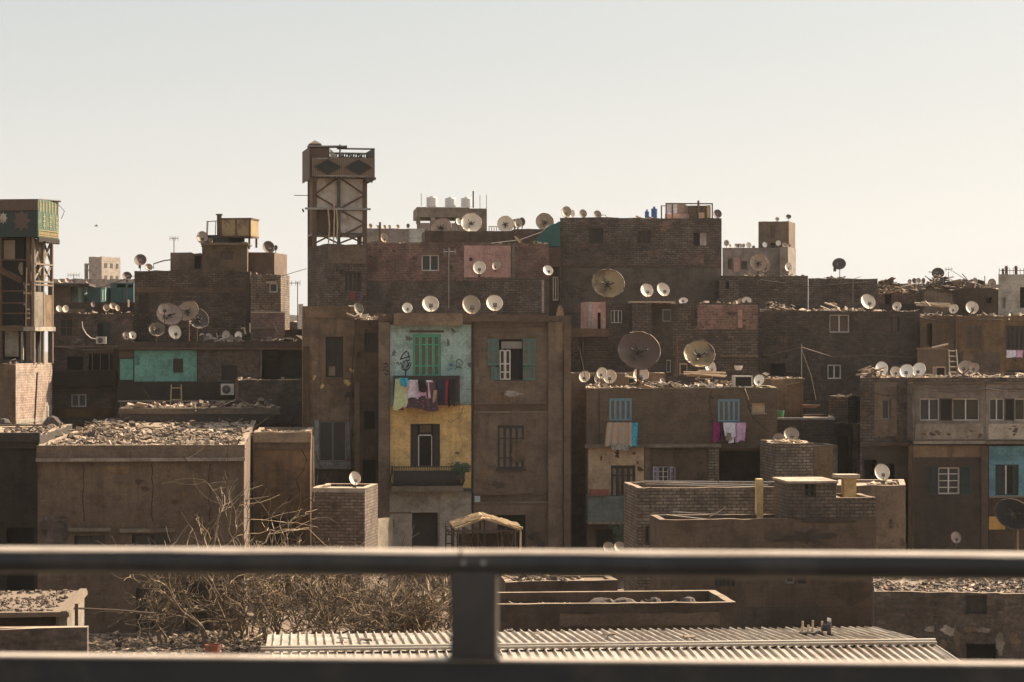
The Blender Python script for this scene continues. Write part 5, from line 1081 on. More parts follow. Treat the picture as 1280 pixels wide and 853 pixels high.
 (64, 351, 6, 5, 132, 'leftmost grey dish on the black roof edge', 'dish_pinkish'), (77, 351.5, 8, 5.5, 132, 'wide grey dish on the black roof edge', 'dish_pinkish'), (84, 350.5, 5.5, 6, 132.4, 'narrow grey dish right of the wide one on the black roof edge', 'dish_pinkish'), (92, 352, 5, 4, 132, 'flat small dish under the yagi antenna', 'dish_dark'), (112, 352.5, 8, 5, 132, 'flat tan dish before the foot of the far tower', 'dish_pinkish'),
 (463, 282.5, 5, 6, 166, 'first dish beside the water tower on the far low house', 'dish_tan'), (472, 284, 4.5, 5.5, 166, 'second dish from the water tower on the far low house', 'dish_tan'), (480.5, 284, 4.5, 5.5, 166, 'third dish from the water tower on the far low house', 'dish_tan'),
 (486.5, 284, 4.5, 5.5, 166, 'fourth dish from the water tower on the far low house', 'dish_tan'), (497, 283.5, 5, 5.5, 166, 'fifth dish from the water tower on the far low house', 'dish_tan'), (510, 282.5, 4.5, 6, 166, 'dark dish last in the row from the water tower', 'dish_brown'),
 (480, 297, 9, 12, 120, 'tan dish on the red brick roof near the water tower', 'dish_tan'),
]
for d_ in DL:
    a = dict(zip(('px', 'py', 'wpx', 'hpx', 'Y', 'label', 'mat', 'tilt', 'az', 'roll', 'big'), d_)); dish(**a)
print('wall mounted', LOGD)

# ------------------------------------------------------------ roof junk
SEA = ['rub_mid', 'rub_dark', 'rub_pale', 'rub_dark', 'wood_light', 'metal_dark']
rubble(OLD, 'bright stone and timber rubble covering the old building roof', 60, 305, .3, 12, 1500, .03, .34, .04, ['rub_mid', 'rub_mid', 'rub_dark', 'rub_dark', 'rub_pale'], flat=1., plank=.2)
rubble(OLD, 'broken slabs and planks heaped on the rear of the old roof', 105, 305, 8, 25, 600, .06, .42, .10, ['rub_mid', 'rub_dark', 'rub_pale', 'rub_dark'], flat=.8, plank=.3)
rubble(OLD, 'loose stones along the front lip of the old roof', 48, 304, .22, 1.4, 1500, .03, .13, .08, ['rub_mid', 'rub_pale', 'rub_mid'], plank=.05)
rubble(OLD, 'dusty gravel and stones at the left end of the old roof', 48, 120, 9, 25, 260, .08, .45, .15, ['rub_mid', 'rub_mid', 'rub_dark'])
rubble(BLK, 'small stones on the roof of the cracked ochre block', 320, 387, .2, 4, 160, .06, .3, .08, ['rub_mid', 'rub_pale', 'rub_dark'])
rubble(WING, 'dust and pebbles on the dark corner roof', -20, 48, .3, 10, 200, .08, .35, .06, ['rub_mid', 'rub_mid', 'rub_dark'])
m = rubble_mb(sp.x+.2, e.x-.4, 100.2, 104.8, OLD.zroof+.56, 500, .08, .5, .3, ['rub_pale', 'rub_mid', 'rub_red', 'rub_dark'], plank=.25); tag(m.build('rubble', ['rub_pale', 'rub_mid', 'rub_red', 'rub_dark']), 'sunlit rubble and sheets on the broken rear slab', 'rubble', kind='stuff')
rubble(A, 'scrap boards on the central apartment roof', 478, 575, .3, 3, 40, .1, .6, .25, ['rub_dark', 'wood_light', 'rub_pale'])
rubble(OCH, 'rubble heap at the right end of the ochre house roof', 438, 443, .3, 3, 20, .1, .5, .2)
rubble(NAR, 'white stones on the narrow house roof', 444, 472, .22, 3, 70, .1, .55, .25, ['rub_pale', 'rub_pale', 'rub_mid'])
rubble(B, 'dense junk heap of sticks and sheets right of the big brown dish', 800, 935, .4, 5.5, 1100, .08, .55, .62, SEA, flat=.35, plank=.5)
rubble(B, 'upright rods and frames sticking out of the junk heap', 795, 930, .5, 4, 60, .2, .4, .5, ['metal_dark', 'rub_mid', 'metal_rust'], plank=.9)
rubble(B, 'low bright litter along the left edge of the junk roof', 734, 800, .25, 3, 170, .06, .4, .12, ['rub_pale', 'rub_mid', 'rub_pale'])
rubble(B, 'pale litter along the front lip of the junk roof', 735, 970, .21, .6, 260, .05, .22, .08, ['rub_pale', 'rub_mid', 'rub_pale'])
rubble(OR, 'stones on the plain ochre roof room', 943, 1003, .2, 3.5, 130, .08, .4, .22)
rubble(E, 'pale rubble heap along the left roof edge of the dark brick building', 958, 1060, .22, 2.5, 420, .07, .5, .5, ['rub_pale', 'rub_mid', 'rub_dark', 'rub_mid'])
rubble(E, 'scattered rubble at the right roof edge of the dark brick building', 1060, 1150, .22, 3, 240, .07, .45, .22)
rubble(E2, 'rubble and boards along the ochre building roof', 1152, 1285, .22, 3, 420, .07, .5, .22, ['rub_pale', 'rub_dark', 'rub_mid', 'rub_dark'])
rubble(D, 'pale gravel and litter over the right building roof', 1077, 1290, .22, 6, 1100, .06, .42, .16, ['rub_pale', 'rub_mid', 'rub_pale', 'rub_dark'])
rubble(D, 'sticks and wire at the left end of the right building roof', 1078, 1100, .3, 3, 60, .15, .5, .5, ['rub_mid', 'rub_pale', 'wood_light'], plank=.8)
rubble(D, 'dark sticks under the pair of dishes on the right roof', 1183, 1212, .3, 3, 70, .15, .6, .6, ['rub_dark', 'rub_mid', 'metal_rust'], plank=.8)
rubble(RB, 'bright litter of bottles and stones on the lower right roof', 1095, 1290, .2, 7.5, 2600, .03, .22, .12, ['rub_mid', 'rub_mid', 'rub_dark', 'rub_pale', 'rub_dark', 'rub_dark', 'rub_red', 'rub_dark'], plank=.25)
rubble(C3, 'rubble on top of the tall plastered block', 1088, 1131, .22, 3, 120, .07, .35, .14)
rubble(C1, 'bright scraps on the parapet of the low brick house', 800, 990, .25, 3, 130, .08, .5, .1)
rubble(C2, 'small litter inside the plastered parapet', 840, 980, .3, 2, 60, .05, .25, .05)
rubble(YW, 'sunlit scraps on the low dark yard wall', 640, 730, .1, 1.4, 130, .05, .35, .12, ['rub_mid', 'rub_pale', 'rub_dark'], plank=.4)
rubble(LOW, 'dead leaves and litter inside the low walled roof', 640, 905, .3, 2.6, 300, .05, .28, .05, ['rub_mid', 'rub_pale', 'rub_dark'])
rubble(BW, 'heap of bleached sticks on the brick stub', 972, 998, .1, 1.2, 45, .12, .35, .16, ['rub_pale', 'wood_light', 'rub_pale'], plank=.9)
rubble(BRR, 'pale stones on the small brick room', 1037, 1059, .2, 2.4, 60, .08, .3, .12)
rubble(Hh, 'bright scraps along the brick house roof edge', 786, 945, .22, 2, 170, .06, .4, .12, ['rub_pale', 'rub_mid', 'rub_pale'])
rubble(I, 'white rubble along the red brick roof', 460, 685, .22, 4, 300, .06, .45, .18, ['rub_pale', 'rub_mid', 'rub_dark'])
rubble(G, 'dark scraps along the tall brick building roof', 755, 815, .3, 4, 90, .08, .5, .22, ['rub_dark', 'rub_mid'])
rubble(Fh, 'low rubble along the windowless brick roof', 925, 1010, .3, 3, 140, .08, .5, .22, ['rub_pale', 'rub_mid', 'rub_dark'])
rubble(F2, 'flat scraps under the single dark dish', 1030, 1066, .3, 2, 60, .1, .6, .28, ['rub_mid', 'rub_dark', 'dish_tan'])
rubble(KR, 'tangled lumber heap against the sky at the far right', 1165, 1225, .3, 4, 420, .15, .9, 1.1, ['rub_dark', 'rub_mid', 'metal_rust', 'rub_dark'], plank=.6)
rubble(KR, 'dusty scrap on the far right roof', 1153, 1248, .3, 4, 200, .1, .5, .4, ['rub_mid', 'rub_dark', 'rub_pale'])
rubble(KH, 'scrap metal and boxes over the small reddish hut', 1099, 1150, .3, 4, 260, .12, .7, .9, ['rub_dark', 'rub_mid', 'rub_pale', 'rub_red'])
rubble(BL, 'pale scraps on the roof edge below the small left dishes', 100, 165, .2, 3, 120, .06, .4, .12, ['rub_pale', 'rub_mid'])
rubble(BE, 'stones on the dark brick enclosure', 296, 378, .05, 1.2, 70, .08, .4, .08, ['rub_pale', 'rub_mid'])
rubble(T, 'scraps and sheets on the turquoise house roof', 250, 375, .3, 3, 160, .1, .7, .25, ['rub_dark', 'rub_mid', 'metal_grey', 'rub_pale'])
rubble(RR, 'junk on the roof room below the tank', 255, 308, .3, 3, 90, .1, .5, .3, ['rub_dark', 'rub_mid'])
rubble(J2, 'stones on the brick house with sunlit side', 316, 348, .2, 3, 40, .1, .35, .1)
rubble(SB, 'dark scrap at the foot of the sign tower', -20, 18, .2, 3, 90, .1, .5, .35, ['rub_dark', 'rub_mid'])
# ground litter
x0, x1 = P(105, HZ, 71).x, P(335, HZ, 71).x
m = rubble_mb(x0, x1, 67, 75.5, .02, 3200, .03, .35, .10, ['rub_mid', 'rub_dark', 'rub_pale', 'rub_mid'], plank=.3)
tag(m.build('rubble', ['rub_mid', 'rub_dark', 'rub_pale', 'rub_mid']), 'fallen leaves, sticks and stones littering the ground under the bare trees', 'rubble', kind='stuff')
x0, x1 = P(640, HZ, 64).x, P(830, HZ, 64).x
m = rubble_mb(x0-3, x1, 62, 84, .02, 500, .08, .7, .2, ['rub_dark', 'rub_mid', 'rub_mid', 'rub_pale'], plank=.3)
tag(m.build('rubble', ['rub_dark', 'rub_mid', 'rub_mid', 'rub_pale']), 'shaded litter on the ground between the hut and the low house', 'rubble', kind='stuff')

# ------------------------------------------------------------ boulders on the old roof
def rock(px, py, Y, w_, h_, label, mat='rub_dark', on=None):
    c = P(px, py, Y); m = MB(); n = 9; vs = [(0, 0, h_)]; 
    for q, (f, z) in enumerate(((.55, .85), (.95, .45), (1, .0))):
        for j in range(n): a = 6.283*j/n; r_ = w_/2*f*rnd.uniform(.75, 1.1); vs.append((r_*math.cos(a), r_*.8*math.sin(a), h_*z*rnd.uniform(.85, 1.1)))
    fs = [(0, 1+j, 1+(j+1) % n) for j in range(n)]
    for r_ in range(2): fs += [(1+r_*n+j, 1+(r_+1)*n+j, 1+(r_+1)*n+(j+1) % n, 1+r_*n+(j+1) % n) for j in range(n)]
    m.add(vs, fs); z = on if on is not None else c.z-h_/2
    return tag(m.build('boulder' if 'boulder' in label else 'sack', mat, None, loc=(c.x, c.y, z)), label, 'boulder' if 'boulder' in label else 'sack')
rock(66, 525, 93, .75, .5, 'dark lump of rubble, a boulder by the foot of the salmon brick block', 'rub_dark', OLD.zroof)
rock(5, 526, 95, .7, .35, 'low dark boulder at the left end of the old roof', 'rub_dark', OLD.zroof)
rock(64, 526, 91, .5, .25, 'small pale boulder leaning before the dark lump', 'rub_mid', OLD.zroof)
for px, w_, lab in ((752, .8, 'widest dark net sack inside the low walled roof'), (779, .9, 'dark sack beside the widest one inside the low walled roof'), (818, .5, 'small dark sack in the middle of the low walled roof'), (860, .55, 'dark sack with a sunlit wisp at the right of the low walled roof')):
    rock(px, 748, 58.9, w_, .28, lab, 'rub_dark', LOW.zroof)

# ------------------------------------------------------------ laundry
def cloth(x0, x1, y0, y1, Y, mat, label, tx=0, fold=7, amp=.035, cat='laundry', group='laundry on the lines', name='hanging_cloth', split=False):
    a = P(x0, y0, Y); b = P(x1, y0, Y); c = P(x0, y1, Y); w_ = b.x-a.x; hh = a.z-c.z; nu = max(6, int((x1-x0)*1.2)); nv = 7
    ph = rnd.uniform(0, 6); vs = []; th = .012
    for s_ in (0, 1):
        for j in range(nv+1):
            f = j/nv
            for i in range(nu+1):
                g_ = i/nu; z = -hh*f*(1+.06*math.sin(g_*5+ph)*f)
                x = w_*g_+tx*f*w_*(.5-g_)*-1+.02*math.sin(f*3+ph)
                y = amp*(.35+f)*math.sin(g_*fold+ph+f*.8)+amp*.4*math.sin(g_*fold*2.3+ph)+s_*th; vs.append((x, y, z))
    fs = []; k = (nu+1)*(nv+1)
    for j in range(nv):
        for i in range(nu):
            if split and f and .45 < (i+.5)/nu < .58 and j > nv*.45: continue
            q = j*(nu+1)+i; fs.append((q, q+nu+1, q+nu+2, q+1)); fs.append((k+q, k+q+1, k+q+nu+2, k+q+nu+1))
    for j in range(nv):
        q = j*(nu+1); fs.append((q, k+q, k+q+nu+1, q+nu+1)); q += nu; fs.append((q, q+nu+1, k+q+nu+1, k+q))
    m = MB(); m.add(vs, fs); return tag(m.build(name, mat, None, loc=a, smooth=True), label, cat, group)
cloth_mat('c_lime', (.50, .55, .30), (.42, .44, .24), 1.6); cloth_mat('c_blue', (.04, .38, .52)); cloth_mat('c_white', (.66, .58, .60), (.5, .44, .5)); cloth_mat('c_black', (.02, .017, .018)); cloth_mat('c_pink', (.62, .40, .55), (.5, .3, .42))
cloth_mat('c_floral', (.06, .035, .05), (.30, .08, .10), 4, .62); cloth_mat('c_skin', (.46, .30, .20)); cloth_mat('c_navy', (.025, .035, .06)); cloth_mat('c_red', (.26, .03, .035)); cloth_mat('c_peach', (.55, .34, .24), (.45, .3, .3), 4)
cloth_mat('c_stripe', (.46, .27, .17), (.34, .33, .27), 3); cloth_mat('c_magenta', (.26, .015, .11)); cloth_mat('c_plum', (.06, .02, .05)); cloth_mat('c_bright', (.74, .72, .74), (.6, .56, .62)); cloth_mat('c_khaki', (.26, .20, .12)); cloth_mat('c_brown', (.09, .06, .05), (.14, .07, .06)); cloth_mat('c_grey', (.36, .33, .28))
YL = 92-.75-.14
cloth(493.5, 508, 473, 511, YL, 'c_lime', 'pale lime sheet at the left of the balcony laundry', .3, 5)
cloth(500, 511, 472.5, 483, YL-.07, 'c_blue', 'crumpled bright blue cloth over the lime sheet', 0, 8); cloth(504, 514, 477, 488, YL-.05, 'c_peach', 'peach cloth under the crumpled blue one', 0, 8)
cloth(510.5, 522.5, 475, 498, YL-.03, 'c_white', 'white shirt left of the black shirt on the balcony line', .2, 6); cloth(523, 533, 475.5, 490, YL-.06, 'c_black', 'short black shirt between white and pink laundry')
cloth(522, 537, 478, 497.5, YL, 'c_pink', 'pale pink top behind the short black shirt', .1, 6); cloth(507, 540, 495, 511, YL+.03, 'c_floral', 'dark floral cloth hanging lowest under the white shirts', 0, 9)
cloth(534, 545, 476, 510, YL+.01, 'c_brown', 'dark brown printed dress in the middle of the balcony line', .1, 6); cloth(541, 546, 488, 503, YL-.05, 'c_skin', 'narrow beige cloth against the dark dress')
cloth(546, 556, 475, 505, YL, 'c_navy', 'navy trousers on the balcony line', 0, 6, split=True); cloth(556, 560, 474.5, 505, YL-.02, 'c_red', 'narrow dark red cloth right of the navy trousers', 0, 4); cloth(560.5, 570, 474, 508, YL, 'c_black', 'long black trousers at the right end of the balcony line', -.1, 5, split=True)
cloth(529, 547, 500, 514, YL-.03, 'c_floral', 'dark floral scarf with red ends below the brown dress', .1, 8); cloth(497, 505, 507, 513, YL+.04, 'c_red', 'red patterned hem below the lime sheet', 0, 6)
cloth(533, 541, 475.5, 478, YL-.08, 'c_bright', 'small white cloth folded over the balcony line', 0, 4)
YB = 91.55
cloth(758.5, 789, 528, 557, YB, 'c_stripe', 'brown striped skirt like cloth under the left blue window', .12, 22, .05); cloth(764, 786, 554, 563, YB+.04, 'c_grey', 'grey hem of a cloth under the striped skirt', 0, 12); cloth(787.5, 797, 528.5, 559, YB+.03, 'c_blue', 'bright blue cloth beside the striped one', 0, 6)
cloth(891, 900, 528.5, 552, YB, 'c_magenta', 'magenta cloth at the left under the right blue window', 0, 6); cloth(899, 905.5, 528.5, 552, YB+.03, 'c_plum', 'dark plum cloth beside the magenta one', 0, 4)
cloth(904.5, 920, 528.5, 546, YB-.03, 'c_bright', 'bright white shirt under the right blue window', -.1, 7); cloth(907, 919, 541, 551, YB, 'c_khaki', 'khaki trousers below the white shirt', -.2, 5, split=True); cloth(919, 932, 528.5, 552, YB, 'c_pink', 'pink striped shirt at the right end of the line', -.1, 7); cloth(911, 917, 546, 554, YB+.02, 'c_bright', 'white socks at the bottom of the right line', 0, 4)
cloth(1258, 1270, 438, 447, 104.5, 'c_bright', 'left white cloth hung below the dark slatted window', 0, 6); cloth(1270.5, 1279, 438, 447, 104.5, 'c_pink', 'right pinkish white cloth hung below the dark slatted window', 0, 6)
cloth(438, 443, 366, 374, 109.6, 'c_red', 'small dark red cloth below the brown tower base window', 0, 5); cloth(444, 452, 366, 376, 109.6, 'c_floral', 'red and cream cloth in a bunch below the tower base window', 0, 6)
def line(name, label, pts, r=.012, mat='wood_dark', cat='cable', Y=None, n=4):
    w_ = [P(x, y, Yy) for x, y, Yy in pts]; o = w_[0]; m = MB(); m.tube([p-o for p in w_], r, n); return tag(m.build(name, mat, None, loc=o), label, cat)
line('clothes_line', 'thin line carrying the laundry of the green bay balcony', [(492, 473.5, YL), (530, 475, YL), (573, 473.5, YL)], .01, cat='clothes line')
for x0, x1, yy, lab in ((756, 798, 528, 'clothes line on two brackets under the left blue window'), (889, 934, 528, 'clothes line on two brackets under the right blue window')):
    o = P(x0, yy, YB); m = MB(); L = P(x1, yy, YB).x-o.x; m.tube([(0, 0, 0), (L, 0, 0)], .012, 5); m.tube([(0, 0, 0), (0, .45, 0)], .015, 5); m.tube([(L, 0, 0), (L, .45, 0)], .015, 5)
    tag(m.build('clothes_line', 'metal_dark', None, loc=o), lab, 'clothes line')

# ------------------------------------------------------------ tanks, shacks, boxes
def tank(px0, px1, py0, py1, Y, mat, label, sq=False, cat='water tank'):
    a = P(px0, py1, Y); b = P(px1, py0, Y); w_ = b.x-a.x; hh = b.z-a.z; t = empty('water_tank', (a.x+w_/2, Y, a.z), 0, label, cat)
    m = MB(); n = 18 if not sq else 4; prof = [(1, 0), (1, .3), (.985, .31), (1, .32), (1, .62), (.985, .63), (1, .64), (1, .93), (.93, 1)]; vs = []
    for f, z in prof:
        for j in range(n): an = 6.2832*(j+.5)/n; q = w_/2*f*(1 if not sq else 1.35); vs.append((q*math.cos(an), q*math.sin(an), hh*z))
    fs = [(i*n+j, i*n+(j+1) % n, (i+1)*n+(j+1) % n, (i+1)*n+j) for i in range(len(prof)-1) for j in range(n)]+[tuple((len(prof)-1)*n+j for j in range(n))]
    m.add(vs, fs); m.build('tank_body', mat, t, smooth=False); q = MB(); q.tube([(0, 0, hh), (0, 0, hh+.1)], w_*.2, 10); q.build('lid', mat, t); return t
tank(533, 546.5, 247, 258.5, 178, 'tank_white', 'left white roof tank on the unfinished concrete building'); tank(556, 569.5, 248, 258.5, 178, 'tank_white', 'middle white roof tank on the unfinished concrete building'); tank(576, 589.5, 248, 258.5, 178, 'tank_white', 'right white roof tank on the unfinished concrete building')
tank(806, 811.5, 264.5, 272.5, 124, 'tank_blue', 'small blue plastic drum on the tall brick building'); tank(814, 821.5, 261, 272.5, 124.5, 'tank_blue', 'taller blue plastic drum on the tall brick building')
for x, y0, y1, Y, lab in ((526.5, 242, 258, 178, 'thin antenna pole left of the three white tanks'), (591.5, 239, 260, 179, 'thick antenna pole right of the three white tanks'), (600, 244, 262, 177, 'thin pole on the stair block by the tanks'), (608, 243.5, 262, 177, 'thin pole at the right end of the stair block'), (873, 251, 272, 124, 'short mast rising from the roof shack'), (1002, 430, 492, 99, 'tall thin aerial mast before the dark brick building'), (561, 310, 385, 108, 'tall aerial mast in front of the red brick wall'), (1231, 345, 360, 122, 'short post on the far right lumber roof'), (891, 423, 470, 97, 'rusty pipe mast'), (846, 425, 471, 99, 'bent chimney pipe between the two big dishes'), (217.5, 297, 317, 122, 'thin tv aerial mast on the chipped roof room'), (372, 352, 402, 114, 'leaning aerial mast in the sky gap'), (475, 278, 303, 118, 'dark post on the red brick roof by the water tower'), (898, 560, 603, 82, 'thin pole standing on the low brick roof'), (1197, 400, 440, 103, 'white cable mast before the ochre building')):
    if x == 891: continue
    line('mast', lab, [(x, y1, Y), (x, y0, Y)], .022 if x not in (846, 475, 591.5, 873) else .06, 'metal_grey' if x in (561, 1002) else 'metal_rust', 'mast', n=6)
line('chimney_pipe', 'curved top of the chimney pipe', [(846, 427, 99), (848, 425.5, 99), (851, 425, 99)], .06, 'metal_rust', 'pipe', n=6)
def yagi(px, py, Y, L, label, n=5):
    o = P(px, py, Y); m = MB(); m.tube([(-L/2, 0, 0), (L/2, 0, 0)], .018, 4)
    for i in range(n): x = -L/2+L*i/(n-1); m.tube([(x, -.25, .0), (x, .25, .0)], .012, 4); m.tube([(x, 0, -.12), (x, 0, .12)], .012, 4)
    return tag(m.build('antenna', 'metal_grey', None, loc=o), label, 'antenna')
yagi(217.5, 298, 122, .4, 'small yagi head on the thin tv mast of the chipped roof room', 4); yagi(92, 344, 131, .6, 'thin yagi antenna against the sky behind the left roofs'); yagi(562, 315, 108, .5, 'white cross shaped aerial head on the tall mast before the red brick wall', 3); yagi(367, 354, 114, .6, 'dark yagi head leaning left in the sky gap', 4); yagi(1186, 337, 122, .3, 'small bent aerial over the lumber heap', 3)
line('mast', 'thin mast carrying the yagi behind the left roofs', [(92, 355, 131), (92, 343, 131)], .018, 'metal_rust', 'mast'); line('mast', 'thin crooked mast over the lumber heap', [(1185, 352, 122), (1186, 340, 122), (1181, 347, 122)], .018, 'metal_rust', 'mast')
# AC units
def ac(px0, py0, px1, py1, Y, label):
    a = P(px0, py1, Y); b = P(px1, py0, Y); w_, hh = b.x-a.x, b.z-a.z; t = empty('air_conditioner', (a.x, Y, a.z), 0, label, 'air conditioner')
    MB().box(0, w_, 0, .35, 0, hh).build('casing', 'ac_white', t); m = MB(); c = (w_*.42, hh*.5); r_ = hh*.38
    m.tube([(c[0], -.012, c[1]), (c[0], -.002, c[1])], r_, 18); m.build('fan_grille', 'void', t)
    m = MB()
    for k in range(5): m.tube([(c[0]+r_*(k+1)/5*math.cos(6.283*j/16), -.02, c[1]+r_*(k+1)/5*math.sin(6.283*j/16)) for j in range(17)], .008, 3)
    m.tube([(c[0], -.03, c[1]), (c[0], -.013, c[1])], r_*.2, 8); m.build('guard_rings', 'frame_grey', t)
    m = MB(); m.box(.05, .1, 0, .6, -.05, -.003); m.box(w_-.1, w_-.05, 0, .6, -.05, -.003); m.build('bracket', 'metal_rust', t); return t
ac(120, 421, 132.5, 430, 111.4, 'small white air conditioner under the green door of the dark brick building'); ac(276, 480, 292.5, 494, 107.4, 'grey white air conditioner beside the dark brick enclosure')
ac(793, 449+3, 800, 459, 101, 'tiny pale air conditioner on the shaded ledge') if 0 else None
line('pipe', 'white hose curving down to the small air conditioner', [(102.5, 402, 111.3), (103.5, 410, 111.3), (108, 418, 111.3), (114, 423, 111.3), (120, 424, 111.3)], .02, 'ac_white', 'hose')
# tank box on left roof
def tankbox():
    Y = 121; a = P(275, 295, Y); b = P(315, 273, Y); w_, hh = b.x-a.x, b.z-a.z; zb = RR.zroof
    t = empty('water_tank', (a.x, Y, zb), -math.radians(14), 'rusty square roof tank on posts with sunlit right side', 'water tank'); z = a.z-zb
    m = MB(); m.box(0, w_, 0, 1.5, z, z+hh); m.build('tank_body', 'dish_rust', t); q = MB(); q.box(-.03, w_+.03, -.03, 1.53, z+hh-.08, z+hh); q.box(-.02, w_+.02, -.02, 1.52, z-.08, z+.0-.003); 
    for x in (.02, w_*.5, w_-.1): q.box(x, x+.07, -.02, 0, z, z+hh-.1)
    q.build('frame', 'metal_rust', t)
    for x, y in ((.05, .05), (w_-.15, .05), (.05, 1.4), (w_-.15, 1.4)): MB().box(x, x+.09, y, y+.09, 0, z-.09).build('leg', 'metal_rust', t)
    MB().tube([(-.12, .3, 0), (-.12, .3, z+hh+.15)], .12, 10).build('pipe', 'metal_rust', t); MB().tube([(-.12, .3, z+hh+.15), (-.12, .3, z+hh+.22)], .17, 10).build('cap', 'metal_dark', t)
    MB().box(-.85, -.1, .1, 1.2, z-.6, z+.05).build('side_box', 'metal_dark', t)
    q = MB()
    for x in (-.75, -.7, -.3): q.tube([(x, .2, z+.05), (x+.03, .2, z+.75)], .02, 4)
    q.tube([(-.75, .2, z+.72), (-.2, .2, z+.75)], .02, 4); q.build('railing', 'metal_rust', t)
tankbox()
h = House('roof_shack', 'dark junk filled shelter under the square roof tank', 262, 305, 295, 121, 2, 'wood_dark', par=.03, rag=.02, zb=RR.zroof, cat='shack'); h.dark(285, 297, 304, 305, .5); h.finish()
# shack on tall brick building
def shack():
    Y = 124; k = MPP(Y); a = P(832, 273, Y); zb = G.zroof; t = empty('roof_shack', (a.x, Y, zb), 0, 'open wooden roof shack with pale curtain and pink wall on the tall brick building', 'shack'); X = lambda p: (p-832)*k*1.0; Z = lambda y: P(860, y, Y).z-zb
    m = MB(); 
    for x in (0, X(840), X(891)): m.box(x, x+.06, 0, .06, 0, Z(254.5))
    m.box(0, X(892), -.02, .05, Z(255.5), Z(254)); m.build('frame', 'wood_brown', t); m = MB()
    for x in (0, X(840), X(891)): m.box(x, x+.06, 1.6, 1.66, 0, Z(255))
    m.box(0, X(892), 1.6, 1.67, Z(256), Z(255)); m.build('frame', 'wood_brown', t)
    MB().box(X(834), X(847), .1, .13, Z(267), Z(255.5)).build('curtain', 'c_bright', t); MB().box(X(833), X(870), .4, .5, 0, Z(267)).build('low_wall', 'plaster_pink', t)
    MB().box(X(864), X(884), .1, 1.4, 0, Z(257)).build('wooden_box', 'wood_brown', t); MB().box(X(885), X(890), .1, 1.4, 0, Z(256.5)).build('side_wall', 'wood_light', t)
    q = MB(); n = 12; q.prism([(X(856)+X(832+12)*math.cos(math.pi*i/n), Z(268)+.62*math.sin(math.pi*i/n)) for i in range(n+1)], .9, 1.3); q.build('curved_sheet', 'dish_pinkish', t)
    MB().box(X(874), X(881), -.1, .08, .1, Z(266)).build('crate', 'wood_light', t)
shack()
# awning
def awning():
    t = empty('awning', P(700, 300, 120.5), 0, 'green cloth awning sloping from the left side of the tall brick building', 'awning'); o = t.location
    q = [P(700, 277, 122.5)-o, P(700, 307, 120.0)-o, P(668, 303, 120.0)-o, P(684, 283, 122.5)-o]; m = MB(); n = 8; vs = []
    for s_ in (0, -.04):
        for i in range(n+1):
            f = i/n
            a = q[0].lerp(q[3], f); b = q[1].lerp(q[2], f)
            for j in range(n+1): g_ = j/n; p = a.lerp(b, g_); vs.append((p.x, p.y, p.z+s_-.25*math.sin(math.pi*g_)*math.sin(math.pi*f)+.02*math.sin(f*14)))
    k = (n+1)**2; fs = []
    for i in range(n):
        for j in range(n): z = i*(n+1)+j; fs.append((z, z+1, z+n+2, z+n+1)); fs.append((k+z, k+z+n+1, k+z+n+2, k+z+1))
    m.add(vs, fs); m.build('cloth', 'awning_green', t, smooth=True)
    v = MB(); a, b = q[2], q[1]; v.add([a, b, b+Vector((0, 0, -.25)), a+Vector((.25, .5, -.28))], [(0, 1, 2, 3)]); c = q[3]; v.add([a, a+Vector((.25, .5, -.28)), c+Vector((.2, 0, -.5)), c], [(0, 1, 2, 3)]); v.build('valance', 'awning_green', t)
    w_ = [P(x, y, 119.85)-o for x, y in ((700, 278.5), (690, 281), (683, 284.5), (674, 294), (668, 302.5), (672, 307), (684, 307.5), (700, 308))]
    v = MB(); v.prism([(a.x, a.z) for a in w_], w_[0].y-.02, w_[0].y+.02); v.build('front_cloth', 'awning_green', t)
    v = MB(); v.tube([q[2], q[1]], .025, 5); v.tube([q[3], q[2]], .025, 5); v.tube([q[2], q[1]+Vector((-.0, 1.5, -1.2))], .025, 5); v.build('frame', 'metal_rust', t)
awning()
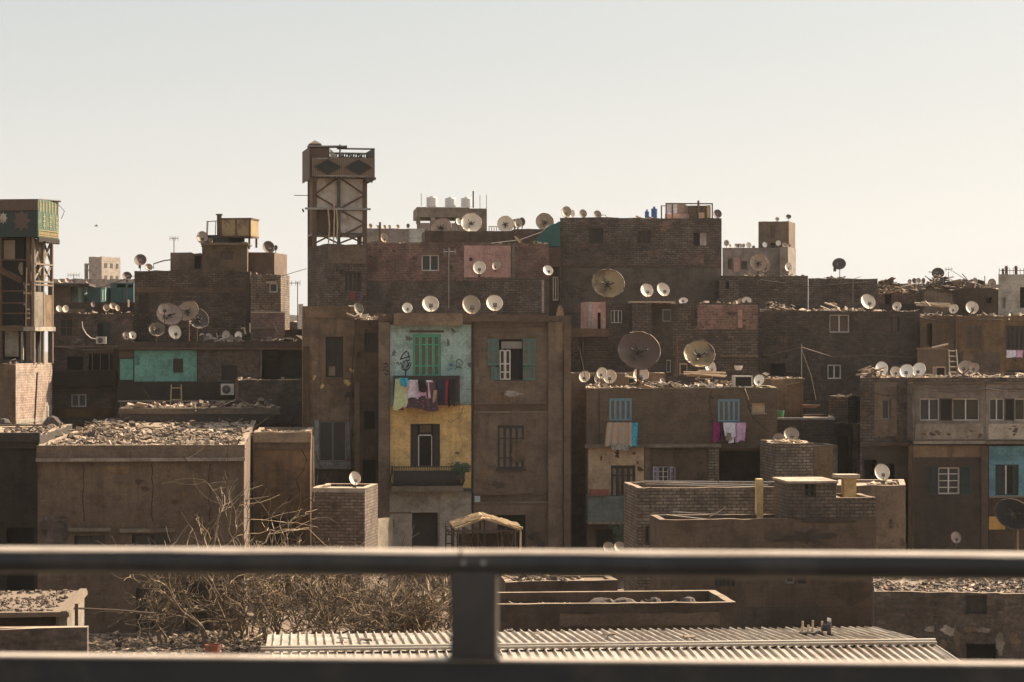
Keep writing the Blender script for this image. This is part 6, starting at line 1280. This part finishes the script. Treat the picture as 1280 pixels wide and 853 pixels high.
# hut with reed roof
def hut():
    Y = 83.; o = P(560, 690, Y); k = MPP(Y); t = empty('reed_hut', (o.x, Y, 0), 0, 'small shelter with ragged reed roof on sticks below the brown shuttered window', 'hut'); X = lambda p: (p-560)*k; Z = lambda y: P(600, y, Y).z
    def slope(x0, z0, x1, z1, mat):
        m = MB()
        for i in range(150):
            f = rnd.uniform(0, 1); y = rnd.uniform(-.1, 2.2); L = rnd.uniform(.12, .45); d_ = rnd.uniform(-.04, .04)
            a = (x0+(x1-x0)*f, z0+(z1-z0)*f); b = (x0+(x1-x0)*min(1.04, f+L), z0+(z1-z0)*min(1.04, f+L)); m.tube([(a[0], y, a[1]+d_+.04), (b[0], y+rnd.uniform(-.1, .1), b[1]+rnd.uniform(-.05, .04)+.04)], rnd.uniform(.012, .035), 4)
        m.box(min(x0, x1), max(x0, x1), 0, 2.1, 0, 0) if 0 else None
        m.add([(x0, -.08, z0), (x1, -.08, z1), (x1, 2.15, z1+.05), (x0, 2.15, z0+.05), (x0, -.08, z0-.06), (x1, -.08, z1-.06), (x1, 2.15, z1), (x0, 2.15, z0)], [(0, 1, 2, 3), (4, 7, 6, 5), (0, 4, 5, 1), (3, 2, 6, 7)])
        m.build('reed_roof', mat, t)
    slope(X(604.5), Z(647.5), X(652), Z(662), 'straw'); slope(X(604.5), Z(647.5), X(568), Z(660), 'straw')
    for px, lean in ((572, 0), (578, .1), (606, 0), (651, -.03)):
        zt = Z(664 if px != 606 else 650); m = MB(); m.tube([(X(px)+lean, 0, 0), (X(px), 0, zt)], .035, 5); m.build('post', 'wood_light' if px == 651 else 'wood_dark', t)
        if px != 578: m = MB(); m.tube([(X(px)+lean, 2, 0), (X(px), 2, zt)], .035, 5); m.build('post', 'wood_dark', t)
    m = MB()
    for i in range(16): x = rnd.uniform(X(580), X(648)); m.tube([(x, .3+rnd.random(), Z(692)), (x+rnd.uniform(-.4, .4), .2+rnd.random(), Z(662))], .02, 4)
    m.tube([(X(568), 0, Z(664)), (X(652), 0, Z(664))], .035, 4); m.build('stick_frame', 'wood_brown', t)
    m = MB(); m.box(X(578), X(648), 1.8, 1.9, 0, Z(672)); m.build('back_panel', 'plaster_darkest', t)
hut()
def ladder(px0, px1, py0, py1, Y, label, mat='wood_dark', n=4, zb=None):
    a = P(px0, py1, Y); b = P(px1, py0, Y); w_, hh = b.x-a.x, b.z-a.z; t = empty('ladder', a, 0, label, 'ladder'); m = MB(); m.tube([(0, 0, 0), (.03, .25, hh)], .028, 4); m.tube([(w_, 0, 0), (w_-.03, .25, hh)], .028, 4); m.build('side_rails', mat, t)
    for i in range(n): f = (i+.7)/n; q = MB(); q.tube([(0, .25*f, hh*f), (w_, .25*f, hh*f)], .022, 4); q.build('rung', mat, t)
ladder(557, 566, 655, 720, 84, 'dark wooden ladder leaning beside the reed hut', 'wood_dark', 6); ladder(213, 227, 481, 510, 107.2, 'pair of light wooden rails of a ladder against the turquoise house', 'wood_light', 2)
ladder(1187, 1198, 437, 470, 100, 'pale rack like ladder beside the dark roof box', 'frame_grey', 5)
# brooms, crates, boxes on junk roof
def crate(px0, py0, px1, py1, Y, mat, label, dark='void', dep=.5, zb=None, name='crate', cat='crate'):
    a = P(px0, py1, Y); b = P(px1, py0, Y); w_, hh = b.x-a.x, b.z-a.z; t = empty(name, (a.x, Y, a.z), rnd.uniform(-.15, .05), label, cat)
    m = MB(); f = min(w_, hh)*.1; m.box(0, f, 0, dep, 0, hh); m.box(w_-f, w_, 0, dep, 0, hh); m.box(f, w_-f, 0, dep, 0, f); m.box(f, w_-f, 0, dep, hh-f, hh); m.build('shell', mat, t)
    MB().box(f, w_-f, .06, dep-.02, f+.002, hh-f-.002).build('inside_panel', dark, t)
crate(918, 470, 941, 484.5, 93.2, 'ac_white', 'white open fronted metal crate on the junk roof'); crate(1178-8, 455+4, 1182, 470, 93.5, 'dish_pinkish', 'small brown crate beside the dark roof box'); crate(874, 463, 891, 474, 95, 'rub_pale', 'bright square sheet frame under the big gold dish', 'rub_dark')
crate(728+122, 455, 859, 468, 97, 'rub_pale', 'small bright box behind the junk heap', 'rub_dark'); crate(1158, 468, 1167, 474, 92, 'rub_pale', 'low pale box at the foot of the last white dish', 'rub_dark')
a = P(1156, 470, 97); b = P(1183, 437, 97); t = empty('roof_box', (a.x, 97, D.zroof), 0, 'dark square roof box behind the four white dishes', 'box'); MB().box(0, b.x-a.x, 0, 1.2, 0, b.z-D.zroof).build('body', 'wood_brown', t); MB().box(-.05, b.x-a.x+.05, -.05, 1.25, b.z-D.zroof+.002, b.z-D.zroof+.06).build('lid', 'rub_mid', t); MB().tube([(.4, .4, b.z-D.zroof+.06), (1.1, .5, b.z-D.zroof+.22)], .05, 5).build('bar', 'rub_pale', t)
# bright poles heap
def poles(px0, px1, py, Y, n, label, mat='rub_pale', sp_=.5, r_=.04):
    o = P(px0, py, Y); L = P(px1, py, Y).x-o.x; t = empty('pole_stack', o, 0, label, 'poles')
    for i in range(n): m = MB(); y = rnd.uniform(0, sp_); z = rnd.uniform(0, .16); m.tube([(rnd.uniform(-.2, .3), y, z), (L+rnd.uniform(-.4, .3), y+rnd.uniform(-.2, .2), z+rnd.uniform(-.2, .0))], r_, 5); m.build('pole', mat, t)
poles(1151, 1186, 382, 106.4, 9, 'bright pile of poles on the ochre building roof'); line('pole', 'short pole sticking out of the bright pile', [(1163, 383, 106.3), (1156.5, 377, 106.3)], .04, 'rub_pale', 'pole')
poles(1035, 1056, 381, 107, 4, 'tilted pale boards on the dark brick roof', 'rub_pale'); poles(778, 786, 472, 95, 2, 'two pale sticks left of the big brown dish post'); poles(860, 905, 470, 94, 7, 'long sticks lying on the junk heap', 'wood_light'); poles(800, 962, 606, 82, 3, 'long pale rods along the rear parapet of the low brick house', 'metal_grey', .3, .025)
poles(840, 905, 645, 76.3, 2, 'thin rods lying behind the plastered parapet', 'metal_grey', .3, .02)
line('pole', 'bent white branch pole on the plastered parapet', [(887, 646, 76), (897, 641, 76), (907, 634, 76)], .02, 'rub_pale', 'pole')
# vessels
def basket(px, py, Y, w_, hh, mat, label, name='basket', cat='basket'):
    o = P(px, py, Y); m = MB(); n = 14; vs = []
    for f, z in ((.6, 0), (.85, .4), (1, 1), (.93, 1), (.75, .3)):
        for j in range(n): a = 6.283*j/n; vs.append((w_/2*f*math.cos(a), w_/2*f*math.sin(a), hh*z))
    m.add(vs, [(i*n+j, i*n+(j+1) % n, (i+1)*n+(j+1) % n, (i+1)*n+j) for i in range(4) for j in range(n)]+[tuple(range(n))[::-1], tuple(4*n+j for j in range(n))]); return tag(m.build(name, mat, None, loc=o), label, cat)
basket(976, 522, 95, .3, .28, 'rub_green', 'bright green basket beside the ochre roof room'); basket(1012, 510, 97, .9, .12, 'rub_red', 'flat red tub in the shade left of the small brick room', 'tub', 'tub'); basket(853, 470, 98, .25, .35, 'rub_dark', 'dark bucket behind the junk heap', 'bucket', 'bucket')
basket(923, 463, 95.5, .35, .18, 'dish_white', 'white basin on the junk heap', 'basin', 'basin'); basket(266, 822, 66, .45, .35, 'terracotta', 'round brown pot on the littered ground', 'pot', 'pot')
# planter with dry plant
def planter(px0, px1, py, Y, label, hgt=.9, pot='terracotta', leafm='twig', nn=26):
    o = P(px0, py, Y); L = P(px1, py, Y).x-o.x; t = empty('potted_plant', o, 0, label, 'plant'); MB().box(0, L, 0, .25, 0, .2, jit=.01).build('trough', pot, t); m = MB()
    for i in range(nn):
        x = L*rnd.uniform(.35, .95); a = rnd.uniform(-.35, .35); z = hgt*rnd.uniform(.4, 1); p = [(x, .12, .2), (x+a*.4, .12, .2+z*.5), (x+a, .12+rnd.uniform(-.1, .1), .2+z)]; m.tube(p, [.012, .009, .004], 3)
        if leafm == 'leaf':
            for q in range(8): c = Vector(p[1]).lerp(Vector(p[2]), rnd.random())+Vector((rnd.uniform(-.1, .1), rnd.uniform(-.1, .1), rnd.uniform(-.1, .1))); s_ = .05; m.add([c, c+Vector((s_, 0, s_*.5)), c+Vector((0, s_*.4, s_)), c+Vector((-s_, 0, s_*.5))], [(0, 1, 2, 3)])
    m.build('stems', leafm, t)
planter(738, 761, 619, 91.0, 'dry twiggy plant in a red trough on the grey balcony'); planter(570, 581, 600, 91.0, 'leafy green plant at the right end of the dark balcony', .42, 'wood_dark', 'leaf', 30)
planter(768, 784, 688, 89.6, 'dark leafy plant above the two low cream dishes', .9, 'wood_dark', 'leaf', 30)
# cables across
line('cable', 'sagging cable across the dark brick building', [(955, 446, 105.6), (1002, 434, 99.1), (1040, 446, 105.6), (1090, 444, 105.6), (1140, 447, 105.6)], .012, 'rub_mid')
line('cable', 'guy wire from the aerial mast down to the right', [(1002, 437, 99), (1014, 470, 99), (1020, 500, 98.8)], .012, 'rub_mid'); line('cable', 'guy wire of the mast before the red brick wall', [(562, 320, 108), (573, 345, 108.5), (586, 369, 109)], .012, 'rub_mid')
line('cable', 'pale cable hanging over the ochre roof room', [(1000, 478, 96.8), (985, 481, 96.8), (972, 486, 96.8), (955, 482, 94), (945, 484, 92)], .015, 'rub_mid'); line('cable', 'white cable over the roof lip by the crate', [(931, 486, 91.9), (934, 494, 91.9), (936, 500, 91.9)], .02, 'rub_pale')
line('pipe', 'bent white pipe by the red wall', [(301, 411, 109.5), (305, 410, 109.5), (307, 418, 109.5)], .05, 'rub_pale', 'pipe', n=6); line('mast', 'short white post left of the red wall', [(312.5, 416, 109.5), (312.5, 404, 109.5)], .04, 'rub_pale', 'mast'); line('mast', 'white post at the left edge of the brick building', [(160.5, 384, 114), (160.5, 375, 114)], .05, 'rub_pale', 'mast'); line('pipe', 'dark stick leaning on the red wall', [(341, 404, 109.5), (348, 418, 109.5)], .03, 'rub_mid', 'stick')
line('cable', 'loop of pale cable by the small dish on the tall brick building', [(751, 273, 123), (752, 269, 123), (757, 269, 123), (758, 272, 123)], .02, 'rub_mid'); line('cable', 'wire frame leaning left from the chipped roof room', [(192, 336, 121), (192, 330, 121), (205, 326, 121), (213, 325, 121)], .03, 'metal_rust')
line('cable', 'thin wires strung at the edge of the ochre block', [(391, 560, 86.5), (400, 582, 90), (410, 600, 90), (418, 630, 90)], .015, 'metal_rust')
for pts_, lab_ in (([(700, 282, 121.7), (650, 300, 118), (600, 306, 113)], 'cable sagging from the tall brick building down to the pink corner'), ([(713, 405, 91.5), (725, 440, 92), (735, 488, 91.8)], 'loose cable between the central block and the junk roof'),
    ([(443, 420, 93.2), (440, 470, 94.8), (437, 520, 94.8), (440, 600, 94.8)], 'black cable down the joint between ochre and narrow houses'), ([(591, 402, 91.9), (592, 500, 91.9), (591, 690, 91.9)], 'cable running down the seam of the painted bay'),
    ([(1141, 484, 87), (1145, 520, 87), (1142, 556, 87), (1139, 620, 87.2)], 'cable down the left corner of the bay windows'), ([(1075, 488, 87.9), (1110, 495, 87.9), (1141, 492, 87)], 'drooping cable under the right building roof edge'),
    ([(1155, 487, 86.9), (1190, 491, 86.9), (1232, 486, 86.9), (1270, 490, 86.9)], 'wavy cable above the bay windows'), ([(246, 420, 107.8), (247, 470, 107.8), (250, 505, 107.8)], 'thin cable beside the turquoise wall'),
    ([(312, 345, 117), (330, 352, 116), (383, 336, 113)], 'cable spanning the sky gap to the tower base'), ([(168, 345, 117.9), (120, 362, 118), (75, 356, 120)], 'cable from the brick building to the left tower'),
    ([(866, 380, 103.9), (868, 430, 103.9), (866, 466, 103.9)], 'dark cable down the brick house behind the gold dish'), ([(1150, 397, 104.9), (1180, 402, 104.9), (1240, 399, 104.9), (1290, 404, 104.9)], 'cable looping along the ochre building eaves'),
    ([(60, 432, 111), (110, 438, 111), (165, 434, 111)], 'cable under the ledge of the dark brick building'), ([(378, 440, 94.8), (382, 500, 94.8), (380, 530, 94.8)], 'black cable at the left corner of the ochre house'),
    ([(950, 350, 119.8), (1010, 358, 119.8), (1095, 352, 119.8)], 'cable sagging over the windowless brick wall'), ([(885, 560, 91.7), (860, 566, 91.7), (812, 563, 91.7)], 'cable hung under the concrete ledge')):
    line('cable', lab_, pts_, .014, 'wood_dark')
def chairframe():
    o = P(272, 424, 109.6); k = MPP(109.6); t = empty('broken_chair', o, 0, 'bright broken chair frame on the turquoise house roof', 'chair'); 
    for pts in ([(0, 0, 0), (-.05, 0, .28)], [(.22, 0, 0), (.2, 0, .12)], [(0, .2, 0), (0, .2, .12)], [(.22, .2, 0), (.22, .2, .12)]): m = MB(); m.tube(pts, .02, 4); m.build('leg', 'rub_pale', t)
    MB().box(-.03, .25, 0, .22, .12, .15).build('seat', 'rub_pale', t)
chairframe()
# railing posts on pale building
t = empty('roof_railing', P(1249, 343, 112.1), 0, 'rusty railing with round topped posts on the pale building', 'railing'); k = MPP(112)*1.05
m = MB(); m.tube([(0, 0, .18), (2.2, 0, .18)], .015, 4)
for i in range(12): m.tube([(i*.17, 0, 0), (i*.17, 0, .3)], .012, 4)
m.build('bars', 'metal_rust', t)
for x in (9, 21): q = MB(); q.tube([(x*k, 0, 0), (x*k, 0, .28)], .07, 6); q.tube([(x*k, 0, .28), (x*k, 0, .4)], [.11, .05], 8); q.build('post', 'metal_rust', t)
m = MB(); m.box(.15-.0, .25, 0, .1, 0, .26); m.build('post', 'plaster_pale', t)
q = MB(); t = empty('balustrade', P(611, 290, 127), 0, 'short white railing beside the cream dish on the parapet', 'railing'); 
for i in range(7): q = MB(); q.box(i*.13, i*.13+.04, 0, .05, 0, .26); q.build('bar', 'ac_white', t)
MB().box(-.02, .86, 0, .06, .262, .3).build('top_bar', 'ac_white', t)
o = P(645, 300, 113.5); m = MB(); m.add([P(642, 295, 114)-o, P(646, 296, 112.6)-o, P(661, 309, 112.2)-o, P(652, 307, 114)-o], [(0, 1, 2, 3)]); tag(m.build('metal_sheet', 'galv', None, loc=o), 'bright slanting metal sheet at the right end of the red brick roof', 'sheet')
# bird
o = P(120, 283, 90); m = MB(); m.tube([(-.16, 0, 0), (-.05, 0, .03), (.1, 0, .02), (.2, 0, 0)], [.01, .05, .045, .01], 6)
m.add([(0, 0, .03), (.08, .0, .03), (.02, .3, .13), (-.06, .32, .12)], [(0, 1, 2, 3)]); m.add([(0, 0, .03), (.08, 0, .03), (.1, -.3, .14), (.0, -.32, .12)], [(0, 1, 2, 3)]); m.v = [tuple(c_*.42 for c_ in q_) for q_ in m.v]; tag(m.build('bird', 'bird', None, loc=o), 'small bird flying in the sky right of the sign tower', 'bird')

# ------------------------------------------------------------ shed at lower left
def left_shed():
    Y = 50.; z = P(50, 766, Y).z; xl = P(-60, 766, Y).x; xr = P(86, 766, Y).x; L = xr-xl
    t = empty('lean_to_shed', (xl, Y, 0), 0, 'dark lean-to shed with sunlit flat board roof at the lower left', 'shed')
    m = MB(); m.box(0, L-.0, -.05, 4.5, z-.1, z, jit=.02); m.build('roof', 'rub_mid', t)
    m = rubble_mb(.1, L-.3, .1, 4.3, z, 800, .012, .04, .001, ['rub_dark', 'rub_mid', 'wood_brown'], plank=.4); tag(m.build('roof_litter', ['rub_dark', 'rub_mid', 'wood_brown'], t), kind='stuff')
    MB().box(L-.16, L-.02, -.07, 4.45, z+.003, z+.035, jit=.01).build('edge_board', 'rub_mid', t)
    MB().box(.1, L-.3, .3, .45, 0, z-.11).build('wall', 'plaster_darkest', t); MB().box(L-.22, L-.05, .2, 4.2, 0, z-.11).build('side_wall', 'plaster_cream', t)
    MB().box(L+.1, L+.17, .2, .27, 0, z+.15).build('post', 'wood_brown', t)
    h = House('yard_wall', 'low dark brick yard wall in front of the lean-to shed', -60, 109, 786, 47, .35, 'brick_dark', par=.02, rag=.02, cat='wall', zb=0); h.finish()
left_shed()
line('pole', 'long thin pole reaching right from the lean-to shed', [(60, 760, 51), (110, 761, 51), (150, 763, 51), (195, 767, 51)], .02, 'wood_brown', 'pole')
# roof speakers / post bundle on shed
def bundle():
    o = P(1078, 786, 46.); t = empty('scrap_bundle', (o.x, 51., ZSH-.25), 0, 'dark scrap bundle with upright stakes at the far edge of the corrugated roof', 'scrap')
    m = MB(); m.box(-.15, .3, -.1, .25, 0, .2, jit=.04); m.box(-.6, -.1, 0, .1, .0, .06, jit=.02); m.build('bundle', 'rub_dark', t)
    for x, hh in ((-.12, .42), (.0, .34), (.1, .44), (.3, .42)): m = MB(); m.tube([(x, 0, .1), (x+.01, 0, hh)], .025, 5); m.build('stake', 'wood_light', t)
    m = MB(); m.tube([(.42, .0, .28), (.50, -.02, .28)], [.22, .2], 16); m.tube([(.3, .03, .28), (.42, 0, .28)], .08, 10); m.build('drum', 'metal_dark', t)
bundle()

# ------------------------------------------------------------ bare trees
def tree(px, Y, hgt, spread, label, seed, n=5, lean=0, dens=1., mat='twig', trunk_r=.065):
    r_ = random.Random(seed); o = P(px, HZ, Y); t = empty('bare_tree', (o.x, o.y, 0), 0, label, 'tree', 'bare trees below the old building')
    tr = MB(); tw = MB()
    def grow(p, d, L, rad, lv):
        pts = [p]; k = 6 if lv < 3 else 4
        for i in range(k):
            d = (d+Vector((r_.gauss(0, .3), r_.gauss(0, .3), r_.gauss(.04, .26)))).normalized(); pts.append(pts[-1]+d*L/k)
            if pts[-1].z < .15: pts[-1].z = .15
        rs = [max(.006, rad*(1-.55*i/k)) for i in range(k+1)]
        (tr if lv < 1 else tw).tube(pts, rs, 5 if lv < 2 else 3, 0 if lv < 2 else (1 if r_.random() < .36 else 2))
        if lv >= 3: return
        for c in range(int((4.2, 4.0, 3.3)[lv]*dens+r_.random())):
            f = r_.uniform(.3, 1); i = min(k-1, int(f*k)); q = pts[i].lerp(pts[i+1], f*k-i)
            a = r_.uniform(0, 6.283); s_ = r_.uniform(.5, 1.1); nd = (d+Vector((math.cos(a)*s_, math.sin(a)*s_, r_.uniform(-.3, .45)))).normalized()
            grow(q, nd, L*r_.uniform(.5, .95), max(.011, rad*.52), lv+1)
    for i in range(n):
        a = r_.uniform(0, 6.283); s_ = spread*r_.uniform(.3, 1); grow(Vector((r_.uniform(-.25, .25), r_.uniform(-.25, .25), 0)), Vector((math.cos(a)*s_+lean, math.sin(a)*s_*.6, 1)).normalized(), hgt*r_.uniform(.45, .65), trunk_r*r_.uniform(.6, 1), 0)
    tr.build('trunk', 'bark', t); tw.build('branches', ['bark', mat, 'twig_dark'], t); return t
tree(300, 73.3, 4.6, .6, 'tallest bare tree rising before the sunlit corner of the old building', 3, 6, -.1)
tree(255, 72.2, 3.3, .9, 'bare tree with arching pale branches at the left of the thicket', 5, 5, -.35)
tree(205, 72.8, 2.6, .9, 'low sparse bare bush at the left end of the thicket', 8, 4, -.3, .8)
tree(345, 71, 3.3, .7, 'bare tree in front of the cracked ochre block', 11, 6, .1)
tree(385, 72, 3.2, .7, 'bare tree before the brick annex', 14, 6, .1)
tree(420, 69.5, 2.8, .9, 'dense low bare bush over the left half of the corrugated roof', 17, 7, .1, 1.15)
tree(465, 70.5, 2.6, .9, 'dense low bare bush below the sunlit garden wall', 21, 7, .1, 1.15)
tree(510, 69.5, 2.5, 1.0, 'dense bare bush below the lower dark door', 24, 7, .2, 1.15)
tree(545, 71, 2.6, .9, 'bare bush at the right end of the thicket beside the rail post', 28, 6, .15, 1.05)
tree(490, 73.5, 3.2, .8, 'thin bare tree before the cream ground floor wall', 31, 4, .3, .8)
tree(320, 74.5, 3.0, .5, 'narrow bare tree behind the tallest one', 34, 4, 0, .9)
tree(625, 60.6, 1.6, .9, 'little dry shrub at the left corner of the low walled roof', 38, 4, -.1, .8, trunk_r=.03)
# lit trunk-like pillar of old block corner is part of the building side

# ------------------------------------------------------------ haze
m = MB(); m.box(-500, 600, -12, 900, -1, 48)
hz = m.build('haze', [], None); 
hm = bpy.data.materials.new('haze_air'); hm.use_nodes = True; hn = hm.node_tree; hn.nodes.remove(hn.nodes['Principled BSDF'])
pv = hn.nodes.new('ShaderNodeVolumePrincipled'); pv.inputs['Color'].default_value = (.92, .88, .82, 1); pv.inputs['Density'].default_value = HAZE; pv.inputs['Anisotropy'].default_value = .3
hn.links.new(pv.outputs[0], hn.nodes['Material Output'].inputs['Volume']); hz.data.materials.append(hm); tag(hz, kind='stuff', label='thin warm dusty air over the roofs', cat='haze')
